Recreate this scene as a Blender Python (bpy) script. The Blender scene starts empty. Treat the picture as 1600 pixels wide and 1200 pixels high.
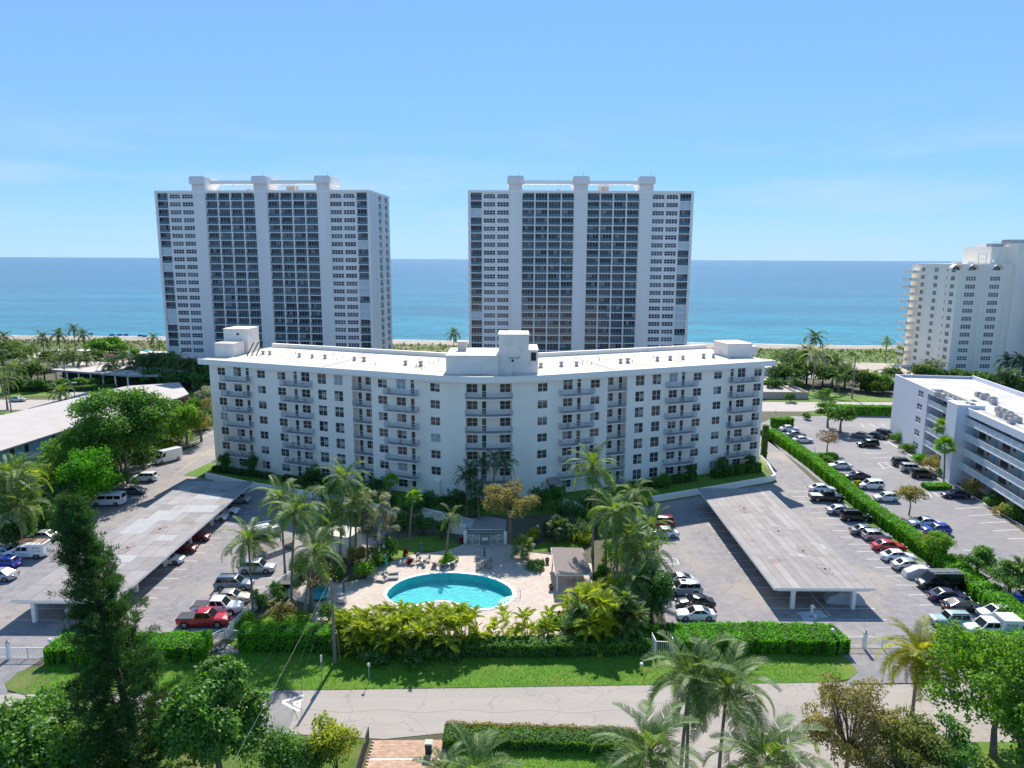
import bpy, bmesh, math, random
import numpy as np
from mathutils import Matrix, Vector, Euler
PI = math.pi
R = math.radians
random.seed(7)
rng = np.random.default_rng(7)
SC = bpy.context.scene
COL = SC.collection

# ------------------------------------------------------------------ camera
F, CAMH, PITCH, ROLL = 1110.0, 42.0, R(9.99), R(0.25)
cam_d = bpy.data.cameras.new('camera')
cam = bpy.data.objects.new('camera', cam_d)
COL.objects.link(cam)
cam_d.sensor_fit = 'HORIZONTAL'
cam_d.sensor_width = 36.0
cam_d.lens = 36.0 * F / 1600.0
cam_d.clip_start = 0.5
cam_d.clip_end = 90000
CAMROT = Euler((PI / 2 - PITCH, 0, 0)).to_matrix() @ Euler((0, 0, ROLL)).to_matrix()
cam.matrix_world = Matrix.Translation((0, 0, CAMH)) @ CAMROT.to_4x4()
SC.camera = cam

# ------------------------------------------------------------------ sky, sun, exposure
SUN_EL, SUN_AZ = R(43), R(5)            # azimuth measured from +Y towards +X
world = bpy.data.worlds.new('World')
SC.world = world
world.use_nodes = True
wn = world.node_tree
wn.nodes.clear()
sky = wn.nodes.new('ShaderNodeTexSky')
sky.sky_type = 'NISHITA'
sky.sun_disc = False
sky.sun_elevation = SUN_EL
sky.sun_rotation = SUN_AZ
sky.altitude = 3000
sky.air_density = 1.0
sky.dust_density = 0.0
sky.ozone_density = 3.0
bg = wn.nodes.new('ShaderNodeBackground')
bg.inputs[1].default_value = 0.14
wo = wn.nodes.new('ShaderNodeOutputWorld')
tint = wn.nodes.new('ShaderNodeMix'); tint.data_type = 'RGBA'; tint.blend_type = 'MULTIPLY'; tint.inputs[0].default_value = 1
tint.inputs[7].default_value = (.49, .84, 1.26, 1)      # white balance of the camera: cool sky
gam = wn.nodes.new('ShaderNodeGamma'); gam.inputs[1].default_value = .35      # the photo's soft sky contrast, the same in every direction
wn.links.new(sky.outputs[0], gam.inputs[0]); wn.links.new(gam.outputs[0], tint.inputs[6]); 
# thin fair-weather haze and wisps of cloud low in the sky, all the way round
tcw = wn.nodes.new('ShaderNodeTexCoord'); spw = wn.nodes.new('ShaderNodeSeparateXYZ'); wn.links.new(tcw.outputs['Generated'], spw.inputs[0])
mpw = wn.nodes.new('ShaderNodeMapping'); mpw.inputs['Scale'].default_value = (2.2, 2.2, 15); wn.links.new(tcw.outputs['Generated'], mpw.inputs[0])
nzw = wn.nodes.new('ShaderNodeTexNoise'); nzw.inputs['Scale'].default_value = 1.6; nzw.inputs['Detail'].default_value = 7; nzw.inputs['Roughness'].default_value = .55; wn.links.new(mpw.outputs[0], nzw.inputs['Vector'])
m1w = wn.nodes.new('ShaderNodeMapRange'); m1w.inputs[1].default_value = .44; m1w.inputs[2].default_value = .70; wn.links.new(nzw.outputs['Fac'], m1w.inputs[0])
m2w = wn.nodes.new('ShaderNodeMapRange'); m2w.inputs[1].default_value = .22; m2w.inputs[2].default_value = .03; m2w.inputs[3].default_value = 0; m2w.inputs[4].default_value = .75; m2w.interpolation_type = 'SMOOTHSTEP'; wn.links.new(spw.outputs['Z'], m2w.inputs[0])
muw = wn.nodes.new('ShaderNodeMath'); muw.operation = 'MULTIPLY'; wn.links.new(m1w.outputs[0], muw.inputs[0]); wn.links.new(m2w.outputs[0], muw.inputs[1])
hzw = wn.nodes.new('ShaderNodeMapRange'); hzw.inputs[1].default_value = .10; hzw.inputs[2].default_value = .0; hzw.inputs[3].default_value = 0; hzw.inputs[4].default_value = .5; hzw.interpolation_type = 'SMOOTHSTEP'; wn.links.new(spw.outputs['Z'], hzw.inputs[0])
mxw = wn.nodes.new('ShaderNodeMath'); mxw.operation = 'MAXIMUM'; wn.links.new(muw.outputs[0], mxw.inputs[0]); wn.links.new(hzw.outputs[0], mxw.inputs[1])
clw = wn.nodes.new('ShaderNodeMix'); clw.data_type = 'RGBA'; clw.inputs[7].default_value = (1.35, 1.80, 2.40, 1)
wn.links.new(mxw.outputs[0], clw.inputs[0]); wn.links.new(tint.outputs[2], clw.inputs[6]); wn.links.new(clw.outputs[2], bg.inputs[0])
wn.links.new(bg.outputs[0], wo.inputs[0])
sun_d = bpy.data.lights.new('sun', 'SUN')
sun_d.energy = 2.6
sun_d.angle = R(0.55)
sun_d.color = (1.0, 0.94, 0.84)
sun = bpy.data.objects.new('sun', sun_d)
COL.objects.link(sun)
sdir = Vector((math.sin(SUN_AZ) * math.cos(SUN_EL), math.cos(SUN_AZ) * math.cos(SUN_EL), math.sin(SUN_EL)))
sun.rotation_euler = sdir.to_track_quat('Z', 'Y').to_euler()
SC.view_settings.view_transform = 'Standard'
SC.view_settings.look = 'None'
SC.view_settings.exposure = 1.62
SC.view_settings.gamma = 1.0
SC.view_settings.use_curve_mapping = False

# ------------------------------------------------------------------ helpers
def G(u, v, z=0.0):
    """ground point (height z) of a surveyed photo position"""
    d = CAMROT @ Vector(((u - 800) / F, -(v - 600) / F, -1.0))
    t = (z - CAMH) / d.z
    return (d.x * t, d.y * t)

def V(u, v, Y):
    d = CAMROT @ Vector(((u - 800) / F, -(v - 600) / F, -1.0))
    t = Y / d.y
    return (d.x * t, Y, CAMH + d.z * t)

class MB:
    def __init__(s):
        s.v = []; s.f = []; s.m = []
    def face(s, pts, m=0):
        i = len(s.v); s.v += [tuple(p) for p in pts]; s.f.append(tuple(range(i, i + len(pts)))); s.m.append(m)
    def box(s, x0, x1, y0, y1, z0, z1, m=0, T=None):
        p = [(x0, y0, z0), (x1, y0, z0), (x1, y1, z0), (x0, y1, z0), (x0, y0, z1), (x1, y0, z1), (x1, y1, z1), (x0, y1, z1)]
        if T: p = [tuple(T @ Vector(q)) for q in p]
        i = len(s.v); s.v += p
        for q in ((0, 3, 2, 1), (4, 5, 6, 7), (0, 1, 5, 4), (1, 2, 6, 5), (2, 3, 7, 6), (3, 0, 4, 7)):
            s.f.append(tuple(i + k for k in q)); s.m.append(m)
        return s
    def prism(s, poly, z0, z1, m=0, mt=None, bottom=True):
        n = len(poly)
        a = sum(poly[k][0] * poly[(k + 1) % n][1] - poly[(k + 1) % n][0] * poly[k][1] for k in range(n))
        if a < 0: poly = poly[::-1]
        i = len(s.v)
        s.v += [(p[0], p[1], z0) for p in poly] + [(p[0], p[1], z1) for p in poly]
        for k in range(n):
            s.f.append((i + k, i + (k + 1) % n, i + n + (k + 1) % n, i + n + k)); s.m.append(m)
        s.f.append(tuple(range(i + n, i + 2 * n))); s.m.append(m if mt is None else mt)
        if bottom: s.f.append(tuple(range(i + n - 1, i - 1, -1))); s.m.append(m)
        return s
    def tube(s, pts, rad, sides=6, m=0, caps=True):
        pts = [Vector(p) for p in pts]
        if not hasattr(rad, '__len__'): rad = [rad] * len(pts)
        i0 = len(s.v)
        for k, p in enumerate(pts):
            d = (pts[min(k + 1, len(pts) - 1)] - pts[max(k - 1, 0)]).normalized()
            a = Vector((0, 0, 1)) if abs(d.z) < .9 else Vector((1, 0, 0))
            a = d.cross(a).normalized(); b = d.cross(a)
            for j in range(sides):
                t = 2 * PI * j / sides
                s.v.append(tuple(p + (a * math.cos(t) + b * math.sin(t)) * rad[k]))
        for k in range(len(pts) - 1):
            for j in range(sides):
                j2 = (j + 1) % sides
                s.f.append((i0 + k * sides + j, i0 + k * sides + j2, i0 + (k + 1) * sides + j2, i0 + (k + 1) * sides + j)); s.m.append(m)
        if caps:
            s.f.append(tuple(i0 + j for j in range(sides))); s.m.append(m)
            e = i0 + (len(pts) - 1) * sides
            s.f.append(tuple(e + j for j in reversed(range(sides)))); s.m.append(m)
        return s
    def lathe(s, prof, sides=12, m=0, c=(0, 0)):
        i0 = len(s.v)
        for (r, z) in prof:
            for j in range(sides):
                t = 2 * PI * j / sides
                s.v.append((c[0] + r * math.cos(t), c[1] + r * math.sin(t), z))
        for k in range(len(prof) - 1):
            for j in range(sides):
                j2 = (j + 1) % sides
                s.f.append((i0 + k * sides + j, i0 + k * sides + j2, i0 + (k + 1) * sides + j2, i0 + (k + 1) * sides + j)); s.m.append(m)
        s.f.append(tuple(i0 + (len(prof) - 1) * sides + j for j in range(sides))); s.m.append(m)
        return s
    def mesh(s, name, mats, smooth=False):
        me = bpy.data.meshes.new(name)
        me.from_pydata(s.v, [], s.f)
        if not isinstance(mats, (list, tuple)): mats = [mats]
        for m in mats: me.materials.append(m)
        if any(s.m): me.polygons.foreach_set('material_index', s.m)
        if smooth: me.polygons.foreach_set('use_smooth', [True] * len(s.f))
        me.update()
        return me
    def build(s, name, mats, parent=None, smooth=False):
        return link(name, s.mesh(name, mats, smooth), parent)

def link(name, me, parent=None, loc=None, rot=None, scale=None):
    o = bpy.data.objects.new(name, me)
    COL.objects.link(o)
    if parent: o.parent = parent
    if loc is not None: o.location = loc
    if rot is not None: o.rotation_euler = rot
    if scale is not None: o.scale = (scale,) * 3 if not hasattr(scale, '__len__') else scale
    return o

def quads(name, verts, mats, mi=None, n=4):
    """fast mesh out of separate n-gons: verts (N*n,3)"""
    verts = np.asarray(verts, dtype=np.float32).reshape(-1, 3)
    nf = len(verts) // n
    me = bpy.data.meshes.new(name)
    me.vertices.add(len(verts)); me.vertices.foreach_set('co', verts.ravel())
    me.loops.add(len(verts)); me.loops.foreach_set('vertex_index', np.arange(len(verts), dtype=np.int32))
    me.polygons.add(nf)
    me.polygons.foreach_set('loop_start', np.arange(0, len(verts), n, dtype=np.int32))
    me.polygons.foreach_set('loop_total', np.full(nf, n, dtype=np.int32))
    if not isinstance(mats, (list, tuple)): mats = [mats]
    for m in mats: me.materials.append(m)
    if mi is not None: me.polygons.foreach_set('material_index', np.asarray(mi, dtype=np.int32))
    me.update(calc_edges=True)
    return me

def tag(o, label=None, cat=None, group=None, kind=None):
    if label: o['label'] = label
    if cat: o['category'] = cat
    if group: o['group'] = group
    if kind: o['kind'] = kind
    return o

def thing(name, label, cat, loc=(0, 0, 0), rz=0.0, group=None):
    o = bpy.data.objects.new(name, None)
    o.empty_display_size = 0.3
    COL.objects.link(o)
    o.location = loc if len(loc) == 3 else (loc[0], loc[1], 0)
    o.rotation_euler = (0, 0, rz)
    return tag(o, label, cat, group)

def copy_tree(o, parent=None):
    c = o.copy(); COL.objects.link(c); c.parent = parent
    for ch in list(o.children): copy_tree(ch, c)
    return c

# ------------------------------------------------------------------ materials
def newmat(name):
    m = bpy.data.materials.new(name); m.use_nodes = True
    nt = m.node_tree
    b = nt.nodes['Principled BSDF']
    return m, nt, b

def rgb(c): return (c[0], c[1], c[2], 1.0)

def mat(name, c, rough=.8, c2=None, scale=1.0, detail=4, lo=.35, hi=.65, bump=0, bscale=None, spec=.5, metal=0, c3=None, scale3=.1, lo3=.5, hi3=.7, stretch=None, objcoord=False):
    m, nt, b = newmat(name)
    b.inputs['Base Color'].default_value = rgb(c)
    b.inputs['Roughness'].default_value = rough
    b.inputs['Specular IOR Level'].default_value = spec
    b.inputs['Metallic'].default_value = metal
    if c2 is None: c2 = tuple(x * .86 for x in c)
    g = nt.nodes.new('ShaderNodeTexCoord' if objcoord else 'ShaderNodeNewGeometry')
    src = g.outputs['Object' if objcoord else 'Position']
    if stretch:
        mp = nt.nodes.new('ShaderNodeMapping'); mp.inputs['Scale'].default_value = stretch
        nt.links.new(src, mp.inputs[0]); src = mp.outputs[0]
    def noise(sc, det):
        n = nt.nodes.new('ShaderNodeTexNoise'); n.inputs['Scale'].default_value = sc; n.inputs['Detail'].default_value = det
        nt.links.new(src, n.inputs['Vector']); return n
    n = noise(scale, detail)
    mr = nt.nodes.new('ShaderNodeMapRange'); mr.inputs[1].default_value = lo; mr.inputs[2].default_value = hi
    nt.links.new(n.outputs['Fac'], mr.inputs[0])
    mx = nt.nodes.new('ShaderNodeMix'); mx.data_type = 'RGBA'
    mx.inputs[6].default_value = rgb(c); mx.inputs[7].default_value = rgb(c2)
    nt.links.new(mr.outputs[0], mx.inputs[0])
    out = mx.outputs[2]
    if c3 is not None:
        n3 = noise(scale3, 5)
        m3 = nt.nodes.new('ShaderNodeMapRange'); m3.inputs[1].default_value = lo3; m3.inputs[2].default_value = hi3
        nt.links.new(n3.outputs['Fac'], m3.inputs[0])
        x3 = nt.nodes.new('ShaderNodeMix'); x3.data_type = 'RGBA'; x3.inputs[7].default_value = rgb(c3)
        nt.links.new(out, x3.inputs[6]); nt.links.new(m3.outputs[0], x3.inputs[0]); out = x3.outputs[2]
    nt.links.new(out, b.inputs['Base Color'])
    if bump:
        nb = noise(bscale or scale * 6, 3)
        bp = nt.nodes.new('ShaderNodeBump'); bp.inputs['Strength'].default_value = bump; bp.inputs['Distance'].default_value = .05
        nt.links.new(nb.outputs['Fac'], bp.inputs['Height']); nt.links.new(bp.outputs[0], b.inputs['Normal'])
    return m

def leafmat(name, c, c2, trans=.45, c3=None, gloss=.08):
    """leaf: diffuse + translucent, each leaf its own tint"""
    m = bpy.data.materials.new(name); m.use_nodes = True
    nt = m.node_tree; nt.nodes.clear()
    g = nt.nodes.new('ShaderNodeNewGeometry')
    cr = nt.nodes.new('ShaderNodeValToRGB')
    cr.color_ramp.elements[0].color = rgb(c); cr.color_ramp.elements[1].color = rgb(c2)
    if c3 is not None:
        e = cr.color_ramp.elements.new(.85); e.color = rgb(c2); cr.color_ramp.elements[2].color = rgb(c3)
    nt.links.new(g.outputs['Random Per Island'], cr.inputs[0])
    n = nt.nodes.new('ShaderNodeTexNoise'); n.inputs['Scale'].default_value = .5; n.inputs['Detail'].default_value = 2
    nt.links.new(g.outputs['Position'], n.inputs['Vector'])
    hs = nt.nodes.new('ShaderNodeHueSaturation')
    mr = nt.nodes.new('ShaderNodeMapRange'); mr.inputs[1].default_value = .3; mr.inputs[2].default_value = .7
    mr.inputs[3].default_value = .72; mr.inputs[4].default_value = 1.28
    nt.links.new(n.outputs['Fac'], mr.inputs[0]); nt.links.new(mr.outputs[0], hs.inputs['Value'])
    nt.links.new(cr.outputs[0], hs.inputs['Color'])
    col = hs.outputs[0]
    d = nt.nodes.new('ShaderNodeBsdfDiffuse'); t = nt.nodes.new('ShaderNodeBsdfTranslucent')
    gl = nt.nodes.new('ShaderNodeBsdfGlossy'); gl.inputs['Roughness'].default_value = .6; gl.inputs[0].default_value = (.9, .95, 1, 1)
    mt = nt.nodes.new('ShaderNodeMix'); mt.data_type = 'RGBA'; mt.blend_type = 'MULTIPLY'; mt.inputs[0].default_value = 1
    mt.inputs[7].default_value = (1.25, 1.25, .55, 1)
    nt.links.new(col, mt.inputs[6]); nt.links.new(mt.outputs[2], t.inputs[0]); nt.links.new(col, d.inputs[0])
    a = nt.nodes.new('ShaderNodeMixShader'); a.inputs[0].default_value = trans
    nt.links.new(d.outputs[0], a.inputs[1]); nt.links.new(t.outputs[0], a.inputs[2])
    b = nt.nodes.new('ShaderNodeMixShader'); b.inputs[0].default_value = gloss
    nt.links.new(a.outputs[0], b.inputs[1]); nt.links.new(gl.outputs[0], b.inputs[2])
    o = nt.nodes.new('ShaderNodeOutputMaterial'); nt.links.new(b.outputs[0], o.inputs[0])
    return m

def glassmat(name, c, c2, rough=.08, scale=.35):
    m, nt, b = newmat(name)
    oi = nt.nodes.new('ShaderNodeObjectInfo')
    g = nt.nodes.new('ShaderNodeNewGeometry')
    n = nt.nodes.new('ShaderNodeTexNoise'); n.inputs['Scale'].default_value = scale
    nt.links.new(g.outputs['Position'], n.inputs['Vector'])
    ad = nt.nodes.new('ShaderNodeMath'); ad.operation = 'MULTIPLY'
    nt.links.new(oi.outputs['Random'], ad.inputs[0]); nt.links.new(n.outputs['Fac'], ad.inputs[1])
    mr = nt.nodes.new('ShaderNodeMapRange'); mr.inputs[1].default_value = .0; mr.inputs[2].default_value = .55
    nt.links.new(ad.outputs[0], mr.inputs[0])
    mx = nt.nodes.new('ShaderNodeMix'); mx.data_type = 'RGBA'; mx.inputs[6].default_value = rgb(c); mx.inputs[7].default_value = rgb(c2)
    nt.links.new(mr.outputs[0], mx.inputs[0]); nt.links.new(mx.outputs[2], b.inputs['Base Color'])
    b.inputs['Roughness'].default_value = rough
    return m

M = {}
M['white'] = mat('white_stucco', (.92, .85, .75), .75, (.88, .81, .715), .25, c3=(.82, .75, .66), scale3=.5, lo3=.52, hi3=.85, bump=.08, bscale=5, stretch=(1, 1, .07))
M['wall_end'] = M['white']
M['trim'] = mat('white_trim', (.87, .84, .79), .5, (.83, .80, .75), 2)
M['roofwhite'] = mat('white_roof_coating', (.56, .52, .46), .8, (.45, .40, .345), .45, detail=9, lo=.45, hi=.75, c3=(.30, .21, .14), scale3=.24, lo3=.56, hi3=.74, bump=.2)
M['penthouse'] = mat('penthouse_stucco', (.90, .80, .72), .8, (.82, .72, .64), .5, c3=(.70, .60, .52), scale3=.9, lo3=.6, hi3=.8)
M['stain'] = mat('roof_rust', (.32, .17, .08), .9)
M['joint'] = mat('roof_joint', (.10, .085, .07), .9)
M['glass'] = glassmat('window_glass', (.025, .03, .035), (.13, .11, .10))
M['glass_tower'] = glassmat('tower_glass', (.012, .026, .050), (.10, .135, .175), .12)
M['glass_tower'].node_tree.nodes['Principled BSDF'].inputs['Specular IOR Level'].default_value = .22
M['rail_glass'] = glassmat('blue_rail_glass', (.035, .095, .13), (.07, .16, .21), .08)
M['shutter'] = mat('pale_shutter', (.52, .62, .66), .6, (.46, .57, .62), .8)
M['shutter_w'] = mat('white_shutter', (.36, .40, .41), .6, (.30, .34, .36), 1.5)
M['door'] = mat('dark_door', (.05, .05, .055), .4)
M['slab'] = mat('balcony_concrete', (.66, .67, .68), .8)
M['balfloor'] = mat('balcony_floor', (.20, .185, .205), .8)
M['tower'] = mat('tower_paint', (.80, .78, .77), .8, (.74, .725, .72), .35, stretch=(1, 1, .05))
M['tower_dark'] = mat('tower_recess', (.25, .28, .34), .9)
M['rail'] = mat('white_railing', (.78, .79, .80), .5)
M['brail'] = mat('balcony_railing_grey', (.50, .50, .52), .5)
M['asphalt'] = mat('parking_asphalt', (.185, .175, .188), .9, (.245, .228, .232), .9, c3=(.31, .265, .23), scale3=.085, lo3=.48, hi3=.68, bump=.25, bscale=9)
M['road'] = mat('street_asphalt', (.31, .275, .25), .9, (.335, .30, .27), .5, c3=(.27, .245, .225), scale3=.12, bump=.2, bscale=9, stretch=(.35, 1.6, 1))
M['apron'] = mat('apron_asphalt', (.17, .165, .18), .9, (.205, .195, .20), .8, c3=(.25, .235, .225), scale3=.2, bump=.2, bscale=9)
M['nblot'] = mat('neighbor_asphalt', (.19, .185, .20), .9, (.225, .215, .22), .6, c3=(.26, .245, .235), scale3=.07, bump=.2, bscale=9)
M['hwy'] = mat('highway_asphalt', (.36, .32, .30), .9, (.40, .36, .33), .4)
M['paint'] = mat('road_paint', (.62, .62, .62), .7, (.45, .45, .44), 3, lo=.45, hi=.7)
M['ypaint'] = mat('yellow_paint', (.50, .38, .12), .7, (.42, .33, .16), 3)
M['kerb'] = mat('concrete_kerb', (.48, .47, .45), .85)
M['lawn'] = mat('lawn_grass', (.055, .14, .006), .95, (.10, .21, .010), 1.3, detail=8, c3=(.15, .20, .02), scale3=.18, lo3=.45, hi3=.75, bump=.8, bscale=25)
M['lawn2'] = mat('verge_grass', (.055, .11, .010), .95, (.09, .15, .016), 2.2, detail=8, c3=(.20, .19, .06), scale3=.16, lo3=.55, hi3=.8, bump=.8, bscale=20)
M['soil'] = mat('garden_soil', (.10, .085, .06), .95, (.06, .07, .03), .8, detail=6, bump=.5)
M['dune'] = mat('dune_scrub', (.055, .085, .018), .95, (.12, .13, .045), .08, detail=8, c3=(.17, .14, .08), scale3=.03, lo3=.5, hi3=.7, bump=.6)
M['sand'] = mat('beach_sand', (.33, .28, .235), .95, (.28, .24, .205), .15, bump=.3)
M['sandlot'] = mat('sand_lot', (.40, .35, .30), .95, (.36, .31, .265), .08, c3=(.38, .33, .29), scale3=.05)
M['blind'] = mat('window_blind', (.34, .33, .31), .7, (.26, .25, .24), 2)
M['curtain'] = mat('tower_curtain', (.24, .28, .33), .7, (.15, .18, .22), 1)
M['paver'] = None
M['coping'] = mat('pool_coping', (.68, .74, .76), .6)
M['cloth_grey'] = mat('car_cover_cloth', (.42, .46, .50), .8)
M['trunk'] = mat('palm_trunk', (.17, .14, .115), .9, (.25, .215, .18), 3, stretch=(1, 1, 5))
M['bark'] = mat('tree_bark', (.14, .11, .085), .9, (.22, .18, .145), 3)
M['bark_dark'] = mat('dark_bark', (.06, .048, .04), .9)
M['wood'] = mat('pole_wood', (.20, .17, .14), .9, (.27, .23, .19), 2, stretch=(1, 1, .2))
M['greymetal'] = mat('galvanised_metal', (.40, .41, .42), .5, metal=.3)
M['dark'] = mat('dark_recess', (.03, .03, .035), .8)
M['black'] = mat('black_plastic', (.012, .012, .013), .5)
M['teal'] = mat('teal_fabric', (.01, .12, .14), .8)
M['turq'] = mat('turquoise_fabric', (.03, .30, .32), .8)
M['tilepink'] = mat('faded_awning', (.36, .26, .24), .8)
M['red'] = mat('red_cloth', (.45, .02, .02), .7)
M['lounge'] = mat('lounger_sling', (.40, .36, .33), .8)
M['furn'] = mat('patio_furniture', (.34, .30, .27), .7)
M['bin'] = mat('dark_green_bin', (.015, .03, .025), .5)
M['wire'] = mat('cable', (.25, .24, .22), .7)
M['patio_brick'] = mat('drive_grout', (.42, .25, .17), .9)
M['lowroof'] = mat('shingle_gravel_roof', (.44, .40, .38), .9, (.40, .365, .345), .3, bump=.3)
M['lowroof_edge'] = mat('roof_edge', (.36, .35, .35), .8)
M['aqua_wall'] = mat('aqua_wall', (.20, .42, .52), .8, (.18, .38, .48), .4)
M['skin'] = mat('skin', (.45, .28, .2), .6)
M['clothes'] = mat('white_clothes', (.75, .75, .76), .8)

# foliage kinds
L = {}
L['dark'] = leafmat('leaf_dark_green', (0.037, 0.106, 0.013), (0.094, 0.219, 0.020), .42, gloss=.035)
L['mid'] = leafmat('leaf_mid_green', (0.056, 0.163, 0.013), (0.138, 0.300, 0.022), .45, gloss=.03)
L['bright'] = leafmat('leaf_bright_green', (0.088, 0.225, 0.010), (0.200, 0.375, 0.025), .48, gloss=.02)
L['yellow'] = leafmat('leaf_yellow_green', (0.175, 0.275, 0.015), (0.450, 0.450, 0.025), .5, gloss=.02)
L['hedge'] = leafmat('hedge_leaf', (0.076, 0.270, 0.009), (0.169, 0.456, 0.018), .42, gloss=.015)
L['olive'] = leafmat('leaf_olive_brown', (0.209, 0.165, 0.066), (0.363, 0.308, 0.099), .4, (0.220, 0.308, 0.033), gloss=.02)
L['silver'] = leafmat('leaf_silver', (.24, .26, .17), (.40, .42, .30), .35, gloss=.03)
L['pine'] = leafmat('pine_needle', (0.022, 0.072, 0.018), (0.068, 0.165, 0.033), .35, gloss=.02)
L['palm'] = leafmat('palm_leaflet', (0.048, 0.122, 0.013), (0.149, 0.245, 0.031), .48, (0.361, 0.340, 0.106), gloss=.04)
L['palmdark'] = leafmat('palm_leaflet_dark', (0.027, 0.069, 0.013), (0.088, 0.150, 0.025), .35, gloss=.04)
L['palmyel'] = leafmat('palm_leaflet_yellow', (0.160, 0.230, 0.020), (0.420, 0.380, 0.030), .5, (0.500, 0.400, 0.080), gloss=.02)
L['areca'] = leafmat('areca_leaflet', (0.176, 0.297, 0.013), (0.462, 0.506, 0.022), .5, (0.682, 0.594, 0.033), gloss=.02)
L['olivegreen'] = leafmat('leaf_olive_green', (.10, .15, .02), (.24, .27, .04), .42, (.34, .26, .12), gloss=.02)
L['dry'] = leafmat('dry_frond', (.20, .14, .08), (.30, .22, .13), .3, gloss=.0)
L['far'] = leafmat('far_leaf', (0.054, 0.120, 0.024), (0.144, 0.216, 0.054), .4, gloss=.02)
L['seagrape'] = leafmat('coastal_shrub_leaf', (0.048, 0.096, 0.014), (0.124, 0.172, 0.028), .35, gloss=.01)
L['flower'] = leafmat('red_flower', (.25, .01, .02), (.5, .03, .04), .3, gloss=.0)
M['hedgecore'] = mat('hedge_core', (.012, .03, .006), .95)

def cracks(m, scale, w, dark, amt=.7, warp=.6):
    """thin wandering crack lines and oil spots in an asphalt material"""
    nt = m.node_tree; b = nt.nodes['Principled BSDF']; src = b.inputs['Base Color'].links[0].from_socket
    g = nt.nodes.new('ShaderNodeNewGeometry'); n = nt.nodes.new('ShaderNodeTexNoise'); n.inputs['Scale'].default_value = scale * 3; n.inputs['Detail'].default_value = 4
    nt.links.new(g.outputs['Position'], n.inputs['Vector'])
    mv = nt.nodes.new('ShaderNodeMix'); mv.data_type = 'VECTOR'; mv.blend_type = 'MIX' if hasattr(mv, 'blend_type') else mv.blend_type
    va = nt.nodes.new('ShaderNodeVectorMath'); va.operation = 'MULTIPLY_ADD'; va.inputs[1].default_value = (warp / scale,) * 3
    nt.links.new(n.outputs['Color'], va.inputs[0]); nt.links.new(g.outputs['Position'], va.inputs[2])
    v = nt.nodes.new('ShaderNodeTexVoronoi'); v.feature = 'DISTANCE_TO_EDGE'; v.inputs['Scale'].default_value = scale; nt.links.new(va.outputs[0], v.inputs['Vector'])
    r = nt.nodes.new('ShaderNodeMapRange'); r.inputs[1].default_value = w * .3; r.inputs[2].default_value = w; r.inputs[3].default_value = amt; r.inputs[4].default_value = 0
    nt.links.new(v.outputs['Distance'], r.inputs[0])
    n2 = nt.nodes.new('ShaderNodeTexNoise'); n2.inputs['Scale'].default_value = .75; n2.inputs['Detail'].default_value = 2; nt.links.new(g.outputs['Position'], n2.inputs['Vector'])
    r2 = nt.nodes.new('ShaderNodeMapRange'); r2.inputs[1].default_value = .66; r2.inputs[2].default_value = .78; r2.inputs[4].default_value = .5; nt.links.new(n2.outputs['Fac'], r2.inputs[0])
    mxx = nt.nodes.new('ShaderNodeMath'); mxx.operation = 'MAXIMUM'; nt.links.new(r.outputs[0], mxx.inputs[0]); nt.links.new(r2.outputs[0], mxx.inputs[1])
    x = nt.nodes.new('ShaderNodeMix'); x.data_type = 'RGBA'; x.inputs[7].default_value = rgb(dark)
    nt.links.new(mxx.outputs[0], x.inputs[0]); nt.links.new(src, x.inputs[6]); nt.links.new(x.outputs[2], b.inputs['Base Color'])
cracks(M['road'], .16, .012, (.20, .18, .17), .6)
cracks(M['asphalt'], .13, .012, (.12, .11, .115), .55)
cracks(M['nblot'], .12, .010, (.14, .13, .14), .5)
cracks(M['apron'], .3, .02, (.12, .115, .12), .6)
# ------------------------------------------------------------------ ground, streets, beach, sea
def sheet(name, pts, z, m, px=True, kind='structure', parent=None, thick=0):
    P = [G(p[0], p[1], z) if px else p for p in pts]
    mb = MB()
    if thick: mb.prism(P, z - thick, z)
    else:
        n = len(P)
        a = sum(P[k][0] * P[(k + 1) % n][1] - P[(k + 1) % n][0] * P[k][1] for k in range(n))
        if a < 0: P = P[::-1]
        mb.face([(p[0], p[1], z) for p in P])
    o = mb.build(name, m, parent)
    if kind and not parent: o['kind'] = kind
    return o

poolpx = [(15, 930), (28, 900), (60, 870), (100, 845), (150, 825), (205, 810), (260, 800), (330, 793), (400, 790), (460, 791), (520, 796), (580, 803), (640, 815), (695, 832), (740, 852), (775, 873), (797, 897), (805, 925), (797, 948), (778, 968), (750, 984), (715, 997), (675, 1006), (635, 1011), (595, 1012), (555, 1008), (520, 1000), (485, 988), (455, 976), (420, 966), (385, 962), (345, 962), (305, 966), (270, 973), (235, 981), (195, 988), (150, 990), (105, 984), (65, 972), (35, 955)]
pool = [G(600 + x / 4, 700 + y / 4, -.1) for x, y in poolpx]
def offset_poly(P, d):
    n = len(P); a = sum(P[k][0] * P[(k + 1) % n][1] - P[(k + 1) % n][0] * P[k][1] for k in range(n))
    s = 1 if a > 0 else -1; out = []
    for k in range(n):
        p0, p1, p2 = Vector(P[k - 1]), Vector(P[k]), Vector(P[(k + 1) % n])
        t = (p2 - p0).normalized(); out.append((p1.x + s * t.y * d, p1.y - s * t.x * d))
    return out
cop = offset_poly(pool, .45)
from mathutils.geometry import delaunay_2d_cdt
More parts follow.
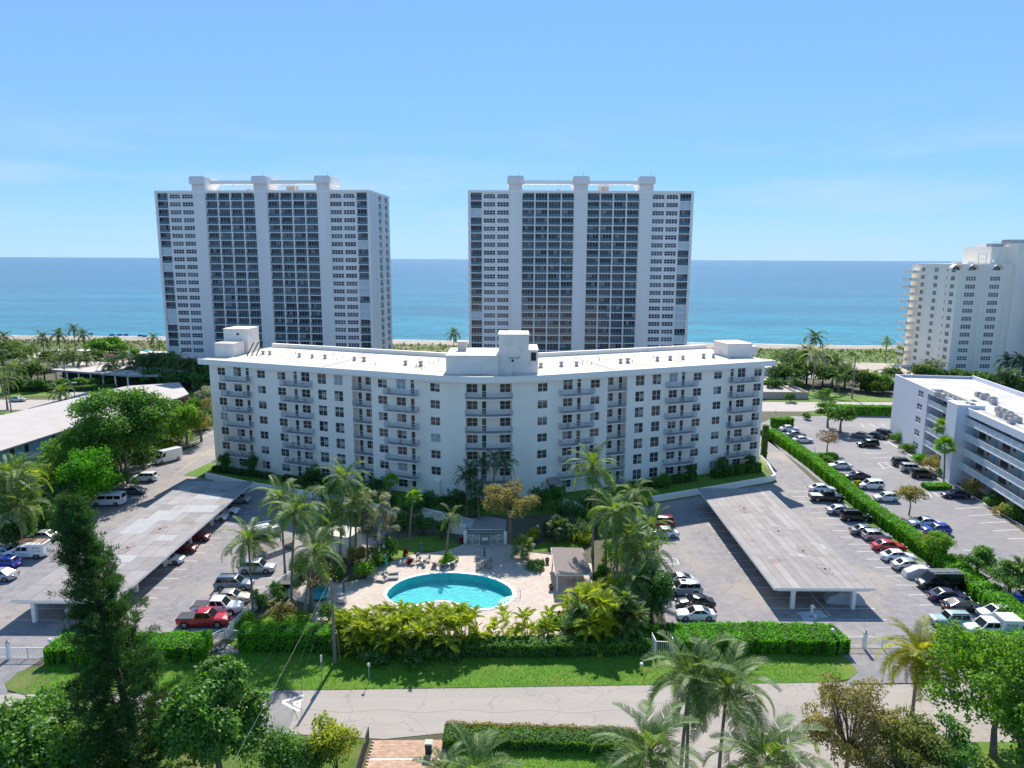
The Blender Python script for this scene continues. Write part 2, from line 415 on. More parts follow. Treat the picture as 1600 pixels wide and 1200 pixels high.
def holed(outer, inner, z):
    pts = [Vector(p) for p in outer + inner]; n, k = len(outer), len(inner)
    res = delaunay_2d_cdt(pts, [], [list(range(n)), list(range(n, n + k))], 0, 1e-4)
    mb = MB()
    mb.v = [(p.x, p.y, z) for p in res[0]]
    from mathutils import geometry as _g
    def inside(c, poly):
        r = False
        for i in range(len(poly)):
            a, b = poly[i], poly[i - 1]
            if (a[1] > c[1]) != (b[1] > c[1]) and c[0] < (b[0] - a[0]) * (c[1] - a[1]) / (b[1] - a[1]) + a[0]: r = not r
        return r
    for f in res[2]:
        c = (sum(res[0][i].x for i in f) / len(f), sum(res[0][i].y for i in f) / len(f))
        if inside(c, outer) and not inside(c, inner):
            a = [res[0][i] for i in f]
            s = (a[1] - a[0]).cross(a[2] - a[0])
            mb.f.append(tuple(f) if s > 0 else tuple(reversed(f))); mb.m.append(0)
    return mb
poolcut = offset_poly(pool, .2)
def shore(x): return 371.5 - .066 * x

holed([(-900, -80), (900, -80), (900, shore(900) - 24), (-900, shore(-900) - 24)], poolcut, -.03).build('ground', M['soil'])['kind'] = 'structure'
mb = MB()
xs = np.linspace(-1500, 1500, 121)
for a, b in zip(xs[:-1], xs[1:]):
    ya, yb = shore(a) + 2.0 * math.sin(a * .03), shore(b) + 2.0 * math.sin(b * .03)
    mb.face([(a, ya - 34, 0.02), (b, yb - 34, 0.02), (b, yb - 8, -.1), (a, ya - 8, -.1)])
    mb.face([(a, ya - 8, -.1), (b, yb - 8, -.1), (b, yb + 12, -1.4), (a, ya + 12, -1.4)])
mb.build('beach', M['sand'])['kind'] = 'structure'
mb = MB()
for a, b in zip(xs[:-1], xs[1:]):
    ya, yb = shore(a) + 2.0 * math.sin(a * .03), shore(b) + 2.0 * math.sin(b * .03)
    mb.face([(a, ya - 66, .03), (b, yb - 66, .03), (b, yb - 24 + 2 * math.sin(b * .11), .06), (a, ya - 24 + 2 * math.sin(a * .11), .06)])
mb.build('dune_vegetation', M['dune'])['kind'] = 'structure'

# sea: colour by depth (distance offshore), wind patches, painted wave streaks, waves
m, nt, b = newmat('sea_water')
g = nt.nodes.new('ShaderNodeNewGeometry')
sx = nt.nodes.new('ShaderNodeSeparateXYZ'); nt.links.new(g.outputs['Position'], sx.inputs[0])
mr = nt.nodes.new('ShaderNodeMapRange'); mr.inputs[1].default_value = 2.5; mr.inputs[2].default_value = 4.3
lg = nt.nodes.new('ShaderNodeMath'); lg.operation = 'LOGARITHM'; lg.inputs[1].default_value = 10
nt.links.new(sx.outputs['Y'], lg.inputs[0])
mpn = nt.nodes.new('ShaderNodeMapping'); mpn.inputs['Scale'].default_value = (.0016, .006, 1)
nt.links.new(g.outputs['Position'], mpn.inputs[0])
nz = nt.nodes.new('ShaderNodeTexNoise'); nz.inputs['Scale'].default_value = 1; nz.inputs['Detail'].default_value = 4
nt.links.new(mpn.outputs[0], nz.inputs['Vector'])
ma = nt.nodes.new('ShaderNodeMath'); ma.operation = 'MULTIPLY_ADD'; ma.inputs[1].default_value = .55
nt.links.new(nz.outputs['Fac'], ma.inputs[0]); nt.links.new(lg.outputs[0], ma.inputs[2])
nt.links.new(ma.outputs[0], mr.inputs[0])
cr = nt.nodes.new('ShaderNodeValToRGB'); e = cr.color_ramp.elements
e[0].color = (.09, .32, .33, 1); e[0].position = .10
e[1].color = (.010, .045, .10, 1); e[1].position = 1
for p, c in ((.17, (.022, .20, .25)), (.32, (.014, .125, .18)), (.55, (.010, .08, .14))):
    q = e.new(p); q.color = rgb(c)
nt.links.new(mr.outputs[0], cr.inputs[0])
prev = cr.outputs[0]
for sc_, lo_, hi_, v0, v1 in (((.004, .02, 1), .35, .65, .80, 1.18), ((.03, .11, 1), .3, .7, .80, 1.22), ((.16, .42, 1), .3, .7, .74, 1.3)):   # light and dark of swell and wind lines, painted into the base colour
    mq = nt.nodes.new('ShaderNodeMapping'); mq.inputs['Scale'].default_value = sc_; mq.inputs['Rotation'].default_value = (0, 0, -.07)
    nq = nt.nodes.new('ShaderNodeTexNoise'); nq.inputs['Scale'].default_value = 1; nq.inputs['Detail'].default_value = 3
    nt.links.new(g.outputs['Position'], mq.inputs[0]); nt.links.new(mq.outputs[0], nq.inputs['Vector'])
    rq = nt.nodes.new('ShaderNodeMapRange'); rq.inputs[1].default_value = lo_; rq.inputs[2].default_value = hi_; rq.inputs[3].default_value = v0; rq.inputs[4].default_value = v1
    hq = nt.nodes.new('ShaderNodeHueSaturation'); nt.links.new(nq.outputs['Fac'], rq.inputs[0]); nt.links.new(rq.outputs[0], hq.inputs['Value']); nt.links.new(prev, hq.inputs['Color']); prev = hq.outputs[0]
nt.links.new(prev, b.inputs['Base Color'])
b.inputs['Roughness'].default_value = .15; b.inputs['IOR'].default_value = 1.33; b.inputs['Specular IOR Level'].default_value = .15
hs = []
for sc, st in (((.11, .22, 1), .55), ((.5, .9, 1), .55)):
    mp = nt.nodes.new('ShaderNodeMapping'); mp.inputs['Scale'].default_value = sc
    n1 = nt.nodes.new('ShaderNodeTexNoise'); n1.inputs['Scale'].default_value = 1; n1.inputs['Detail'].default_value = 3
    nt.links.new(g.outputs['Position'], mp.inputs[0]); nt.links.new(mp.outputs[0], n1.inputs['Vector']); hs.append(n1)
ad = nt.nodes.new('ShaderNodeMath'); ad.operation = 'MULTIPLY_ADD'; ad.inputs[1].default_value = .35
nt.links.new(hs[1].outputs['Fac'], ad.inputs[0]); nt.links.new(hs[0].outputs['Fac'], ad.inputs[2])
bp = nt.nodes.new('ShaderNodeBump'); bp.inputs['Strength'].default_value = .6; bp.inputs['Distance'].default_value = 1.7
nt.links.new(ad.outputs[0], bp.inputs['Height']); nt.links.new(bp.outputs[0], b.inputs['Normal'])
M['sea'] = m
sheet('sea', [(-60000, 250), (60000, 250), (60000, 70000), (-60000, 70000)], -.75, m, px=False)
# surf line
mb = MB()
xs2 = np.linspace(-700, 700, 240)
for a, b2 in zip(xs2[:-1], xs2[1:]):
    def ys(x): return shore(x) + 2.0 * math.sin(x * .03) + 2.3 + .8 * math.sin(x * .21) + .5 * math.sin(x * .7)
    def ww(x): return .5 + .9 * abs(math.sin(x * .083)) * abs(math.sin(x * .031 + 1))
    mb.face([(a, ys(a), -.70), (b2, ys(b2), -.70), (b2, ys(b2) + ww(b2), -.69), (a, ys(a) + ww(a), -.69)])
mb.build('surf_foam', mat('foam', (.8, .82, .82), .8))['kind'] = 'structure'

# the street in front
sheet('street', [(-160, 63.2 - 1.5), (-49.75, 63.0), (-23, 63.7), (-12.5, 64.0), (13, 64.9), (32.5, 65.5), (160, 69), (160, 57.5), (34, 56.5), (30, 47), (9.5, 47), (11.6, 57), (-5, 57.6), (-11.2, 56.6), (-20.6, 57.3), (-45.4, 56.8), (-160, 53)], 0, M['road'], px=False)
sheet('street_patch', [(418, 1081), (474, 1081), (449, 1144), (405, 1144)], .006, M['apron'])
# hump markings
def pline(mb, u1, v1, u2, v2, w, z):
    a = Vector(G(u1, v1, z)); b = Vector(G(u2, v2, z)); d = (b - a).normalized(); n = Vector((-d.y, d.x)) * w / 2
    mb.face([(*(a - n), z), (*(b - n), z), (*(b + n), z), (*(a + n), z)])
mb = MB()
pline(mb, 441, 1096, 474, 1086.5, .32, .012); pline(mb, 442, 1097.5, 468, 1111, .32, .016)
pline(mb, 458, 1099, 473, 1093.5, .30, .012); pline(mb, 459, 1100, 471, 1105, .30, .016); pline(mb, 468.5, 1096.5, 469, 1102, .3, .020)
mb.build('hump_marking', M['paint'])['kind'] = 'structure'
mb = MB()
for k in range(60):   # tar crack seams along the street
    x = -50 + k * 1.5; y = 60.6 + .25 * math.sin(k * 1.3) + .004 * x
    x2 = x + 1.5; y2 = 60.6 + .25 * math.sin((k + 1) * 1.3) + .004 * x2
    mb.face([(x, y - .03, .008), (x2, y2 - .03, .008), (x2, y2 + .03, .008), (x, y + .03, .008)])
mb.build('tar_seam', mat('tar', (.26, .245, .235), .8))['kind'] = 'structure'

# verge lawn in front of the hedges
def smooth_poly(P, it=2):
    for _ in range(it):
        Q = []
        for i in range(len(P)):
            a, b = P[i], P[(i + 1) % len(P)]
            Q += [(a[0] * .75 + b[0] * .25, a[1] * .75 + b[1] * .25), (a[0] * .25 + b[0] * .75, a[1] * .25 + b[1] * .75)]
        P = Q
    return P
verge = [(12, 1077), (10, 1068), (30, 1050), (62, 1042), (200, 1036), (430, 1030), (430, 1010), (1060, 1008), (1060, 1030), (1305, 1020), (1326, 1030), (1340, 1050), (1326, 1061), (1295, 1066.5), (1000, 1071), (700, 1075.5), (432, 1079.5), (130, 1084.5), (30, 1084.5)]
sheet('verge_lawn', [(12, 1077), (10, 1068), (30, 1050), (62, 1042), (100, 1030), (340, 1025), (430, 1005), (1030, 1000), (1060, 1020), (1305, 1018), (1326, 1030), (1340, 1050), (1326, 1061), (1295, 1065.5), (1000, 1070), (700, 1074.5), (432, 1078.5), (130, 1083.5), (30, 1083.5)], .035, M['lawn'])
sheet('dry_verge', [(12, 1078), (8, 1068), (28, 1050), (60, 1041), (100, 1052), (60, 1075), (40, 1086)], .040, M['lawn2'])

# parking court
lot = [(-64, 69.0), (-49.7, 69), (-49, 63.0), (-66, 61.5), (-66, 66), (-90, 66), (-82, 95), (-80, 126), (-79, 142), (-78, 150), (-76, 165), (-74, 200), (-63, 200), (-61.2, 145), (-60, 133), (-36, 119), (-20, 113), (-20, 100), (-30, 92), (-31, 76), (-33, 72), (-49, 71.5)]
sheet('parking_lot', [(-95, 62), (-50, 62.5), (-50.2, 68), (-49.5, 72.6), (-33, 72.6), (-31.6, 74), (-30.6, 88), (-28, 94), (-25, 97), (-19.5, 100), (-19.5, 114), (-36, 122), (-58, 133), (-61, 141), (-63, 165), (-65, 196), (-75, 196), (-75, 168), (-71.5, 156), (-74, 144), (-79, 138), (-82, 122), (-95, 95)], .0, M['asphalt'], px=False)
lotR = [(17.2, 73.5), (34.5, 75.2), (35.5, 71), (35.8, 66.5), (34, 65), (60, 66), (60, 76), (57.5, 80), (57, 100), (57.3, 120), (59.5, 146), (61.5, 165), (64.5, 190), (56, 190), (53.4, 144), (50.8, 131), (24, 118.5), (18, 114), (18.5, 100), (19, 85), (18.2, 77)]
sheet('parking_lot', lotR, .0, M['asphalt'], px=False)
sheet('driveway_apron', [(1322, 1027), (1600, 1027), (1600, 1066), (1320, 1068), (1339, 1050)], .010, M['apron'])
sheet('driveway_apron', [(-40, 1030), (66, 1030), (40, 1046), (16, 1062), (10, 1085), (-40, 1085)], .010, M['apron'])
# painted stalls
mb = MB()
def wl(x0, y0, x1, y1, w=.12, z=.010, b=None):
    b = b or mb
    d = Vector((x1 - x0, y1 - y0)).normalized(); n = Vector((-d.y, d.x)) * w / 2
    b.face([(x0 - n.x, y0 - n.y, z), (x1 - n.x, y1 - n.y, z), (x1 + n.x, y1 + n.y, z), (x0 + n.x, y0 + n.y, z)])
for k in range(15):
    y = 78.2 + k * 2.78
    wl(31.6, y, 38, y - .1); wl(38.6, y, 44.6, y)
    if y < 120: wl(-58.5, y - .9, -52.6, y - .9); wl(-52.2, y - .9, -44.2, y - .9)
wl(38.3, 79, 38.3, 118)
wl(-52.4, 77, -52.4, 120)
for k in range(5): wl(19.6, 76.8 + k * 2.75, 24.4, 76.8 + k * 2.75)
wl(19, 95.5, 23.5, 95.5); wl(23.5, 95.5, 23.5, 93.6); wl(19.4, 93.6, 23.5, 93.6)
for k in range(19): wl(50.6, 76.5 + k * 2.72, 55.6, 76.5 + k * 2.72)
for k in range(6): wl(-31.6, 75.2 + k * 2.7, -36.6, 75.2 + k * 2.7)
for k in range(17): wl(-71, 80 + k * 2.8, -76.5, 80 + k * 2.8)
mb.build('stall_marking', M['paint'])['kind'] = 'structure'
mb = MB()
pline(mb, 302, 722, 345, 690, .14, .012); pline(mb, 345, 690, 372, 680, .14, .012); pline(mb, 300, 722, 270, 745, .14, .012)
pline(mb, 300, 703, 330, 693, .14, .012); pline(mb, 330, 693, 372, 690, .14, .016)
pline(mb, 1200, 708, 1233, 708, .22, .012)
mb.build('yellow_marking', M['ypaint'])['kind'] = 'structure'
sheet('drain_grate', [(374, 904), (380, 904), (379, 908), (373, 908)], .010, M['dark'])

# garden inside the compound
holed([(-31.2, 72.2), (17.8, 72.2), (18.6, 85), (18.4, 100), (17.6, 114), (24, 119), (50.5, 131.5), (52.3, 140), (52.8, 146), (50, 146), (30, 140), (0, 126), (-30, 140), (-58, 150), (-62.5, 146), (-62.8, 134), (-59, 131.6), (-38, 122), (-19.2, 113), (-19, 101), (-24, 97), (-30.2, 88)], poolcut, .02).build('garden_ground', M['soil'])['kind'] = 'structure'
sheet('building_lawn', [(51.2, 131.4), (52.4, 139), (52.8, 146), (49, 146), (30, 134.5), (6, 124), (-3, 121), (-12, 122.5), (-32, 131), (-60.5, 143), (-62.8, 142), (-64.2, 133.8), (-58.6, 132.3), (-38, 122.8), (-20, 114), (-10, 112), (8, 113), (20, 116)], .05, M['lawn'], px=False)
sheet('yellow_lawn', [(1196, 719), (1206, 734), (1209, 744), (1193, 744)], .056, M['lawn2'])
sheet('garden_lawn', [(608, 871), (612, 850), (640, 838), (700, 838), (722, 858), (700, 862), (660, 860), (636, 868), (612, 878)], .045, M['lawn'])
sheet('garden_lawn', [(830, 862), (850, 845), (880, 830), (930, 820), (905, 868), (860, 862)], .045, M['lawn'])
sheet('garden_lawn', [(1015, 905), (1040, 895), (1030, 940), (1010, 980), (1052, 990), (1050, 1010), (985, 1010)], .045, M['lawn'])
sheet('garden_lawn', [(370, 985), (430, 950), (520, 955), (515, 985), (430, 1010), (352, 1010)], .045, M['lawn'])

# brick-paver deck round the pool
m, nt, b = newmat('deck_pavers')
g = nt.nodes.new('ShaderNodeNewGeometry')
mp = nt.nodes.new('ShaderNodeMapping'); mp.inputs['Scale'].default_value = (1.0, 1.0, 1)
nt.links.new(g.outputs['Position'], mp.inputs[0])
br = nt.nodes.new('ShaderNodeTexBrick')
br.inputs['Color1'].default_value = (.56, .48, .41, 1); br.inputs['Color2'].default_value = (.47, .395, .335, 1); br.inputs['Mortar'].default_value = (.36, .28, .24, 1)
br.inputs['Scale'].default_value = 1; br.inputs['Mortar Size'].default_value = .022; br.inputs['Brick Width'].default_value = .5; br.inputs['Row Height'].default_value = .42
nt.links.new(mp.outputs[0], br.inputs['Vector'])
nz = nt.nodes.new('ShaderNodeTexNoise'); nz.inputs['Scale'].default_value = .5; nz.inputs['Detail'].default_value = 5
nt.links.new(g.outputs['Position'], nz.inputs['Vector'])
mx = nt.nodes.new('ShaderNodeMix'); mx.data_type = 'RGBA'; mx.blend_type = 'MULTIPLY'
mx.inputs[7].default_value = (.82, .81, .83, 1); nt.links.new(nz.outputs['Fac'], mx.inputs[0]); nt.links.new(br.outputs[0], mx.inputs[6])
nt.links.new(mx.outputs[2], b.inputs['Base Color']); b.inputs['Roughness'].default_value = .85
M['paver'] = m

deck_out = [(-23.6, 72.9), (8.2, 72.9), (9.6, 78), (11.5, 84), (11.2, 93.5), (6.8, 96.0), (3.0, 97.3), (2.0, 99.2), (.6, 100.6), (-7.2, 100.2), (-8.5, 98.6), (-11, 97.3), (-14.2, 96.4), (-16.5, 94.3), (-18.6, 92), (-19.6, 88.5), (-23.4, 86.4)]
holed(deck_out, cop, .07).build('pool_deck', M['paver'])['kind'] = 'structure'

# the pool: basin, tiled band, coping, water, steps, handrail
pl = thing('swimming_pool', 'kidney shaped turquoise swimming pool with pale coping in the paved deck', 'pool', (-8, 85, 0))
def loc(P, o=(-8, 85)): return [(p[0] - o[0], p[1] - o[1]) for p in P]
pp = loc(pool); cc = loc(cop)
n = len(pp)
mb = MB()
a = sum(pp[k][0] * pp[(k + 1) % n][1] - pp[(k + 1) % n][0] * pp[k][1] for k in range(n))
if a < 0: pp = pp[::-1]; cc = cc[::-1]
for k in range(n):
    a0, a1 = pp[k], pp[(k + 1) % n]
    mb.face([(*a1, .06), (*a0, .06), (*a0, -1.05), (*a1, -1.05)])
mb.face([(p[0], p[1], -1.05) for p in pp])
mb.build('basin', mat('pool_plaster', (.05, .52, .56), .7, (.07, .58, .61), .9), pl)
mb = MB()
for k in range(n):
    k2 = (k + 1) % n
    a0, a1, b0, b1 = pp[k], pp[k2], cc[k], cc[k2]
    mb.face([(*a0, .13), (*a1, .13), (*b1, .13), (*b0, .13)][::-1]); mb.face([(*b0, .0), (*b0, .13), (*b1, .13), (*b1, 0)][::-1]); mb.face([(*a0, .13), (*a0, .05), (*a1, .05), (*a1, .13)][::-1])
mb.build('coping', M['coping'], pl)
mb = MB()
pi_ = offset_poly(pp, -.02)
mb.face([(p[0], p[1], -.08) for p in pi_])
wm = bpy.data.materials.new('pool_water'); wm.use_nodes = True; nt = wm.node_tree; nt.nodes.clear()
tr = nt.nodes.new('ShaderNodeBsdfTransparent'); tr.inputs[0].default_value = (.80, .96, .97, 1)
gs = nt.nodes.new('ShaderNodeBsdfGlossy'); gs.inputs['Roughness'].default_value = .03
fr = nt.nodes.new('ShaderNodeFresnel'); fr.inputs[0].default_value = 1.33
g = nt.nodes.new('ShaderNodeNewGeometry'); nz = nt.nodes.new('ShaderNodeTexNoise'); nz.inputs['Scale'].default_value = 2.2; nz.inputs['Detail'].default_value = 3
nt.links.new(g.outputs['Position'], nz.inputs['Vector'])
bp = nt.nodes.new('ShaderNodeBump'); bp.inputs['Strength'].default_value = .35; bp.inputs['Distance'].default_value = .06
nt.links.new(nz.outputs['Fac'], bp.inputs['Height']); nt.links.new(bp.outputs[0], gs.inputs['Normal']); nt.links.new(bp.outputs[0], fr.inputs['Normal'])
ms = nt.nodes.new('ShaderNodeMixShader'); nt.links.new(fr.outputs[0], ms.inputs[0]); nt.links.new(tr.outputs[0], ms.inputs[1]); nt.links.new(gs.outputs[0], ms.inputs[2])
oo = nt.nodes.new('ShaderNodeOutputMaterial'); nt.links.new(ms.outputs[0], oo.inputs[0])
mb.build('water', wm, pl)
sc_ = G(600 + 815 / 4, 700 + 935 / 4, -.1); sc_ = (sc_[0] + 8, sc_[1] - 85)
sm = mat('pool_step', (.55, .80, .80), .6)
for k in range(4):
    mb = MB(); r = .9 + .38 * k
    mb.lathe([(r, -1.45), (r, -.22 - .3 * k), (r - .05, -.18 - .3 * k)], 28, 0, sc_)
    inside_ = [q for q in mb.v]
    mb2 = MB()
    # keep the part of the step that lies within the basin
    for f in mb.f:
        if all(True for i in f): mb2.face([mb.v[i] for i in f])
    ang = [math.atan2(-.25, -1)]
    arc = [(sc_[0] + r * math.cos(t), sc_[1] + r * math.sin(t)) for t in np.linspace(PI * .62, PI * 1.42, 14)] + [(sc_[0] - .12, sc_[1] - .1)]
    m3 = MB(); m3.prism(arc, -1.04, -.20 - .22 * k); m3.build('step', sm, pl)
hr = thing('pool_handrail', 'chrome loop handrail at the pool steps', 'handrail', (sc_[0] - 8, sc_[1] + 85, .07))
mb = MB()
for dy in (-.35, .35):
    mb.tube([(.75, dy, 0), (.75, dy, .75), (.6, dy, .85), (-.4, dy, .80), (-.5, dy, .3)], .03, 5)
mb.build('rail', M['greymetal'], hr)
# ------------------------------------------------------------------ the white curved apartment building
def _path():
    A = np.array([-12.3, 121.55]); C = np.array([-4.3, 118.5]); B = np.array([5.8, 122.65])
    Lp = A + (A - C) / np.linalg.norm(A - C) * 51.4; Rp = B + (B - C) / np.linalg.norm(B - C) * 48.6
    pts = [Lp]
    for i in range(17):
        t = i / 16; pts.append((1 - t) ** 2 * A + 2 * t * (1 - t) * C + t * t * B)
    pts.append(Rp); return np.array(pts)
FP = _path(); FS = np.concatenate([[0], np.cumsum(np.linalg.norm(np.diff(FP, axis=0), axis=1))]); FL = FS[-1]
BO = (-4.0, 132.0)        # the building's own origin
def fpt(s, d=0.0):
    """point of the facade at run s, d metres in front (negative: behind)"""
    i = int(np.clip(np.searchsorted(FS, s) - 1, 0, len(FP) - 2))
    e = FP[i + 1] - FP[i]; l = np.linalg.norm(e); t = e / l
    n0 = np.array([t[1], -t[0]])
    p = FP[i] + t * (s - FS[i]) + n0 * d
    return (p[0] - BO[0], p[1] - BO[1])
def fang(s):
    i = int(np.clip(np.searchsorted(FS, s) - 1, 0, len(FP) - 2)); e = FP[i + 1] - FP[i]
    return math.atan2(e[1], e[0])

def opening_wall(mb, fn, s0, s1, z0, z1, ops, depth=.16, m=0, mrev=0, cuts=()):
    """wall surface with real openings (a0,a1,b0,b1[,depth]); fn(s, d)->(x,y)"""
    ss = sorted(set([s0, s1] + [o[0] for o in ops] + [o[1] for o in ops] + list(cuts)))
    ss = [s for s in ss if s0 - 1e-6 <= s <= s1 + 1e-6]
    for a, b in zip(ss[:-1], ss[1:]):
        if b - a < 1e-5: continue
        mid = (a + b) / 2
        col = sorted([o for o in ops if o[0] - 1e-6 <= mid <= o[1] + 1e-6], key=lambda o: o[2])
        z = z0
        for o in col + [None]:
            zt = o[2] if o else z1
            if zt - z > 1e-5:
                pa, pb = fn(a, 0), fn(b, 0)
                mb.face([(*pa, z), (*pb, z), (*pb, zt), (*pa, zt)], m)
            if o: z = o[3]
    for o in ops:
        d = o[4] if len(o) > 4 else depth
        a, b, c, e = o[:4]
        st = [a] + [s for s in ss if a + 1e-6 < s < b - 1e-6] + [b]
        for (q, nx) in ((a, 1), (b, -1)):
            p0, p1 = fn(q, 0), fn(q, -d)
            f = [(*p0, c), (*p1, c), (*p1, e), (*p0, e)]
            mb.face(f if nx > 0 else f[::-1], mrev)
        for u, v in zip(st[:-1], st[1:]):
            p0, p1, p2, p3 = fn(u, 0), fn(v, 0), fn(v, -d), fn(u, -d)
            mb.face([(*p0, c), (*p1, c), (*p2, c), (*p3, c)], mrev)
            mb.face([(*p3, e), (*p2, e), (*p1, e), (*p0, e)], mrev)

def window_mesh(name, w, h, nx, ny, fm, gm, fw=.055, bar=.032, dpt=.05):
    """frame mesh (local: centre bottom, faces -y) and glass mesh"""
    f = MB()
    x0, x1 = -w / 2, w / 2
    f.box(x0, x0 + fw, -dpt, 0, 0, h); f.box(x1 - fw, x1, -dpt, 0, 0, h)
    f.box(x0 + fw, x1 - fw, -dpt, 0, 0, fw); f.box(x0 + fw, x1 - fw, -dpt, 0, h - fw, h)
    for i in range(1, nx):
        x = x0 + w * i / nx; f.box(x - bar, x + bar, -dpt * .8, -.002, fw, h - fw)
    for j in range(1, ny):
        z = h * j / ny
        for i in range(nx):
            xa = x0 + w * i / nx + (bar if i else fw); xb = x0 + w * (i + 1) / nx - (bar if i < nx - 1 else fw)
            f.box(xa, xb, -dpt * .7, -.002, z - bar * .7, z + bar * .7)
    g = MB(); g.face([(x0 + .02, -.012, .02), (x1 - .02, -.012, .02), (x1 - .02, -.012, h - .02), (x0 + .02, -.012, h - .02)])
    return f.mesh(name, fm), g.mesh(name + '_pane', gm)

def railing_mesh(name, pts, h=1.05, step=.13, mat_=None, th=.013):
    mb = MB()
    for a, b in zip(pts[:-1], pts[1:]):
        a, b = Vector((*a, 0)), Vector((*b, 0)); L_ = (b - a).length; d = (b - a) / L_
        ang = math.atan2(d.y, d.x); T = Matrix.Translation(a) @ Matrix.Rotation(ang, 4, 'Z')
        mb.box(0, L_, -.03, .03, h - .05, h, T=T); mb.box(0, L_, -.02, .02, .08, .12, T=T)
        for k in range(int(L_ / step) + 1):
            x = min(k * step, L_)
            w = th if k % 10 else th * 2
            mb.box(x - w, x + w, -w, w, .0 if not k % 10 else .12, h - .05, T=T)
    return mb.mesh(name, mat_ or M['brail'])

main = thing('apartment_building', 'long white seven-storey curved apartment building with stacked balconies behind the pool garden', 'building', (BO[0], BO[1], 0))
FLH = 3.02
top = [20.62 - FLH * k for k in range(7)]
zfl = [t - 2.42 for t in top]      # floor levels
# (s centre, kind) columns
wins = [(2.97, 'n', 0, 7), (12.67, 'n', 0, 7), (17.44, 'n', 0, 7), (26.62, 't', 0, 7), (30.25, 't', 0, 7), (39.6, 'n', 0, 7), (50.15, 'n', 0, 6),
        (69.55, 'n', 0, 6), (80.02, 'n', 0, 7), (89.47, 't', 0, 7), (93.15, 't', 0, 7), (102.4, 'n', 0, 7), (107.2, 'n', 0, 7), (117.0, 'n', 0, 7)]
# balconies: slab s0,s1, window centre, door centre
bals = [(3.9, 10.4, 6.92, 9.37, 7), (18.1, 24.6, 22.95, 20.67, 7), (40.7, 46.9, 43.4, 45.7, 7), (72.9, 79.0, 74.5, 76.75, 6), (95.1, 101.5, 96.85, 99.1, 7), (109.7, 116.2, 112.9, 110.58, 7)]
recs = [(33.22, 37.25, 36.05, 33.9, 7), (82.62, 86.67, 83.7, 86.15, 7)]
crec = (55.85, 63.9)
ZT = 21.15
mb = MB()
ops = []
W_, HN, HT = 1.92, 1.56, 1.98
wlist = []   # (s, z0, kind)
for s, k, a, b_ in wins:
    h = HN if k == 'n' else HT
    for i in range(a, b_):
        z0 = top[i] - (HN if k == 'n' else HT - .22)
        ops.append((s - W_ / 2, s + W_ / 2, z0, z0 + h)); wlist.append((s, z0, k))
dlist = []
for s0, s1, sw, sd, nf in bals:
    for i in range(7):
        z0 = top[i] - HN
        h = HN + (.3 if i == 0 else 0)
        ops.append((sw - W_ / 2, sw + W_ / 2, z0, z0 + h)); wlist.append((sw, z0, 'N' if i == 0 else 'n'))
        if i < nf:
            ops.append((sd - .42, sd + .42, zfl[i] + .12, top[i] + (.3 if i == 0 else -.02)))
            dlist.append((sd, zfl[i] + .12, top[i] + (.3 if i == 0 else -.02) - zfl[i] - .12, i))
for s0, s1, sw, sd, nf in recs:
    ops.append((s0, s1, .3, ZT - .35, 1.5))
ops.append((crec[0], crec[1], .9, ZT - .35, 1.1))
cuts = [s for s in FS[1:-1]]
opening_wall(mb, fpt, 0, FL, 0, ZT, ops, .16, cuts=cuts)
# ends and rear
RD = 21.5
back = [fpt(s, -RD) for s in (0, 50, 66, FL)]
e0, e1 = fpt(0), fpt(FL)
mb.face([(*back[0], 0), (*e0, 0), (*e0, ZT), (*back[0], ZT)])
mb.face([(*e1, 0), (*back[3], 0), (*back[3], ZT), (*e1, ZT)])
for p, q in zip(back[::-1][:-1], back[::-1][1:]): mb.face([(*p, 0), (*q, 0), (*q, ZT), (*p, ZT)])
mb.build('wall', M['white'], main)
# roof slab with fascia
edge_s = [-2.1, 0] + list(FS[1:-1]) + [FL, FL + 2.0]
def fpx(s, d):
    if s < 0 or s > FL:
        a = fpt(0 if s < 0 else FL, d); an = fang(0.1 if s < 0 else FL - .1); k = s if s < 0 else s - FL
        return (a[0] + math.cos(an) * k, a[1] + math.sin(an) * k)
    return fpt(s, d)
fr = [fpx(s, .75) for s in edge_s]; bk = [fpx(s, -RD - .6) for s in (-2.1, 50, 66, FL + 2.0)]
mb = MB()
mb.prism(fr + bk[::-1], ZT - .06, 22.0, 0, 1)
# raised rear and thin side parapets
fr2 = MB()
ri = [fpx(s, -RD + .1) for s in (-2.1, 50, 66, FL + 2.0)]
for a, b_, c, d in zip(bk[:-1], bk[1:], ri[1:], ri[:-1]):
    fr2.prism([a, b_, c, d], 22.003, 22.85)
mb.build('roof', [M['trim'], M['roofwhite']], main)
fr2.build('parapet', M['white'], main)
mb = MB()
for a, b_ in zip(fr[:-1], fr[1:]):
    d = Vector((b_[0] - a[0], b_[1] - a[1])).normalized(); n = Vector((-d.y, d.x)) * .28
    mb.prism([a, b_, (b_[0] + n.x, b_[1] + n.y), (a[0] + n.x, a[1] + n.y)], 22.003, 22.16)
mb.build('roof_kerb', M['trim'], main)
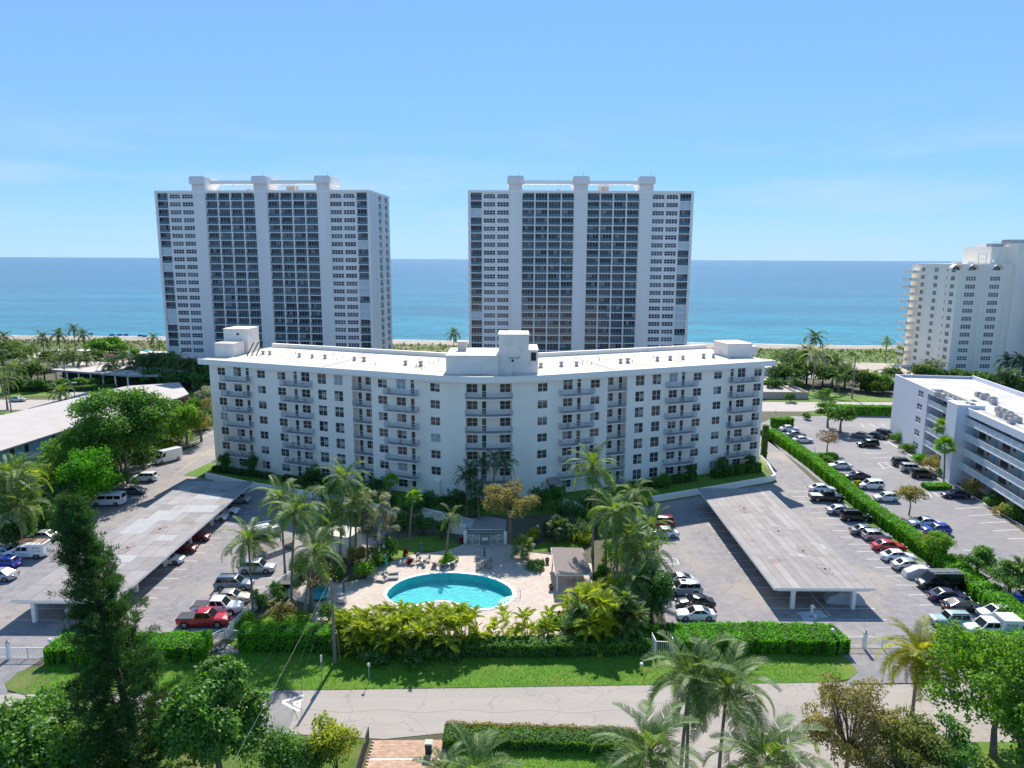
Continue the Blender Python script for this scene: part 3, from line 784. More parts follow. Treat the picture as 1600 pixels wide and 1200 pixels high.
# openings' contents
wm = {}
wm['n'] = window_mesh('window_small', W_, HN, 2, 2, M['trim'], M['glass'])
wm['N'] = window_mesh('window_top', W_, HN + .3, 2, 2, M['trim'], M['glass'])
wm['t'] = window_mesh('window_tall', W_, HT, 2, 2, M['trim'], M['glass'])
shut = {k: window_mesh('shuttered_' + k, W_, h, 2, 2, M['trim'], M['shutter_w'], bar=.03)[1] for k, h in (('n', HN), ('N', HN + .3), ('t', HT))}
def put(me_f, me_g, s, z, d, parent=main, name='window'):
    x, y = fpt(s, d)
    o = link(name, me_f, parent, (x, y, z), (0, 0, fang(s)))
    if me_g: link('pane', me_g, o)
    return o
rr = random.Random(5)
blinds = []
for (xa, xb, za, zb) in ((-.9, .9, .8, 1.5), (-.9, 0, .1, 1.5), (.0, .9, .45, 1.5), (-.9, .9, 1.1, 1.5)):
    q = MB(); q.face([(xa, -.016, za), (xb, -.016, za), (xb, -.016, zb), (xa, -.016, zb)]); blinds.append(q.mesh('window_blind', M['blind']))
for s, z, k in wlist:
    sh = rr.random() < .045
    o = put(wm[k][0], shut[k] if sh else wm[k][1], s, z, -.10)
    if sh: o['label'] = 'window closed with white storm shutter'
    elif rr.random() < .42: link('blind', blinds[rr.randrange(4)], o)
def door_mesh(h, tr=False):
    f = MB(); w = .84
    f.box(-w / 2, -w / 2 + .07, -.05, 0, 0, h); f.box(w / 2 - .07, w / 2, -.05, 0, 0, h); f.box(-w / 2 + .07, w / 2 - .07, -.05, 0, h - .07, h)
    if tr: f.box(-w / 2 + .07, w / 2 - .07, -.05, 0, h - .62, h - .5)
    f.box(-w / 2 + .07, w / 2 - .07, -.045, -.005, .95, 1.05)
    g = MB(); g.face([(-w / 2 + .02, -.01, 0), (w / 2 - .02, -.01, 0), (w / 2 - .02, -.01, h - .02), (-w / 2 + .02, -.01, h - .02)])
    return f.mesh('balcony_door', M['trim']), g.mesh('door_pane', M['glass'])
dm = {}
for s, z, h, i in dlist:
    key = round(h, 2)
    if key not in dm: dm[key] = door_mesh(h, i == 0)
    put(dm[key][0], dm[key][1], s, z, -.10, name='balcony_door')
# projecting balconies
BW, BD = 6.4, 1.55
mbs = MB(); mbs.box(-BW / 2, BW / 2, -BD, 0, -.17, 0, 0); slab_me = mbs.mesh('balcony_slab', [M['trim']])
mbs = MB(); mbs.face([(-BW / 2 + .08, -BD + .08, .006), (BW / 2 - .08, -BD + .08, .006), (BW / 2 - .08, 0, .006), (-BW / 2 + .08, 0, .006)]); floor_me = mbs.mesh('balcony_floor', M['balfloor'])
rail_me = railing_mesh('balcony_railing', [(-BW / 2 + .05, -.02), (-BW / 2 + .05, -BD + .06), (BW / 2 - .05, -BD + .06), (BW / 2 - .05, -.02)])
def chair_mesh(name='balcony_chair', m=None):
    c = MB()
    c.box(-.25, .25, -.25, .25, .38, .44); c.box(-.25, .25, .2, .27, .44, .95)
    for x in (-.22, .22):
        for y in (-.22, .22): c.box(x - .025, x + .025, y - .025, y + .025, 0, .38)
        c.box(x - .03, x + .03, -.24, .2, .60, .64)
    return c.mesh(name, m or M['furn'])
chair_me = chair_mesh()
c = MB(); c.lathe([(.28, 0), (.05, .04), (.05, .66), (.45, .68), (.45, .72)], 10); table_me = c.mesh('balcony_table', M['furn'])
furn_spots = []
for bi, (s0, s1, sw, sd, nf) in enumerate(bals):
    for i in range(7):
        if i == 6 and True: 
            if nf == 7 and bi not in (1,2): continue
        if i >= 7: continue
        z = zfl[i] + .02
        if z < .5: continue
        sc = (s0 + s1) / 2
        x, y = fpt(sc, 0)
        b_ = link('balcony', slab_me, main, (x, y, z), (0, 0, fang(sc)))
        link('floor', floor_me, b_); link('railing', rail_me, b_)
        if rr.random() < .45:
            for q in rr.choice(((0,), (0, 2), (0, 1, 2), (1, 2))):
                furn_spots.append((fpt(sc + (q - 1) * 2 + rr.uniform(-.5, .5), rr.uniform(.5, 1.1)), z + .01, rr.uniform(0, 6.3), rr.random() < .25, bi, i, q))
# recessed bays
for s0, s1, sw, sd, nf in recs + [(crec[0], crec[1], None, 59.9, 7)]:
    dep = 1.5 if sw else 1.1
    if sw: bw = [(sw, 'n')]; dd = [sd]
    else: bw = [(56.85, 'n'), (62.9, 'n')]; dd = [59.05]
    for i in range(7):
        z = zfl[i] + .02
        if z < (.3 if sw else .9): z = .31 if sw else .91
        # back wall with openings, one storey
        mb = MB(); zt = top[i] + .55 if i == 0 else zfl[i - 1] - .16 + .02
        fnb = lambda s, d, dep=dep: fpt(s, d - dep + .02)
        o2 = []
        for (q, k) in bw: o2.append((q - W_ / 2, q + W_ / 2, max(top[i] - HN, z + .4), top[i]))
        for q in dd: o2.append((q - .42, q + .42, z + .03, top[i] - .02))
        opening_wall(mb, fnb, s0, s1, z - .01, zt, o2, .12, cuts=[s for s in FS if s0 < s < s1])
        mb.build('recess_wall', M['white'], main)
        for (q, k) in bw:
            if top[i] - HN > z + .4: put(wm['n'][0], wm['n'][1], q, top[i] - HN, -dep - .05)
            else:
                put(wm['n'][0], wm['n'][1], q, z + .4, -dep - .05).scale = (1, 1, (top[i] - z - .4) / HN)
        for q in dd:
            h = round(top[i] - .02 - z - .03, 2)
            if h not in dm: dm[h] = door_mesh(h)
            put(dm[h][0], dm[h][1], q, z + .03, -dep - .05, name='balcony_door')
        st = [s0] + [s for s in FS if s0 < s < s1] + [s1]
        d0 = .12 if sw else .75
        mb = MB(); mb.prism([fpt(s, d0) for s in st] + [fpt(s, -dep + .03) for s in st[::-1]], z - .17, z, 0, 1)
        b_ = mb.build('recessed_balcony', [M['trim'], M['balfloor']], main)
        pts = [fpt(s, d0 - .06) for s in st]
        if not sw: pts = [fpt(s0 + .02, .02)] + pts + [fpt(s1 - .02, .02)]
        r_ = railing_mesh('bay_railing', pts, 1.05, .15 if sw else .17)
        o = link('railing', r_, b_); o.location = (0, 0, z)
# roof furniture
def W2L(x, y): return (x - BO[0], y - BO[1])
def bbox(name, x0, x1, y0, y1, z0, z1, m=None, rot=0):
    mb = MB(); cx, cy = (x0 + x1) / 2 - BO[0], (y0 + y1) / 2 - BO[1]
    hx, hy = (x1 - x0) / 2, (y1 - y0) / 2
    mb.box(-hx, hx, -hy, hy, z0, z1); mb.box(-hx - .06, hx + .06, -hy - .06, hy + .06, z1, z1 + .14)
    o = mb.build(name, m or M['penthouse'], main); o.location = (cx, cy, 0); o.rotation_euler = (0, 0, rot); return o
bbox('penthouse', -11.6, -2.42, 123.3, 134, 22.0, 25.2)
bbox('lift_tower', -2.4, 2.95, 124.6, 131, 22.0, 28.8)
bbox('penthouse', 2.96, 4.6, 124.9, 133, 22.0, 26.0)
o = bbox('stair_bulkhead', -60.9, -55.6, 149.7, 155, 22.0, 27.1, rot=-.1)
o = bbox('stair_bulkhead', -60.9, -56.8, 144.7, 149.3, 22.0, 24.6, rot=-.1)
o = bbox('stair_bulkhead', 44.2, 49.7, 147.2, 153.5, 22.0, 24.7, rot=.2)
o = bbox('stair_bulkhead', 49.2, 52.2, 150.6, 154.0, 22.0, 23.7, rot=.2)
mb = MB(); x, y = W2L(-9.2, 130); mb.box(x - .8, x + .8, y - .7, y + .7, 25.34, 26.9); mb.box(x - .95, x + .95, y - .85, y + .85, 26.9, 27.1)
mb.build('exhaust_hood', M['roofwhite'], main)
mb = MB(); x, y = W2L(.1, 124.55)
mb.box(x - .45, x + .45, y - .38, y, 24.0, 24.65); mb.build('air_conditioner', M['trim'], main)
mb = MB(); mb.tube([(x, y - .39, 24.33), (x, y - .41, 24.33)], .25, 10); mb.tube([(x - .7, y - .1, 24.75), (x + 1.0, y - .1, 24.75), (x + 1.3, y - .05, 25.1)], .05, 5)
mb.build('condenser_fan', M['dark'], main)
mb = MB(); x, y = W2L(3.8, 124.86); mb.box(x - .45, x + .45, y - .03, y, 24.2, 25.7); mb.build('louvre', M['dark'], main)
mb = MB(); x, y = W2L(-58, 149.6); mb.lathe([(.28, 0), (.28, .04)], 10); o = mb.build('vent_cap', M['door'], main); o.location = (x, y, 26.1); o.rotation_euler = (PI / 2, 0, 0)
def roofpx(u, v): return G(u, v, 22.02)
def strip(name, pts, w, z, m):
    mb = MB()
    for a, b_ in zip(pts[:-1], pts[1:]):
        a = Vector(W2L(*a)); b_ = Vector(W2L(*b_)); d = (b_ - a).normalized(); n = Vector((-d.y, d.x)) * w / 2
        mb.face([(*(a - n), z), (*(b_ - n), z), (*(b_ + n), z), (*(a + n), z)])
    return mb.build(name, m, main)
strip('expansion_joint', [roofpx(502, 574), roofpx(560, 559), roofpx(597, 551.5)], .35, 22.012, M['joint'])
strip('expansion_joint', [roofpx(898, 559), roofpx(968, 580)], .35, 22.012, M['joint'])
strip('rust_streak', [roofpx(905, 571), roofpx(935, 575), roofpx(956, 578)], 1.6, 22.008, M['roofwhite'])
mb = MB()
for u, v, r in ((942, 577, 1.0), (930, 574, .8), (915, 566, .7), (700, 569, .8), (750, 585, .9), (745, 586, .7), (690, 580, .8)):
    x, y = W2L(*roofpx(u, v)); P = [(x + r * (1.6 + .5 * math.sin(5 * t + u)) * math.cos(t), y + r * (.7 + .3 * math.sin(3 * t)) * math.sin(t), 22.016) for t in np.linspace(0, 2 * PI, 14)[:-1]]
    mb.face(P)
mb.build('rust_stain', mat('pale_rust', (.50, .33, .22), .9, (.62, .5, .42), 1.2), main)
mb = MB(); mb.lathe([(.34, 0), (.34, .25), (.22, .3), (.22, .42), (.42, .55), (.30, .8), (.05, .92)], 9); vent_me = mb.mesh('roof_vent', mat('weathered_vent', (.42, .36, .33), .7, (.55, .5, .48), 3))
mb = MB(); mb.tube([(0, 0, 0), (0, 0, .6)], .09, 6); pipe_me = mb.mesh('vent_pipe', M['greymetal'])
vents = [(300 + x / 4, 500 + y / 4) for x, y in ((445, 215), (487, 217), (672, 232), (752, 237), (832, 241), (1015, 254), (1075, 259), (1335, 281), (1430, 287))]
vents += [(600 + x / 4, 500 + y / 4) for x, y in ((980, 297), (1108, 290), (1203, 287), (740, 355), (812, 355))]
vents += [(900 + x / 4, 500 + y / 4) for x, y in ((278, 270), (323, 268), (508, 256), (588, 251), (668, 246), (797, 238), (858, 236))]
for k, (u, v) in enumerate(vents):
    x, y = W2L(*roofpx(u, v)); link('roof_vent', vent_me, main, (x, y, 22.01), None, rr.uniform(.9, 1.25))
for k in range(46):
    s = rr.uniform(3, FL - 3)
    if 48 < s < 70: continue
    x, y = fpt(s, -rr.uniform(4, 17)); link('vent_pipe', pipe_me, main, (x, y, 22.01), None, rr.uniform(.5, 1.1))
mb = MB()   # steel ladder by the left bulkhead
x, y = W2L(-54.8, 148.5)
for k in range(3): mb.tube([(x + k * .8, y - 3 + k * .4, 22), (x + .9 + k * .8, y - 1.0 + k * .4, 24.6)], .12, 5)
mb.build('pipe_stand', M['bark_dark'], main)
# ground floor service door, meter board, niche, awning
def onwall(name, s, z0, z1, w, d, m, d0=.0):
    mb = MB(); mb.box(-w / 2, w / 2, -d, -d0, z0, z1); o = mb.build(name, m, main); x, y = fpt(s, 0); o.location = (x, y, 0); o.rotation_euler = (0, 0, fang(s)); return o
onwall('buttress', 50.4, 0, 3.2, 1.3, .5, M['trim']); onwall('service_door', 52.5, 0, 2.2, 1.1, .08, M['trim']); onwall('door_window', 52.5, 1.3, 1.7, .35, .1, M['dark'], .081)
onwall('meter_board', 53.9, .6, 1.9, .9, .18, M['greymetal'])
mb = MB(); mb.face([(-1.1, -1.5, 2.5), (1.1, -1.5, 2.5), (1.1, 0, 3.3), (-1.1, 0, 3.3)]); mb.face([(-1.1, 0, 3.3), (-1.1, 0, 2.5), (-1.1, -1.5, 2.5)]); mb.face([(1.1, -1.5, 2.5), (1.1, 0, 2.5), (1.1, 0, 3.3)]); mb.box(-1.1, 1.1, -1.5, -1.42, 2.3, 2.5)
o = mb.build('entrance_awning', M['tilepink'], main); x, y = fpt(71.6); o.location = (x, y, 0); o.rotation_euler = (0, 0, fang(71.6))
onwall('entrance_door', 71.6, 0, 2.3, 1.1, .06, mat('brown_door', (.12, .07, .045), .6))
mb = MB(); mb.tube([(0, -.05, 2.4), (0, -.3, 2.6), (0, -.4, 2.2), (0, -.15, 1.6)], .07, 5); o = mb.build('wall_lamp', M['black'], main); x, y = fpt(69.6); o.location = (x, y, 0); o.rotation_euler = (0, 0, fang(69.6))
# furniture standing on balconies
floors_w = ['top floor', 'sixth floor', 'fifth floor', 'fourth floor', 'third floor', 'second floor', 'first floor']
bays_w = ['leftmost', 'second', 'third', 'fourth', 'fifth', 'rightmost']
for (p, z, a, tb, bi, i, q) in furn_spots:
    o = link('balcony_table' if tb else 'balcony_chair', table_me if tb else chair_me, None, (p[0] + BO[0], p[1] + BO[1], z), (0, 0, a))
    tag(o, 'small patio %s at the %s of the %s balcony, %s projecting stack' % ('table' if tb else 'chair', ('left end', 'middle', 'right end')[q], floors_w[i], bays_w[bi]), 'table' if tb else 'chair', 'balcony furniture on stack %d level %d' % (bi + 1, 7 - i))
# low white retaining walls before the wings
def wallrun(name, pts, h, t, m, label, cat='wall', z0=0):
    o0 = pts[0]; mb = MB()
    P = [Vector((p[0] - o0[0], p[1] - o0[1])) for p in pts]
    lft, rgt = [], []
    for k, p in enumerate(P):
        d = (P[min(k + 1, len(P) - 1)] - P[max(k - 1, 0)]).normalized(); n = Vector((-d.y, d.x)) * t / 2
        lft.append(tuple(p + n)); rgt.append(tuple(p - n))
    for k in range(len(P) - 1): mb.prism([rgt[k], rgt[k + 1], lft[k + 1], lft[k]], z0, h)
    o = mb.build(name, m); o.location = (o0[0], o0[1], 0); tag(o, label, cat); return o
wallrun('retaining_wall', [(-59.0, 131.9), (-47.9, 126.0), (-37.9, 121.9), (-30, 118.6), (-24.4, 115.4), (-18, 112), (-13, 110.2)], 1.15, .3, M['white'], 'long low white retaining wall in front of the left wing planting', 'wall')
wallrun('retaining_wall', [(17.6, 114.9), (25.2, 119.4), (37, 125), (49.6, 131.2), (50.9, 132.2), (51.5, 135.5), (52.6, 141), (53, 146)], 1.15, .3, M['white'], 'low white retaining wall bending round the lawn before the right wing', 'wall')
# ------------------------------------------------------------------ the two beach towers
TH, NR, PITCHT, Z0T = 65.0, 21, 2.80, 6.2
def tw(name, w, h, nx, ny, gm, bar=.05): return window_mesh(name, w, h, nx, ny, M['tower'], gm, .06, bar)
win4 = tw('tower_window', 4.1, 1.55, 4, 2, M['glass_tower'], .065)
bayw = tw('tower_sliding_door', 4.2, 2.42, 4, 1, M['glass_tower'], .03)
mb = MB(); mb.box(-2.1, 2.1, -.03, 0, .02, .95); mb.box(-2.1, 2.1, -.05, -.031, .92, 1.0)
for k in range(5): mb.box(-2.1 + k * 1.04, -2.06 + k * 1.04, -.05, -.031, .02, .92)
bay_rail = mb.mesh('glass_railing', M['rail_glass'])
mb = MB(); mb.box(-2.1, 2.1, -.06, 0, 0, 2.5)
for k in range(14): mb.box(-2.1, 2.1, -.075, -.061, .1 + k * .175, .16 + k * .175)
bay_shut = mb.mesh('storm_shutter', M['shutter'])
curt = []
for (xa, xb) in ((-2.05, -1.05), (-1.0, 0), (0.05, 1.0), (-2.05, 0), (1.05, 2.05)):
    q = MB(); q.face([(xa, -.018, .1), (xb, -.018, .1), (xb, -.018, 2.35), (xa, -.018, 2.35)]); curt.append(q.mesh('curtain', M['curtain']))
def tower(label, cx, cy, rz, seed):
    t = thing('apartment_tower', label, 'building', (cx, cy, 0), rz)
    r2 = random.Random(seed)
    HW, DEP = 39.7, 27
    wx = [-32.25, -27.45, 27.45, 32.25]; ex = [-37.1, 37.1]; bx_ = [-18.65 + 4.65 * k for k in range(4)] + [4.7 + 4.65 * k for k in range(4)]
    bx_ = [-(4.55 + 4.65 * k) for k in range(4)] + [4.55 + 4.65 * k for k in range(4)]
    fn = lambda s, d: (s, -d)
    mb = MB(); ops = []
    for k in range(NR):
        z = Z0T + k * PITCHT
        for x in wx: ops.append((x - 2.05, x + 2.05, z + .75, z + 2.30, .15))
    ops += [(x - 2.1, x + 2.1, Z0T + k * PITCHT + .14, Z0T + (k + 1) * PITCHT - .14, 1.0) for x in bx_ + ex for k in range(NR)]
    # the balcony strips: one storey-high opening per cell
    opening_wall(mb, fn, -HW, HW, Z0T - 1.6, TH, ops)
    mb.face([(-HW, DEP, 0), (-HW, 0, 0), (-HW, 0, TH), (-HW, DEP, TH)])
    mb.face([(-HW, 0, TH), (HW, 0, TH), (HW, DEP, TH), (-HW, DEP, TH)])
    mb.face([(HW, DEP, 0), (-HW, DEP, 0), (-HW, DEP, TH), (HW, DEP, TH)])
    # seaward-turned right side with its own balcony recesses
    fs = lambda s, d: (HW + d, s)
    ops = []
    for k in range(NR):
        z = Z0T + k * PITCHT
        ops.append((11.5, 15.5, z + .3, z + 2.5, 1.4)); ops.append((20.5, 24.5, z + .3, z + 2.5, 1.4))
    opening_wall(mb, fs, 0, DEP, 0, TH, ops)
    mb.face([(-HW, 0, 0), (HW, 0, 0), (HW, 0, Z0T - 1.6), (-HW, 0, Z0T - 1.6)], 1)
    mb.build('wall', [M['tower'], M['tower_dark']], t)
    # pier ribs and parapet
    for x in (-23.05, 0, 23.05):
        m2 = MB(); m2.box(x - 2.25, x + 2.25, -.35, -.003, 0, TH); m2.build('pier', M['tower'], t)
    for x in (-39.3, 39.3): m2 = MB(); m2.box(x - .5, x + .5, -.18, -.003, 2, TH); m2.build('corner_pier', M['tower'], t)
    m2 = MB(); m2.box(-HW - .12, HW + .12, -.25, DEP + .12, TH, TH + .75); m2.build('parapet', M['trim'], t)
    for k in range(NR):
        z = Z0T + k * PITCHT
        for x in wx:
            o = link('window', win4[0], t, (x, .10, z + .75)); link('pane', win4[1], o)
        for x in bx_ + ex:
            if x in ex and r2.random() < .27:
                o = link('storm_shutter', bay_shut, t, (x, .25, z + .14)); continue
            o = link('window', bayw[0], t, (x, .98, z + .14)); link('pane', bayw[1], o)
            if r2.random() < .42: link('curtain', curt[r2.randrange(5)], o)
            link('railing', bay_rail, t, (x, .06, z + .14))
        for y in (13.5, 22.5):
            o = link('storm_shutter' if r2.random() < .3 else 'railing', bay_rail, t, (HW - .06, y, z + .2), (0, 0, PI / 2))
    # rounded upper corners of the top openings
    m2 = MB(); zt = Z0T + NR * PITCHT - .14
    def corner(x, sx, zt):
        r = .95; P = [(x, zt)] + [(x + sx * r * (1 - math.cos(a)), zt - r + r * math.sin(a)) for a in np.linspace(0, PI / 2, 6)]
        f = [(p[0], -.001, p[1]) for p in P]; bq = [(p[0], .2, p[1]) for p in P]
        if sx < 0: f = f[::-1]; bq = bq[::-1]
        m2.face(f[::-1]); m2.face(bq)
    for x in bx_[:4]: pass
    for x in (bx_[3], bx_[4], ex[0]): corner(x - 2.1, 1, zt)
    for x in (bx_[0], bx_[7], ex[1]): corner(x + 2.1, -1, zt)
    corner(bx_[4] - 2.1, 1, zt)
    zt2 = Z0T + (NR - 1) * PITCHT + 2.30
    for x in wx: corner(x - 2.05, 1, zt2); corner(x + 2.05, -1, zt2)
    m2.build('arch_corner', M['tower'], t)
    # rooftop: three T-shaped pylons joined by beams on slim posts
    for x in (-23.05, 0, 23.05):
        m2 = MB(); m2.box(x - 2.4, x + 2.4, -.3, 9, TH + .75, TH + 2.9)
        m2.prism([(x - 2.9, -1.0), (x - 2.4, -1.3), (x + 2.4, -1.3), (x + 2.9, -1.0), (x + 2.9, 10), (x - 2.9, 10)], TH + 2.9, TH + 5.3)
        m2.box(x - 2.6, x + 2.6, -.9, 9.6, TH + 5.3, TH + 5.65)
        m2.build('pylon', M['tower'], t)
    for x in (-11.5, 11.5):
        m2 = MB(); m2.box(x - 8.6, x + 8.6, 3.0, 4.6, TH + 3.2, TH + 4.5)
        for k in (-1, 0, 1): m2.box(x + k * 4.4 - .12, x + k * 4.4 + .12, 3.4, 3.7, TH + .75, TH + 3.2)
        m2.build('roof_beam', M['trim'], t)
    m2 = MB(); m2.box(7, 10.5, 6, 9, TH + .75, TH + 2.9); m2.box(-8, -6.8, 6, 7.5, TH + .75, TH + 1.9); m2.build('chiller', mat('beige_unit', (.45, .38, .30), .7), t)
    m2 = MB()
    for x in (-22, .8, 24.5): m2.tube([(x, 1, TH + 5.6), (x, 1, TH + 7.4)], .06, 4)
    m2.build('antenna', M['greymetal'], t)
    return t
tower('left one of the two tall balcony towers by the sea, its narrow right side showing', -90.2, 262.0, R(-5.0), 3)
tower('right-hand tall balcony tower by the sea, facing squarely, behind the rooftop lift tower', 24.0, 258.0, 0, 8)

# ------------------------------------------------------------------ far white tower at the right edge
ft = thing('apartment_tower', 'white stepped fourteen-storey block at the right edge with arched top windows and side balconies', 'building', (158.5, 255.5, 0), 0)
mb = MB(); TZ = 40.9
w4 = window_mesh('wide_window', 3.6, 1.5, 4, 2, M['white'], M['glass'], .06, .09)
w2 = window_mesh('side_window', 2.3, 1.5, 2, 2, M['white'], M['glass'], .06, .07)
w1 = window_mesh('slit_window', .6, 1.1, 1, 1, M['white'], M['glass'])
fn = lambda s, d: (s, -d)
rows = [TZ - 1.0 - 2.86 * k for k in range(14)]
ops = []
for zt in rows[1:]:
    for x in (4.6, 13.2): ops.append((x - 1.8, x + 1.8, zt - 2.0, zt - .5))
opening_wall(mb, fn, 0, 26, 0, TZ, ops)
fs = lambda s, d: (-d, 31 - s)
# left (north) side: s runs from the back to the front corner
fs2 = lambda s, d: (0 - d, 30 - s)
ops = []
for k, zt in enumerate(rows):
    for s in (8, 16.5): ops.append((s - 1.15, s + 1.15, zt - 2.0, zt - .5))
    ops.append((23.0, 23.6, zt - 1.8, zt - .7)); ops.append((25.8, 28.1, zt - 2.0, zt - .5))
opening_wall(mb, fs2, 0, 30, 0, TZ, ops)
mb.face([(0, 0, TZ), (26, 0, TZ), (26, 30, TZ), (0, 30, TZ)]); mb.face([(26, 30, 0), (0, 30, 0), (0, 30, TZ), (26, 30, TZ)])
mb.build('wall', M['white'], ft)
for zt in rows[1:]:
    for x in (4.6, 13.2):
        o = link('window', w4[0], ft, (x, .08, zt - 2.0)); link('pane', w4[1], o)
for k, zt in enumerate(rows):
    for s, ww, z in ((8, w2, zt - 2.0), (16.5, w2, zt - 2.0), (23.3, w1, zt - 1.8), (26.95, w2, zt - 2.0)):
        o = link('window', ww[0], ft, (.08, 30 - s, z), (0, 0, -PI / 2)); link('pane', ww[1], o)
    if k % 1 == 0:
        m2 = MB(); m2.box(-3.2 if k % 3 else -2.2, -.002, 24.5, 30.5, zt - 2.75, zt - 2.55); m2.box(-3.2 if k % 3 else -2.2, -3.05 if k % 3 else -2.05, 24.5, 30.5, zt - 2.55, zt - 1.6)
        m2.box(-3.2 if k % 3 else -2.2, -.002, 24.5, 24.65, zt - 2.55, zt - 1.6)
        m2.build('balcony', M['white'], ft)
m2 = MB()
for x in (8.9, 17.6): m2.box(x - .35, x + .35, -.45, -.002, 0, TZ)
for x in (1.6, 7.4, 10.4, 16.1): m2.box(x - .12, x + .12, -.22, -.002, 0, TZ - 1)
m2.build('pilaster', M['white'], ft)
for x in (-1.2, 4.6, 13.2):     # arched dormer heads at the top storey
    m2 = MB(); r = 1.75; P = [(r * math.cos(a), r * math.sin(a)) for a in np.linspace(0, PI, 12)]
    for a, b_ in zip(P[:-1], P[1:]): m2.face([(x + a[0], -1.1, TZ - 1.9 + a[1]), (x + b_[0], -1.1, TZ - 1.9 + b_[1]), (x + b_[0], 1.2, TZ - 1.9 + b_[1]), (x + a[0], 1.2, TZ - 1.9 + a[1])][::-1])
    m2.build('arched_hood', M['white'], ft)
    m2 = MB(); m2.face([(x + .86 * p[0], -.03, TZ - 2.2 + .86 * p[1]) for p in P][::-1]); o = m2.build('arched_window', M['glass'], ft)
    m2 = MB(); m2.box(x - .05, x + .05, -.08, -.031, TZ - 2.2, TZ - .75); m2.box(x - 1.4, x + 1.4, -.08, -.031, TZ - 2.25, TZ - 2.15); m2.build('window_bar', M['white'], ft)
m2 = MB(); m2.box(13.4, 19.5, 4, 20, TZ, 47.0); m2.build('roof_block', M['white'], ft)
m2 = MB(); m2.box(19.5, 26, -.9, 22, 0, 48.2); m2.build('stair_tower', M['white'], ft)
m2 = MB()
for x in np.arange(13.6, 19.6, 1.5): m2.box(x - .03, x + .03, 4.0, 4.06, 47, 48.8)
m2.box(13.4, 19.5, 4, 4.06, 48.7, 48.8); m2.box(13.4, 19.5, 4, 4.06, 47.9, 47.96); m2.build('roof_railing', M['greymetal'], ft)
m2 = MB(); m2.box(14.5, 19, 6, 9, 47, 48.2); m2.box(20, 26, 4, 9, 48.2, 49.6); m2.build('cooling_unit', M['greymetal'], ft)
m2 = MB()
for x in (7.8, 10.6): m2.box(x - .06, x + .06, 2, 2.12, TZ, 44.5)
m2.box(7.8, 10.6, 2, 2.1, 44.4, 44.5); m2.box(7.8, 10.6, 2, 2.1, 42.5, 42.6); m2.build('antenna_frame', M['greymetal'], ft)
m2 = MB(); m2.lathe([(.1, 0), (.6, .2), (.85, .5)], 10); o = m2.build('satellite_dish', M['trim'], ft); o.location = (13.5, 1.5, TZ + 1.2); o.rotation_euler = (R(60), 0, R(200))
m2 = MB()
for x in (-4.5, 9.0): pass
for x, y in ((1, 4), (6, 5), (7, 14)): m2.box(x, x + 2.5, y, y + 2, TZ, TZ + 1.0)
m2.build('roof_unit', M['white'], ft)
# right-hand wing with glazed balconies
wg = MB(); wg.box(26.0, 60, -6, 20, 0, 38); wg.build('side_wing', M['white'], ft)
w8 = window_mesh('wing_window', 3.4, 2.0, 3, 1, M['white'], M['glass'])
for k in range(12):
    o = link('window', w8[0], ft, (28.2, -6.02, 2.5 + k * 2.86)); link('pane', w8[1], o)
    o = link('window', w8[0], ft, (25.98, -3.0, 2.5 + k * 2.86), (0, 0, -PI / 2)); link('pane', w8[1], o)

# ------------------------------------------------------------------ neighbour: five-storey corridor block on the right
nb = thing('corridor_building', 'five-storey pale block with open railed corridors beside the right car park', 'building', (88.5, 147.8, 0), math.atan2(-56.5, -9.6))
# local +x runs along the west face towards the camera, +y points away from the car park (east is -y ... built below)
NL0, NL1, NH = -21.0, 52.0, 15.1
fnn = lambda s, d: (s, -d)     # facade on y=0 seen from -y
nbm = mat('cool_white_paint', (.70, .72, .80), .75, (.67, .69, .77), .2)
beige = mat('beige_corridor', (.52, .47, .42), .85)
mb = MB(); ops = []
fl5 = [.3 + 2.9 * k for k in range(5)]
for z in fl5: ops.append((-6.2, -3.4, z + .75, z + 2.15, .15))
opening_wall(mb, fnn, NL0, -1.0, 0, NH, ops)
NBW = 17
mb.face([(NL0, NBW, 0), (NL0, 0, 0), (NL0, 0, NH), (NL0, NBW, NH)])
mb.face([(NL1, 0, 0), (NL1, NBW, 0), (NL1, NBW, NH), (NL1, 0, NH)])
mb.face([(NL1, NBW, 0), (NL0, NBW, 0), (NL0, NBW, NH), (NL1, NBW, NH)])
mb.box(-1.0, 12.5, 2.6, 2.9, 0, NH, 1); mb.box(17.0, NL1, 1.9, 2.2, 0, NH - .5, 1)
mb.face([(-1, 0, 0), (-1, 2.6, 0), (-1, 2.6, NH), (-1, 0, NH)])
mb.box(-1.0, 12.5, 0, .25, NH - 1.0, NH); mb.box(17, NL1, 0, .25, NH - 1.6, NH - .3)
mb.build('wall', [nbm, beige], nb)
m2 = MB(); m2.box(12.5, 17.0, -1.6, 3.2, 0, NH + .15); m2.build('stair_tower', nbm, nb)
nw = window_mesh('pair_window', 2.8, 1.4, 2, 2, nbm, M['glass'], .06, .08)
for z in fl5:
    o = link('window', nw[0], nb, (-4.8, .08, z + .75)); link('pane', nw[1], o)
rl1 = railing_mesh('corridor_railing', [(-1, .12), (12.5, .12)], 1.05, .28, M['rail'], .03)
rl2 = railing_mesh('corridor_railing_long', [(17, .12), (NL1, .12)], 1.05, .28, M['rail'], .03)
ap = mat('aqua_panel', (.42, .58, .66), .5)
m2 = MB(); m2.box(-1, 12.5, .13, .15, .12, .98); pn1 = m2.mesh('railing_panel', ap)
m2 = MB(); m2.box(17, NL1, .13, .15, .12, .98); pn2 = m2.mesh('railing_panel_long', ap)
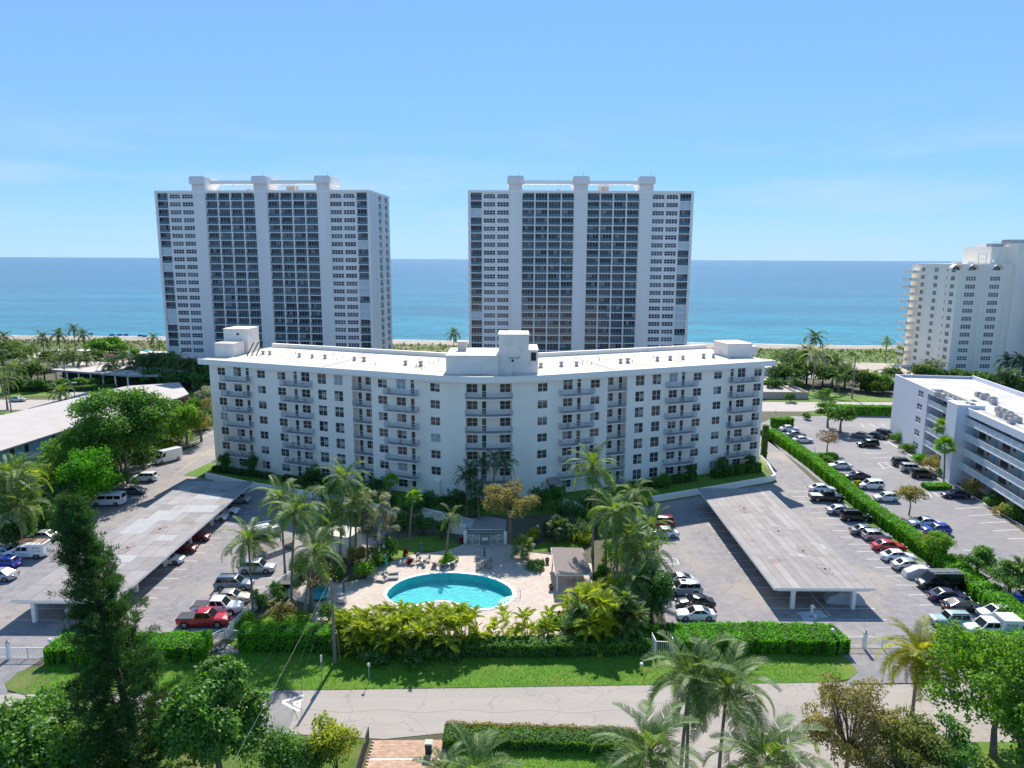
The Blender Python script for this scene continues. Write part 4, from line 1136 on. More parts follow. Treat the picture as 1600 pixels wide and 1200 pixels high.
for k, z in enumerate(fl5):
    if k:
        m2 = MB(); m2.box(-.99, 12.5, .02, 2.6, z - .22, z); m2.build('corridor_slab', nbm, nb)
        m2 = MB(); m2.box(17, NL1, .02, 1.9, z - .22, z); m2.build('corridor_slab', nbm, nb)
        for rl, pn in ((rl1, pn1), (rl2, pn2)):
            o = link('corridor_railing', rl, nb, (0, 0, z)); link('panel', pn, o)
dmn = MB(); dmn.box(0, .95, -.04, 0, 0, 2.05); dmn = dmn.mesh('corridor_door', M['dark'])
dma = MB(); dma.box(0, .95, -.04, 0, 0, 2.05); dma = dma.mesh('aqua_door', M['aqua_wall'])
lou = MB(); lou.box(0, .7, -.03, 0, 0, .6); lou = lou.mesh('corridor_window', M['glass'])
bigw = window_mesh('corridor_bay', 2.6, 1.6, 4, 1, M['dark'], M['glass'])
for k, z in enumerate(fl5):
    for x in (1.0,): link('corridor_opening', bigw[0], nb, (x + 1.3, 2.58, z + .5)); link('window', bigw[1], nb, (x + 1.3, 2.57, z + .5))
    for x in (6.0, 9.6): link('corridor_door', dmn, nb, (x, 2.58, z))
    for x in (4.4, 8.2): link('corridor_window', lou, nb, (x, 2.58, z + 1.2))
    for x in np.arange(18.5, NL1 - 3, 8.6):
        link('window', bigw[1], nb, (x + 1.6, 1.88, z + .5)); link('corridor_window', lou, nb, (x + 4.0, 1.88, z + 1.2)); link('corridor_door', dma, nb, (x + 6.2, 1.88, z))
m2 = MB(); m2.prism([(NL0 + .3, .3), (NL1 - .3, .3), (NL1 - .3, NBW - .3), (NL0 + .3, NBW - .3)], NH - .9, NH - .6, 0)
m2.build('roof', mat('neighbor_roof', (.52, .50, .50), .9, (.46, .43, .42), .25, c3=(.36, .33, .32), scale3=.2), nb)
m2 = MB(); m2.box(NL0, NL0 + .3, 0, NBW, NH, NH + .02); m2.box(NL0 + .3, -1, 0, .3, NH, NH + .02); m2.box(NL0 + .3, NL1, NBW - .3, NBW, NH - .6, NH + .3); m2.box(18, 40, 11.5, 11.8, NH - .6, NH + .5); m2.build('parapet', nbm, nb)
m2 = MB(); m2.box(-.5, .5, -.5, .5, 0, .9); m2.box(-.42, .42, -.42, .42, .9, 1.0)
un = m2.mesh('roof_condenser', M['greymetal']); m3 = MB(); m3.lathe([(.34, 0), (.34, .03)], 8); fan = m3.mesh('condenser_fan_disc', M['dark'])
for (u, v) in ((1465, 632), (1477, 635), (1484, 637), (1492, 640), (1498, 642), (1520, 645), (1518, 650), (1511, 648), (1528, 632), (1540, 634), (1548, 640), (1552, 644), (1535, 636), (1552, 640), (1560, 656), (1568, 659), (1577, 663), (1583, 668), (1590, 672), (1562, 664), (1572, 668), (1580, 674)):
    x, y = G(u, v - 12, NH - .6); p = nb.matrix_world
    c_, s_ = math.cos(nb.rotation_euler.z), math.sin(nb.rotation_euler.z)
    dx, dy = x - 88.5, y - 147.8; lx, ly = dx * c_ + dy * s_, -dx * s_ + dy * c_
    o = link('condenser', un, nb, (lx, ly, NH - .6)); link('fan', fan, o, (0, 0, 1.0))
# ------------------------------------------------------------------ surroundings: sheets
sheet('highway', [(-500, 191), (-60, 194), (130, 196.5), (500, 200), (500, 213), (130, 210), (-60, 208), (-500, 207)], .0, M['hwy'], px=False)
sheet('highway', [(-500, 165), (-135, 172), (-60, 180), (-60, 186.5), (-140, 187), (-500, 183)], .0, M['hwy'], px=False)
sheet('median_lawn', [(-500, 184), (-140, 187.6), (-60, 187.6), (-60, 193), (-140, 190.5), (-500, 190)], .02, M['lawn'], px=False)
sheet('roadside_lawn', [(0, 606), (30, 603), (88, 612), (82, 619), (0, 621)], .03, M['lawn'])
sheet('roadside_lawn', [(140, 612), (175, 607), (182, 612), (150, 620)], .03, M['lawn'])
sheet('roadside_lawn', [(1196, 614), (1260, 612), (1330, 617), (1395, 622), (1395, 627.5), (1196, 627.5)], .03, M['lawn'])
sheet('roadside_lawn', [(280, 612), (320, 612), (335, 655), (300, 668), (270, 640)], .03, M['lawn'])
sheet('roadside_lawn', [(1250, 649), (1262, 642), (1395, 641), (1395, 646), (1300, 650)], .03, M['lawn2'])
sheet('entry_drive', [(95, 620), (125, 606), (150, 597), (200, 600), (175, 606), (140, 612), (145, 622), (95, 632)], .015, M['hwy'])
sheet('sand_lot', [(1232, 570), (1290, 565), (1440, 569), (1480, 590), (1400, 598), (1310, 594), (1240, 590)], .03, M['sandlot'])
sheet('dune_meadow', [(1185, 545), (1440, 545), (1440, 569), (1290, 565), (1180, 566)], .06, mat('green_meadow', (.05, .11, .015), .95, (.10, .15, .025), .12, detail=8))
sheet('dune_meadow', [(605, 545), (735, 545), (735, 555), (605, 552)], .06, mat('meadow', (.10, .16, .03), .95, (.18, .17, .07), .12, detail=8))
sheet('terrace', [(145, 563), (180, 550), (268, 550), (270, 566), (200, 571)], .08, mat('terrace_tiles', (.42, .30, .26), .85, (.5, .4, .35), .4))
sheet('terrace_pool', [(222, 555), (240, 553), (244, 556), (226, 558)], .14, mat('far_pool', (.05, .5, .55), .1))
sheet('yard', [(40, 552), (105, 548), (110, 555), (40, 560)], .08, M['sandlot'])
sheet('neighbor_lot', [(60.5, 176), (72, 189), (108, 192), (112, 172), (93.5, 172), (91.5, 167), (87.8, 147.6), (83.2, 121), (79, 97), (75, 60), (60.5, 66), (59.5, 85), (58, 110), (60, 140)], .0, M['nblot'], px=False)
mb = MB()
for seg in ((1492, 795, 1543, 792), (1512, 806, 1566, 803), (1531, 817.5, 1582, 814.5), (1551, 829.5, 1594, 827), (1574, 842, 1625, 840), (1600, 855, 1650, 853), (1351, 709, 1387, 707.5), (1360, 716, 1397, 714), (1372, 723, 1400, 722), (1376, 732, 1398, 729), (1372, 723, 1383, 733), (1383, 723.5, 1396, 731), (1380, 690, 1387, 694), (1457, 768, 1467, 776), (1450, 770, 1456, 777), (1300, 665, 1338, 665), (1345, 662, 1350, 667), (1360, 662, 1367, 667), (1376, 662, 1384, 667), (1505, 860, 1520, 860), (1240, 650, 1262, 658), (1220, 627.9 + 4, 1231, 635)):
    pline(mb, *seg, .16, .012)
mb.build('lot_marking', M['paint'])['kind'] = 'structure'
mb = MB(); 
for seg in ((1440, 763, 1458, 762), (1455, 763, 1470, 763)): pline(mb, *seg, .18, .016)
mb.build('yellow_kerb_line', M['ypaint'])['kind'] = 'structure'

def kerb(name, pts, m=None, w=.16, h=.14, px=True):
    P = [G(*p) if px else p for p in pts]
    mb = MB()
    for a, b in zip(P[:-1], P[1:]):
        a, b = Vector(a), Vector(b); d = (b - a).normalized(); n = Vector((-d.y, d.x)) * w / 2
        mb.prism([tuple(a - n), tuple(b - n), tuple(b + n), tuple(a + n)], 0, h)
    o = mb.build(name, m or M['kerb']); o['kind'] = 'structure'; return o
kerb('kerb', [(1385, 690), (1410, 705), (1440, 722), (1475, 745), (1500, 762), (1515, 772), (1545, 792), (1570, 806), (1600, 824), (1650, 852)], M['trim'], .2)
kerb('kerb', [(232, 728), (262, 712), (280, 700), (307, 690), (337, 678), (360, 672)], M['kerb'], .25)
kerb('kerb', [(1302, 772), (1345, 812), (1385, 845), (1420, 868), (1450, 890), (1490, 918), (1545, 960)], M['kerb'], .15)
sheet('hedge_strip', [(1311, 778), (1322, 781), (1345, 800), (1370, 820), (1397, 838), (1425, 860), (1450, 880), (1447, 886), (1410, 862), (1380, 840), (1350, 815), (1330, 800)], .05, M['lawn2'])
sheet('hedge_strip', [(1496, 925), (1520, 940), (1555, 962), (1548, 966), (1505, 935)], .05, M['lawn2'])

# wheel stops by the neighbour
# ------------------------------------------------------------------ low motel-like building on the left
lb = thing('low_building', 'long low grey-roofed building with aqua walls beyond the trees on the left', 'building', (-95, 150, 0))
def lbl(p): return (p[0] + 95, p[1] - 150)
E = [(-99.5, 96), (-91.6, 122.7), (-94.6, 130.5), (-94.8, 147.9), (-86.6, 171.5)]
E = [(-101, 100), (-97.5, 125), (-94.8, 147.9), (-86.6, 171.5)]
e_n = G(262, 628, 5.8); e2 = G(295, 615.5, 5.8); tip = G(230, 602, 7.4)
wst = [(-127, 100), (-124, 125), (-121, 148), (-110, 200)]
rid = [(-113, 100), (-111.5, 125), (-108.5, 150), tip]
mb = MB()
zE, zR = 5.8, 7.4
Ep = E + [e_n, e2]
Rp = rid + [tip, tip]
f3 = lambda p, z: (*lbl(p), z)
for k in range(3): mb.face([f3(rid[k], zR), f3(E[k], zE), f3(E[k + 1], zE), f3(rid[k + 1], zR)])
mb.face([f3(tip, zR), f3(E[3], zE), f3(e_n, zE)]); mb.face([f3(tip, zR), f3(e_n, zE), f3(e2, zE)]); mb.face([f3(tip, zR), f3(e2, zE), f3((-98, 206), zE)]); mb.face([f3(tip, zR), f3((-98, 206), zE), f3(wst[3], zE)])
for k in range(3): mb.face([f3(rid[k + 1], zR), f3(wst[k + 1], zE), f3(wst[k], zE), f3(rid[k], zR)])
out = E + [e_n, e2, (-98, 206)] + wst[::-1]
for a, b in zip(out, out[1:] + out[:1]): mb.face([f3(a, zE - .3), f3(b, zE - .3), f3(b, zE), f3(a, zE)], 1)
mb.face([f3(p, zE - .3) for p in out[::-1]], 1)
mb.build('roof', [M['lowroof'], M['lowroof_edge']], lb)
mb = MB()
a, b = Vector(lbl(G(95, 625, 7.2))), Vector(lbl(G(108, 640, 6.8)))
ins = [(p[0] - 1.6, p[1]) for p in E] + [(e_n[0] - 1.8, e_n[1] - 1), (e2[0] - 2.5, e2[1] - 1.5), (-99, 203), (-109, 198), (-119.5, 148), (-125, 100)]
mb = MB(); mb.prism([lbl(p) for p in ins], 0, zE - .31); mb.build('wall', M['aqua_wall'], lb)
for k in range(3):
    a, b = Vector(lbl(E[k])), Vector(lbl(E[k + 1])); d = (b - a).normalized(); n = Vector((-d.y, d.x)); ln = (b - a).length; an = math.atan2(d.y, d.x)
    m2 = MB(); m2.box(0, ln, .2, 1.62, 2.6, 2.8); o = m2.build('gallery', M['trim'], lb); o.location = (a.x, a.y, 0); o.rotation_euler = (0, 0, an)
    r_ = link('railing', railing_mesh('gallery_railing', [(0, .25), (ln, .25)], 1.0, .3, M['aqua_wall'], .03), o, (0, 0, 2.8))
    for q in np.arange(2, ln - 2, 3.6):
        m2 = MB(); m2.box(q, q + .9, 1.50, 1.58, 2.82, 4.9); o = m2.build('door', M['dark'] if int(q * 7) % 3 else M['aqua_wall'], lb); o.location = (a.x, a.y, 0); o.rotation_euler = (0, 0, an)
lw = thing('low_building', 'low flat-roofed pale annex with dark carport front at the foot of the left tower', 'building', (-130, 238, 0))
P = [(-25, -2), (-28, 16), (8, 18), (30, -13), (7, -13)]
mb = MB(); mb.prism(P, 4.1, 4.7, 0, 1); mb.build('roof', [M['lowroof_edge'], mat('pale_flat_roof', (.50, .45, .42), .9, (.44, .40, .37), .15)], lw)
mb = MB(); mb.prism([(-24, 2), (-26, 15), (7, 16), (25, -8), (6, -9)], 0, 4.09); mb.build('wall', M['dark'], lw)  # near-black block painted in for the shaded interior behind the columns
for k in range(7):
    t_ = k / 6; mb = MB(); mb.box(-.2, .2, -.2, .2, 0, 4.1); o = mb.build('column', M['trim'], lw); o.location = (-24 + 30 * t_, -1.5 - 10.5 * t_, 0)
mb = MB(); mb.box(-44, -12, 60, 63, 0, 2.4); mb.box(-70, -50, 66, 70, 0, 2.2); o = mb.build('low_building', M['trim']); o.location = (-130, 238, 0); tag(o, 'thin white beach pavilion roofs beyond the palms at far left', 'building')
cl = thing('club_building', 'small white flat-roofed building with planter roof behind the right wing', 'building', (88, 240, 0))
mb = MB(); mb.box(-12, 12, 10, 30, 0, 4.4); mb.build('wall', M['trim'], cl)
mb = MB(); mb.box(-12, 3, -26, 8, 0, 1.5); mb.build('terrace_base', mat('terrace_grey', (.42, .38, .36), .9), cl)
mb = MB(); mb.box(2.6, 3, -26, 8, 1.5, 2.2); mb.box(-.2, .1, -24, 8, 1.5, 2.0); mb.box(-12, 2.6, -26, -25.6, 1.5, 2.2); mb.build('parapet', M['sandlot'], cl)

# ------------------------------------------------------------------ carports
def pmat(name, c1, c2, c3):
    m = mat(name, c1, .85, c2, .5, c3=c3, scale3=.22, lo3=.58, hi3=.72, bump=.1)
    nt = m.node_tree; b = nt.nodes['Principled BSDF']; src = b.inputs['Base Color'].links[0].from_socket
    oi = nt.nodes.new('ShaderNodeObjectInfo'); mr = nt.nodes.new('ShaderNodeMapRange'); mr.inputs[3].default_value = .84; mr.inputs[4].default_value = 1.14
    hs = nt.nodes.new('ShaderNodeHueSaturation'); nt.links.new(oi.outputs['Random'], mr.inputs[0]); nt.links.new(mr.outputs[0], hs.inputs['Value'])
    nt.links.new(src, hs.inputs['Color']); nt.links.new(hs.outputs[0], b.inputs['Base Color']); return m
cpm = pmat('carport_sheet', (.30, .27, .26), (.25, .225, .215), (.20, .155, .135))
cpl = pmat('carport_sheet_left', (.29, .268, .265), (.245, .225, .222), (.20, .16, .145))
patch_m = mat('repair_patch', (.345, .345, .35), .8, (.31, .305, .31), .6)
def carport(label, x0, x1, y0, y1, h, nx, ny, pm, posts, skew=0):
    t = thing('carport', label, 'carport', ((x0 + x1) / 2, (y0 + y1) / 2, 0))
    hx, hy = (x1 - x0) / 2, (y1 - y0) / 2
    mb = MB(); mb.prism([(-hx, -hy), (hx, -hy), (hx - skew, hy), (-hx - skew, hy)], h - .22, h - .012, 0, 1); mb.build('deck', [M['trim'], M['tower_dark']], t)
    r3 = random.Random(2)
    for i in range(nx):
        for j in range(ny):
            g_ = .02
            f0, f1 = i / nx, (i + 1) / nx; q0, q1 = j / ny, (j + 1) / ny
            def pt(f, q): return (-hx + .12 + (2 * hx - .24) * f - skew * q, -hy + .12 + (2 * hy - .24) * q)
            a, b, c, d = pt(f0, q0), pt(f1, q0), pt(f1, q1), pt(f0, q1)
            mb = MB(); zz = h + .01 + r3.uniform(0, .012)
            mb.prism([(a[0] + g_, a[1] + g_), (b[0] - g_, b[1] + g_), (c[0] - g_, c[1] - g_), (d[0] + g_, d[1] - g_)], h - .011, zz)
            mb.build('roof_panel', pm, t)
    for (fx, ys) in posts:
        for y in ys:
            mb = MB(); mb.box(-.22, .22, -.22, .22, 0, h - .222); o = mb.build('post', M['trim'], t); o.location = (-hx + fx - skew * (y / (2 * hy)), -hy + y, 0)
    for y in posts[0][1]:
        mb = MB(); mb.box(-hx + .6, hx - .6, -.12, .12, h - .42, h - .221); o = mb.build('beam', M['trim'], t); o.location = (-skew * (y / (2 * hy)), -hy + y, 0)
    return t
py = [.35, 8.0, 15.7, 23.4, 31.1, 37.3]
cr_ = carport('long flat-roofed carport with lengthwise panels in the right car park', 31.9, 44.3, 80.6, 119.0, 2.72, 11, 4, cpm, [(2.5, [p for p in py if p < 37.5]), (9.9, [p for p in py if p < 37.5])], -.5)
cl_ = carport('long flat-roofed carport with patched sheets in the left car park', -58.1, -45.9, 76.6, 121.8, 2.72, 6, 11, cpl, [(2.5, py + [44]), (10.3, py + [44])], 0)
# gutters drains on the roofs, repair patches
for (t, ox, oy, lst) in ((cl_, -52, 99.2, [(-50.5, 113.5, 4.5, 3.2), (-53.5, 104.5, 4.2, 4.4), (-49.5, 107.6, 5.5, 3.4), (-55, 100, 3.4, 6), (-49, 95.6, 2.4, 2.2), (-51.5, 88.4, 3.4, 2.4), (-56, 117, 2.2, 2.4)]), (cr_, 38.1, 99.8, [(39.5, 90.5, 1.6, 1.1), (43.4, 93.5, .5, 1.6)])):
    for q, (x, y, w, l) in enumerate(lst):
        mb = MB(); mb.box(-w / 2, w / 2, -l / 2, l / 2, 2.733, 2.748 + .002 * q); o = mb.build('roof_patch', patch_m, t); o.location = (x - ox, y - oy, 0)
rust = mat('carport_rust', (.215, .17, .155), .95, (.29, .255, .25), 1.6, detail=8)
for (t, ox, oy, lst) in ((cl_, -52, 99.2, [(-51.5, 98.8), (-52.6, 92.0)]), (cr_, 38.1, 99.8, [(37.2, 108.5), (39.2, 99.0), (40.0, 92.0), (40.5, 86.2)])):
    for (x, y) in lst:
        mb = MB(); rs_ = random.Random(int(x * 7 + y)); mb.face([(.75 * math.cos(a) * rs_.uniform(.6, 1.25), 1.9 * math.sin(a) * rs_.uniform(.6, 1.25), 2.766) for a in np.linspace(0, 2 * PI, 30)[:-1]]); o = mb.build('rust_stain', rust, t); o.location = (x - ox, y - oy, 0)
        mb = MB(); mb.lathe([(.16, 2.745), (.14, 2.86)], 8); o = mb.build('drain', M['dark'], t); o.location = (x - ox, y - oy, 0)

# ------------------------------------------------------------------ gazebo, gate, fences
gz = thing('gazebo', 'flat brown-roofed open shelter at the right side of the pool deck', 'gazebo', (7.8, 89, 0))
a, b, c, d = [G(u, v, 2.6) for u, v in ((861, 855), (910, 856), (925, 896), (868, 897))]
P = [(p[0] - 7.8, p[1] - 89) for p in (a, b, c, d)]
mb = MB(); mb.prism(P, 2.42, 2.6); mb.build('roof', mat('gazebo_roof', (.20, .165, .155), .9, (.17, .14, .135), 1.5), gz)
mb = MB(); mb.prism(offset_poly(P, .04), 2.36, 2.53); mb.build('fascia', M['trim'], gz)
for k in range(4):
    q = offset_poly(P, -.25)[k] if True else P[k]
    mb = MB(); mb.box(-.08, .08, -.08, .08, .07, 2.36); o = mb.build('post', M['trim'], gz); o.location = (q[0], q[1], 0)
mb = MB(); mb.box(-1.2, 1.2, -.4, .4, .75, .82); mb.box(-.5, -.35, -.3, .3, .07, .75); mb.box(.35, .5, -.3, .3, .07, .75)
o = mb.build('table', M['trim']); o.location = (8.3, 88.4, 0); tag(o, 'white table in the shade under the brown-roofed shelter', 'table')

def fence(name, label, pts, h, step=.14, cat='fence', post=2.0, m=None, z=0.0):
    """railing fence: rails, each post; pickets joined as one thin lattice"""
    t = thing(name, label, cat, (pts[0][0], pts[0][1], z)); m = m or M['rail']
    for a, b in zip(pts[:-1], pts[1:]):
        a = Vector((a[0] - pts[0][0], a[1] - pts[0][1])); b = Vector((b[0] - pts[0][0], b[1] - pts[0][1])); L_ = (b - a).length; an = math.atan2(b.y - a.y, b.x - a.x)
        mb = MB(); mb.box(0, L_, -.03, .03, h - .06, h); mb.box(0, L_, -.025, .025, .15, .21)
        o = mb.build('rail', m, t); o.location = (a.x, a.y, 0); o.rotation_euler = (0, 0, an)
        mb = MB(); k = step
        while k < L_: mb.box(k - .016, k + .016, -.014, .014, .21, h - .06); k += step
        o = mb.build('pickets', m, t); o.location = (a.x, a.y, 0); o.rotation_euler = (0, 0, an); o['kind'] = 'stuff'
        n = max(1, round(L_ / post))
        mb = MB(); mb.box(-.05, .05, -.05, .05, 0, h + .06); pm_ = mb.mesh('fence_post', m)
        for i in range(n + 1): o = link('post', pm_, t, (a.x + (b.x - a.x) * i / n, a.y + (b.y - a.y) * i / n, 0), (0, 0, an))
    return t
fence('sliding_gate', 'white railed vehicle gate across the right entrance', [(35.9, 72.0), (38.7, 72.1), (43, 72.0), (52, 72.2)], 1.25, cat='gate')
fence('sliding_gate', 'white railed vehicle gate across the left entrance by the clipped hedge', [(-62, 69.2), (-53.3, 69.2), (-49.2, 69.3)], 1.2, cat='gate')
for (x, y, lb_) in ((38.8, 71.8, 'white gate motor post in the middle of the right entrance gate'), (-53.1, 69.0, 'white gate post with keypad at the left entrance')):
    t = thing('gate_post', lb_, 'post', (x, y, 0)); mb = MB(); mb.box(-.16, .16, -.16, .16, 0, 1.9); mb.build('column', M['trim'], t); mb = MB(); mb.box(-.2, .2, -.2, .2, 1.9, 1.98); mb.lathe([(.1, 1.98), (.14, 2.1), (.05, 2.22)], 8); mb.build('cap', M['greymetal'], t)
fence('railing_fence', 'white railing round the pump corner between red pickup and long clipped hedge', [(-33.6, 71.0), (-32.0, 73.2), (-29.6, 72.6), (-29.6, 70.9)], 1.3)
fence('railing_fence', 'white railing fence running back along the parked cars left of the pool garden', [(-31.6, 74), (-30.8, 80), (-29.6, 86), (-27.2, 92), (-26, 95)], 1.5)
fence('railing_fence', 'small white picket corner between the pool garden and the right hedge', [(15.4, 71.6), (15.5, 69.9), (17.4, 69.8), (17.4, 71.6)], 1.9, .2)
# pool gate enclosure with entrance pavement behind
sheet('entry_paving', [(733, 828), (727, 812), (760, 806), (792, 812), (790, 828)], .05, mat('grey_pavers', (.30, .26, .25), .9, (.24, .21, .20), 2))
gx, gy = G(758, 852)
fg = thing('garden_gate', 'white barred gate enclosure with two signs between pool deck and building entrance', 'gate', (gx, gy, .07))
for s in (-1, 1):
    mb = MB(); mb.box(-.22, .22, -.22, .22, 0, 1.9); o = mb.build('post', M['trim'], fg); o.location = (s * 3.0, .6, 0)
    mb = MB(); L_ = 2.3; an = math.atan2(-.75, -s * L_)
    for k in range(9): mb.box(0, L_, -.02, .02, .1 + k * .17, .14 + k * .17)
    mb.box(0, .06, -.03, .03, 0, 1.7); mb.box(L_ - .06, L_, -.03, .03, 0, 1.5); mb.box(L_ / 2 - .03, L_ / 2 + .03, -.03, .03, 0, 1.6)
    o = mb.build('barred_panel', M['rail'], fg); o.location = (s * 3.0, .5, 0); o.rotation_euler = (0, 0, math.atan2(-.7, -s * 2.2))
mb = MB()
for k in range(7): mb.box(-3, 3, 1.5, 1.54, .1 + k * .24, .15 + k * .24)
mb.box(-3, 3, 1.48, 1.56, 1.75, 1.85); mb.build('rear_rail', M['rail'], fg)
mb = MB(); mb.box(-.75, .75, -.12, -.08, .1, 1.4); mb.build('gate_leaf', mat('gate_dark', (.25, .26, .27), .6), fg)
mb = MB(); mb.box(-.42, .0, -.16, -.125, .75, 1.2); mb.box(.04, .42, -.16, -.125, .75, 1.2); mb.build('notice', M['trim'], fg)
lr = thing('life_ring', 'red and white life ring hanging on the left gate panel', 'life ring', (gx - 1.95, gy + .02, 1.15))
def torus(mb, R_, r, n=16, k=6):
    for i in range(n):
        for j in range(k):
            f = []
            for (a, b) in ((i, j), (i + 1, j), (i + 1, j + 1), (i, j + 1)):
                t, p = 2 * PI * a / n, 2 * PI * b / k
                f.append(((R_ + r * math.cos(p)) * math.cos(t), r * math.sin(p), (R_ + r * math.cos(p)) * math.sin(t)))
            mb.face(f, 0 if (i // 2) % 2 else 1)
mb = MB(); torus(mb, .26, .08); mb.build('ring', [M['trim'], M['red']], lr)
# white walls and steps behind the gate, left
wallrun('garden_wall', [G(640, 800), G(662, 808), G(690, 815), G(700, 832), G(728, 836)], 1.6, .25, M['white'], 'stepped white garden wall left of the gate enclosure')
wallrun('garden_wall', [G(880, 790), G(895, 795), G(920, 800)], 1.3, .25, M['white'], 'short white garden wall right of the round brown tree')
# ------------------------------------------------------------------ vehicles
def paintmat(name, c, rough=.25, metal=.0, coat=.6):
    m, nt, b = newmat('car_paint_' + name); b.inputs['Base Color'].default_value = rgb(c); b.inputs['Roughness'].default_value = rough
    b.inputs['Metallic'].default_value = metal; b.inputs['Coat Weight'].default_value = coat; b.inputs['Coat Roughness'].default_value = .06; return m
PM = {'white': paintmat('white', (.72, .73, .74)), 'silver': paintmat('silver', (.42, .44, .46), .3, .4), 'grey': paintmat('grey', (.13, .14, .155), .3, .3), 'dark': paintmat('dark', (.022, .024, .03), .25, .2),
      'black': paintmat('black', (.010, .010, .012), .2), 'red': paintmat('red', (.42, .008, .012)), 'crimson': paintmat('crimson', (.16, .008, .02), .25, .2), 'blue': paintmat('blue', (.01, .04, .36)), 'navy': paintmat('navy', (.02, .05, .13), .25, .3),
      'champ': paintmat('champagne', (.42, .38, .32), .3, .4), 'lightblue': paintmat('ice_blue', (.36, .43, .50), .3, .3), 'greenish': paintmat('pale_green', (.30, .42, .42), .35, .2), 'purple': paintmat('purple', (.03, .022, .07), .25, .3), 'slate': paintmat('slate', (.16, .20, .25), .3, .4)}
m_, nt_, b_ = newmat('car_glass'); b_.inputs['Base Color'].default_value = (.010, .013, .016, 1); b_.inputs['Roughness'].default_value = .10; b_.inputs['Specular IOR Level'].default_value = .35; CG = m_
TY = mat('tyre_rubber', (.018, .018, .018), .9); RIM = mat('alloy_rim', (.35, .36, .37), .35, metal=.8); RIMB = mat('dark_rim', (.04, .04, .042), .4)
m_, nt_, b_ = newmat('headlight_lens'); b_.inputs['Base Color'].default_value = (.6, .63, .66, 1); b_.inputs['Roughness'].default_value = .1; HL = m_
m_, nt_, b_ = newmat('tail_light_lens'); b_.inputs['Base Color'].default_value = (.28, .01, .01, 1); b_.inputs['Roughness'].default_value = .15; TLm = m_

# profile: stations x, z top of body, half width ; cabin: belt z, base x0..x1, roof x0..x1, roof z
SPEC = {
 'sedan': dict(L=4.75, W=1.82, zb=.22, top=[(-2.375, .62), (-2.25, .86), (-1.55, .96), (-1.0, .98), (1.0, .96), (1.95, .84), (2.28, .70), (2.375, .50)], cab=(-1.85, 1.15, -.95, .35, .95, 1.44), wr=.33, wx=(-1.38, 1.42)),
 'coupe': dict(L=4.6, W=1.84, zb=.20, top=[(-2.3, .62), (-2.15, .84), (-1.5, .90), (-.9, .92), (1.0, .90), (1.9, .80), (2.2, .66), (2.3, .46)], cab=(-1.9, 1.1, -.75, .15, .89, 1.32), wr=.34, wx=(-1.35, 1.4)),
 'suv': dict(L=4.75, W=1.92, zb=.27, top=[(-2.375, .72), (-2.3, 1.05), (-1.6, 1.10), (.9, 1.08), (1.0, 1.06), (1.9, .98), (2.28, .84), (2.375, .56)], cab=(-2.22, 1.2, -1.95, .45, 1.07, 1.70), wr=.37, wx=(-1.42, 1.42)),
 'hatch': dict(L=4.15, W=1.76, zb=.22, top=[(-2.075, .66), (-2.0, .95), (-1.5, 1.0), (.7, .98), (.9, .96), (1.7, .86), (2.0, .74), (2.075, .5)], cab=(-1.95, 1.1, -1.55, .3, .96, 1.50), wr=.32, wx=(-1.25, 1.3)),
 'pickup': dict(L=5.85, W=2.0, zb=.36, top=[(-2.925, .80), (-2.9, 1.12), (-.95, 1.14), (-.9, 1.15), (1.2, 1.14), (2.3, 1.10), (2.8, .98), (2.925, .62)], cab=(-.85, 1.45, -.60, .75, 1.13, 1.86), wr=.42, wx=(-1.9, 1.85)),
 'van': dict(L=5.5, W=2.0, zb=.28, top=[(-2.75, .8), (-2.72, 1.15), (-1.6, 1.2), (1.4, 1.2), (1.7, 1.16), (2.3, 1.06), (2.65, .86), (2.75, .55)], cab=(-2.70, 2.05, -2.60, 1.15, 1.15, 2.15), wr=.36, wx=(-1.6, 1.7)),
 'jeep': dict(L=4.3, W=1.82, zb=.35, top=[(-2.15, .8), (-2.12, 1.05), (-1.5, 1.08), (.5, 1.06), (.7, 1.05), (1.9, 1.02), (2.1, .9), (2.15, .6)], cab=(-2.08, .75, -1.95, .30, 1.05, 1.65), wr=.36, wx=(-1.28, 1.35)),
 'transit': dict(L=5.9, W=2.06, zb=.28, top=[(-2.95, .8), (-2.93, 1.15), (-1.6, 1.2), (1.6, 1.2), (1.9, 1.16), (2.5, 1.04), (2.85, .86), (2.95, .55)], cab=(-2.90, 2.25, -2.82, 1.35, 1.15, 2.55), wr=.36, wx=(-1.75, 1.95)),
 'convertible': dict(L=4.4, W=1.76, zb=.2, top=[(-2.2, .6), (-2.05, .8), (-1.5, .86), (-.9, .88), (.9, .86), (1.8, .76), (2.1, .62), (2.2, .46)], cab=(-1.2, .95, -.55, .15, .86, 1.22), wr=.32, wx=(-1.25, 1.35)),
}
meshcache = {}
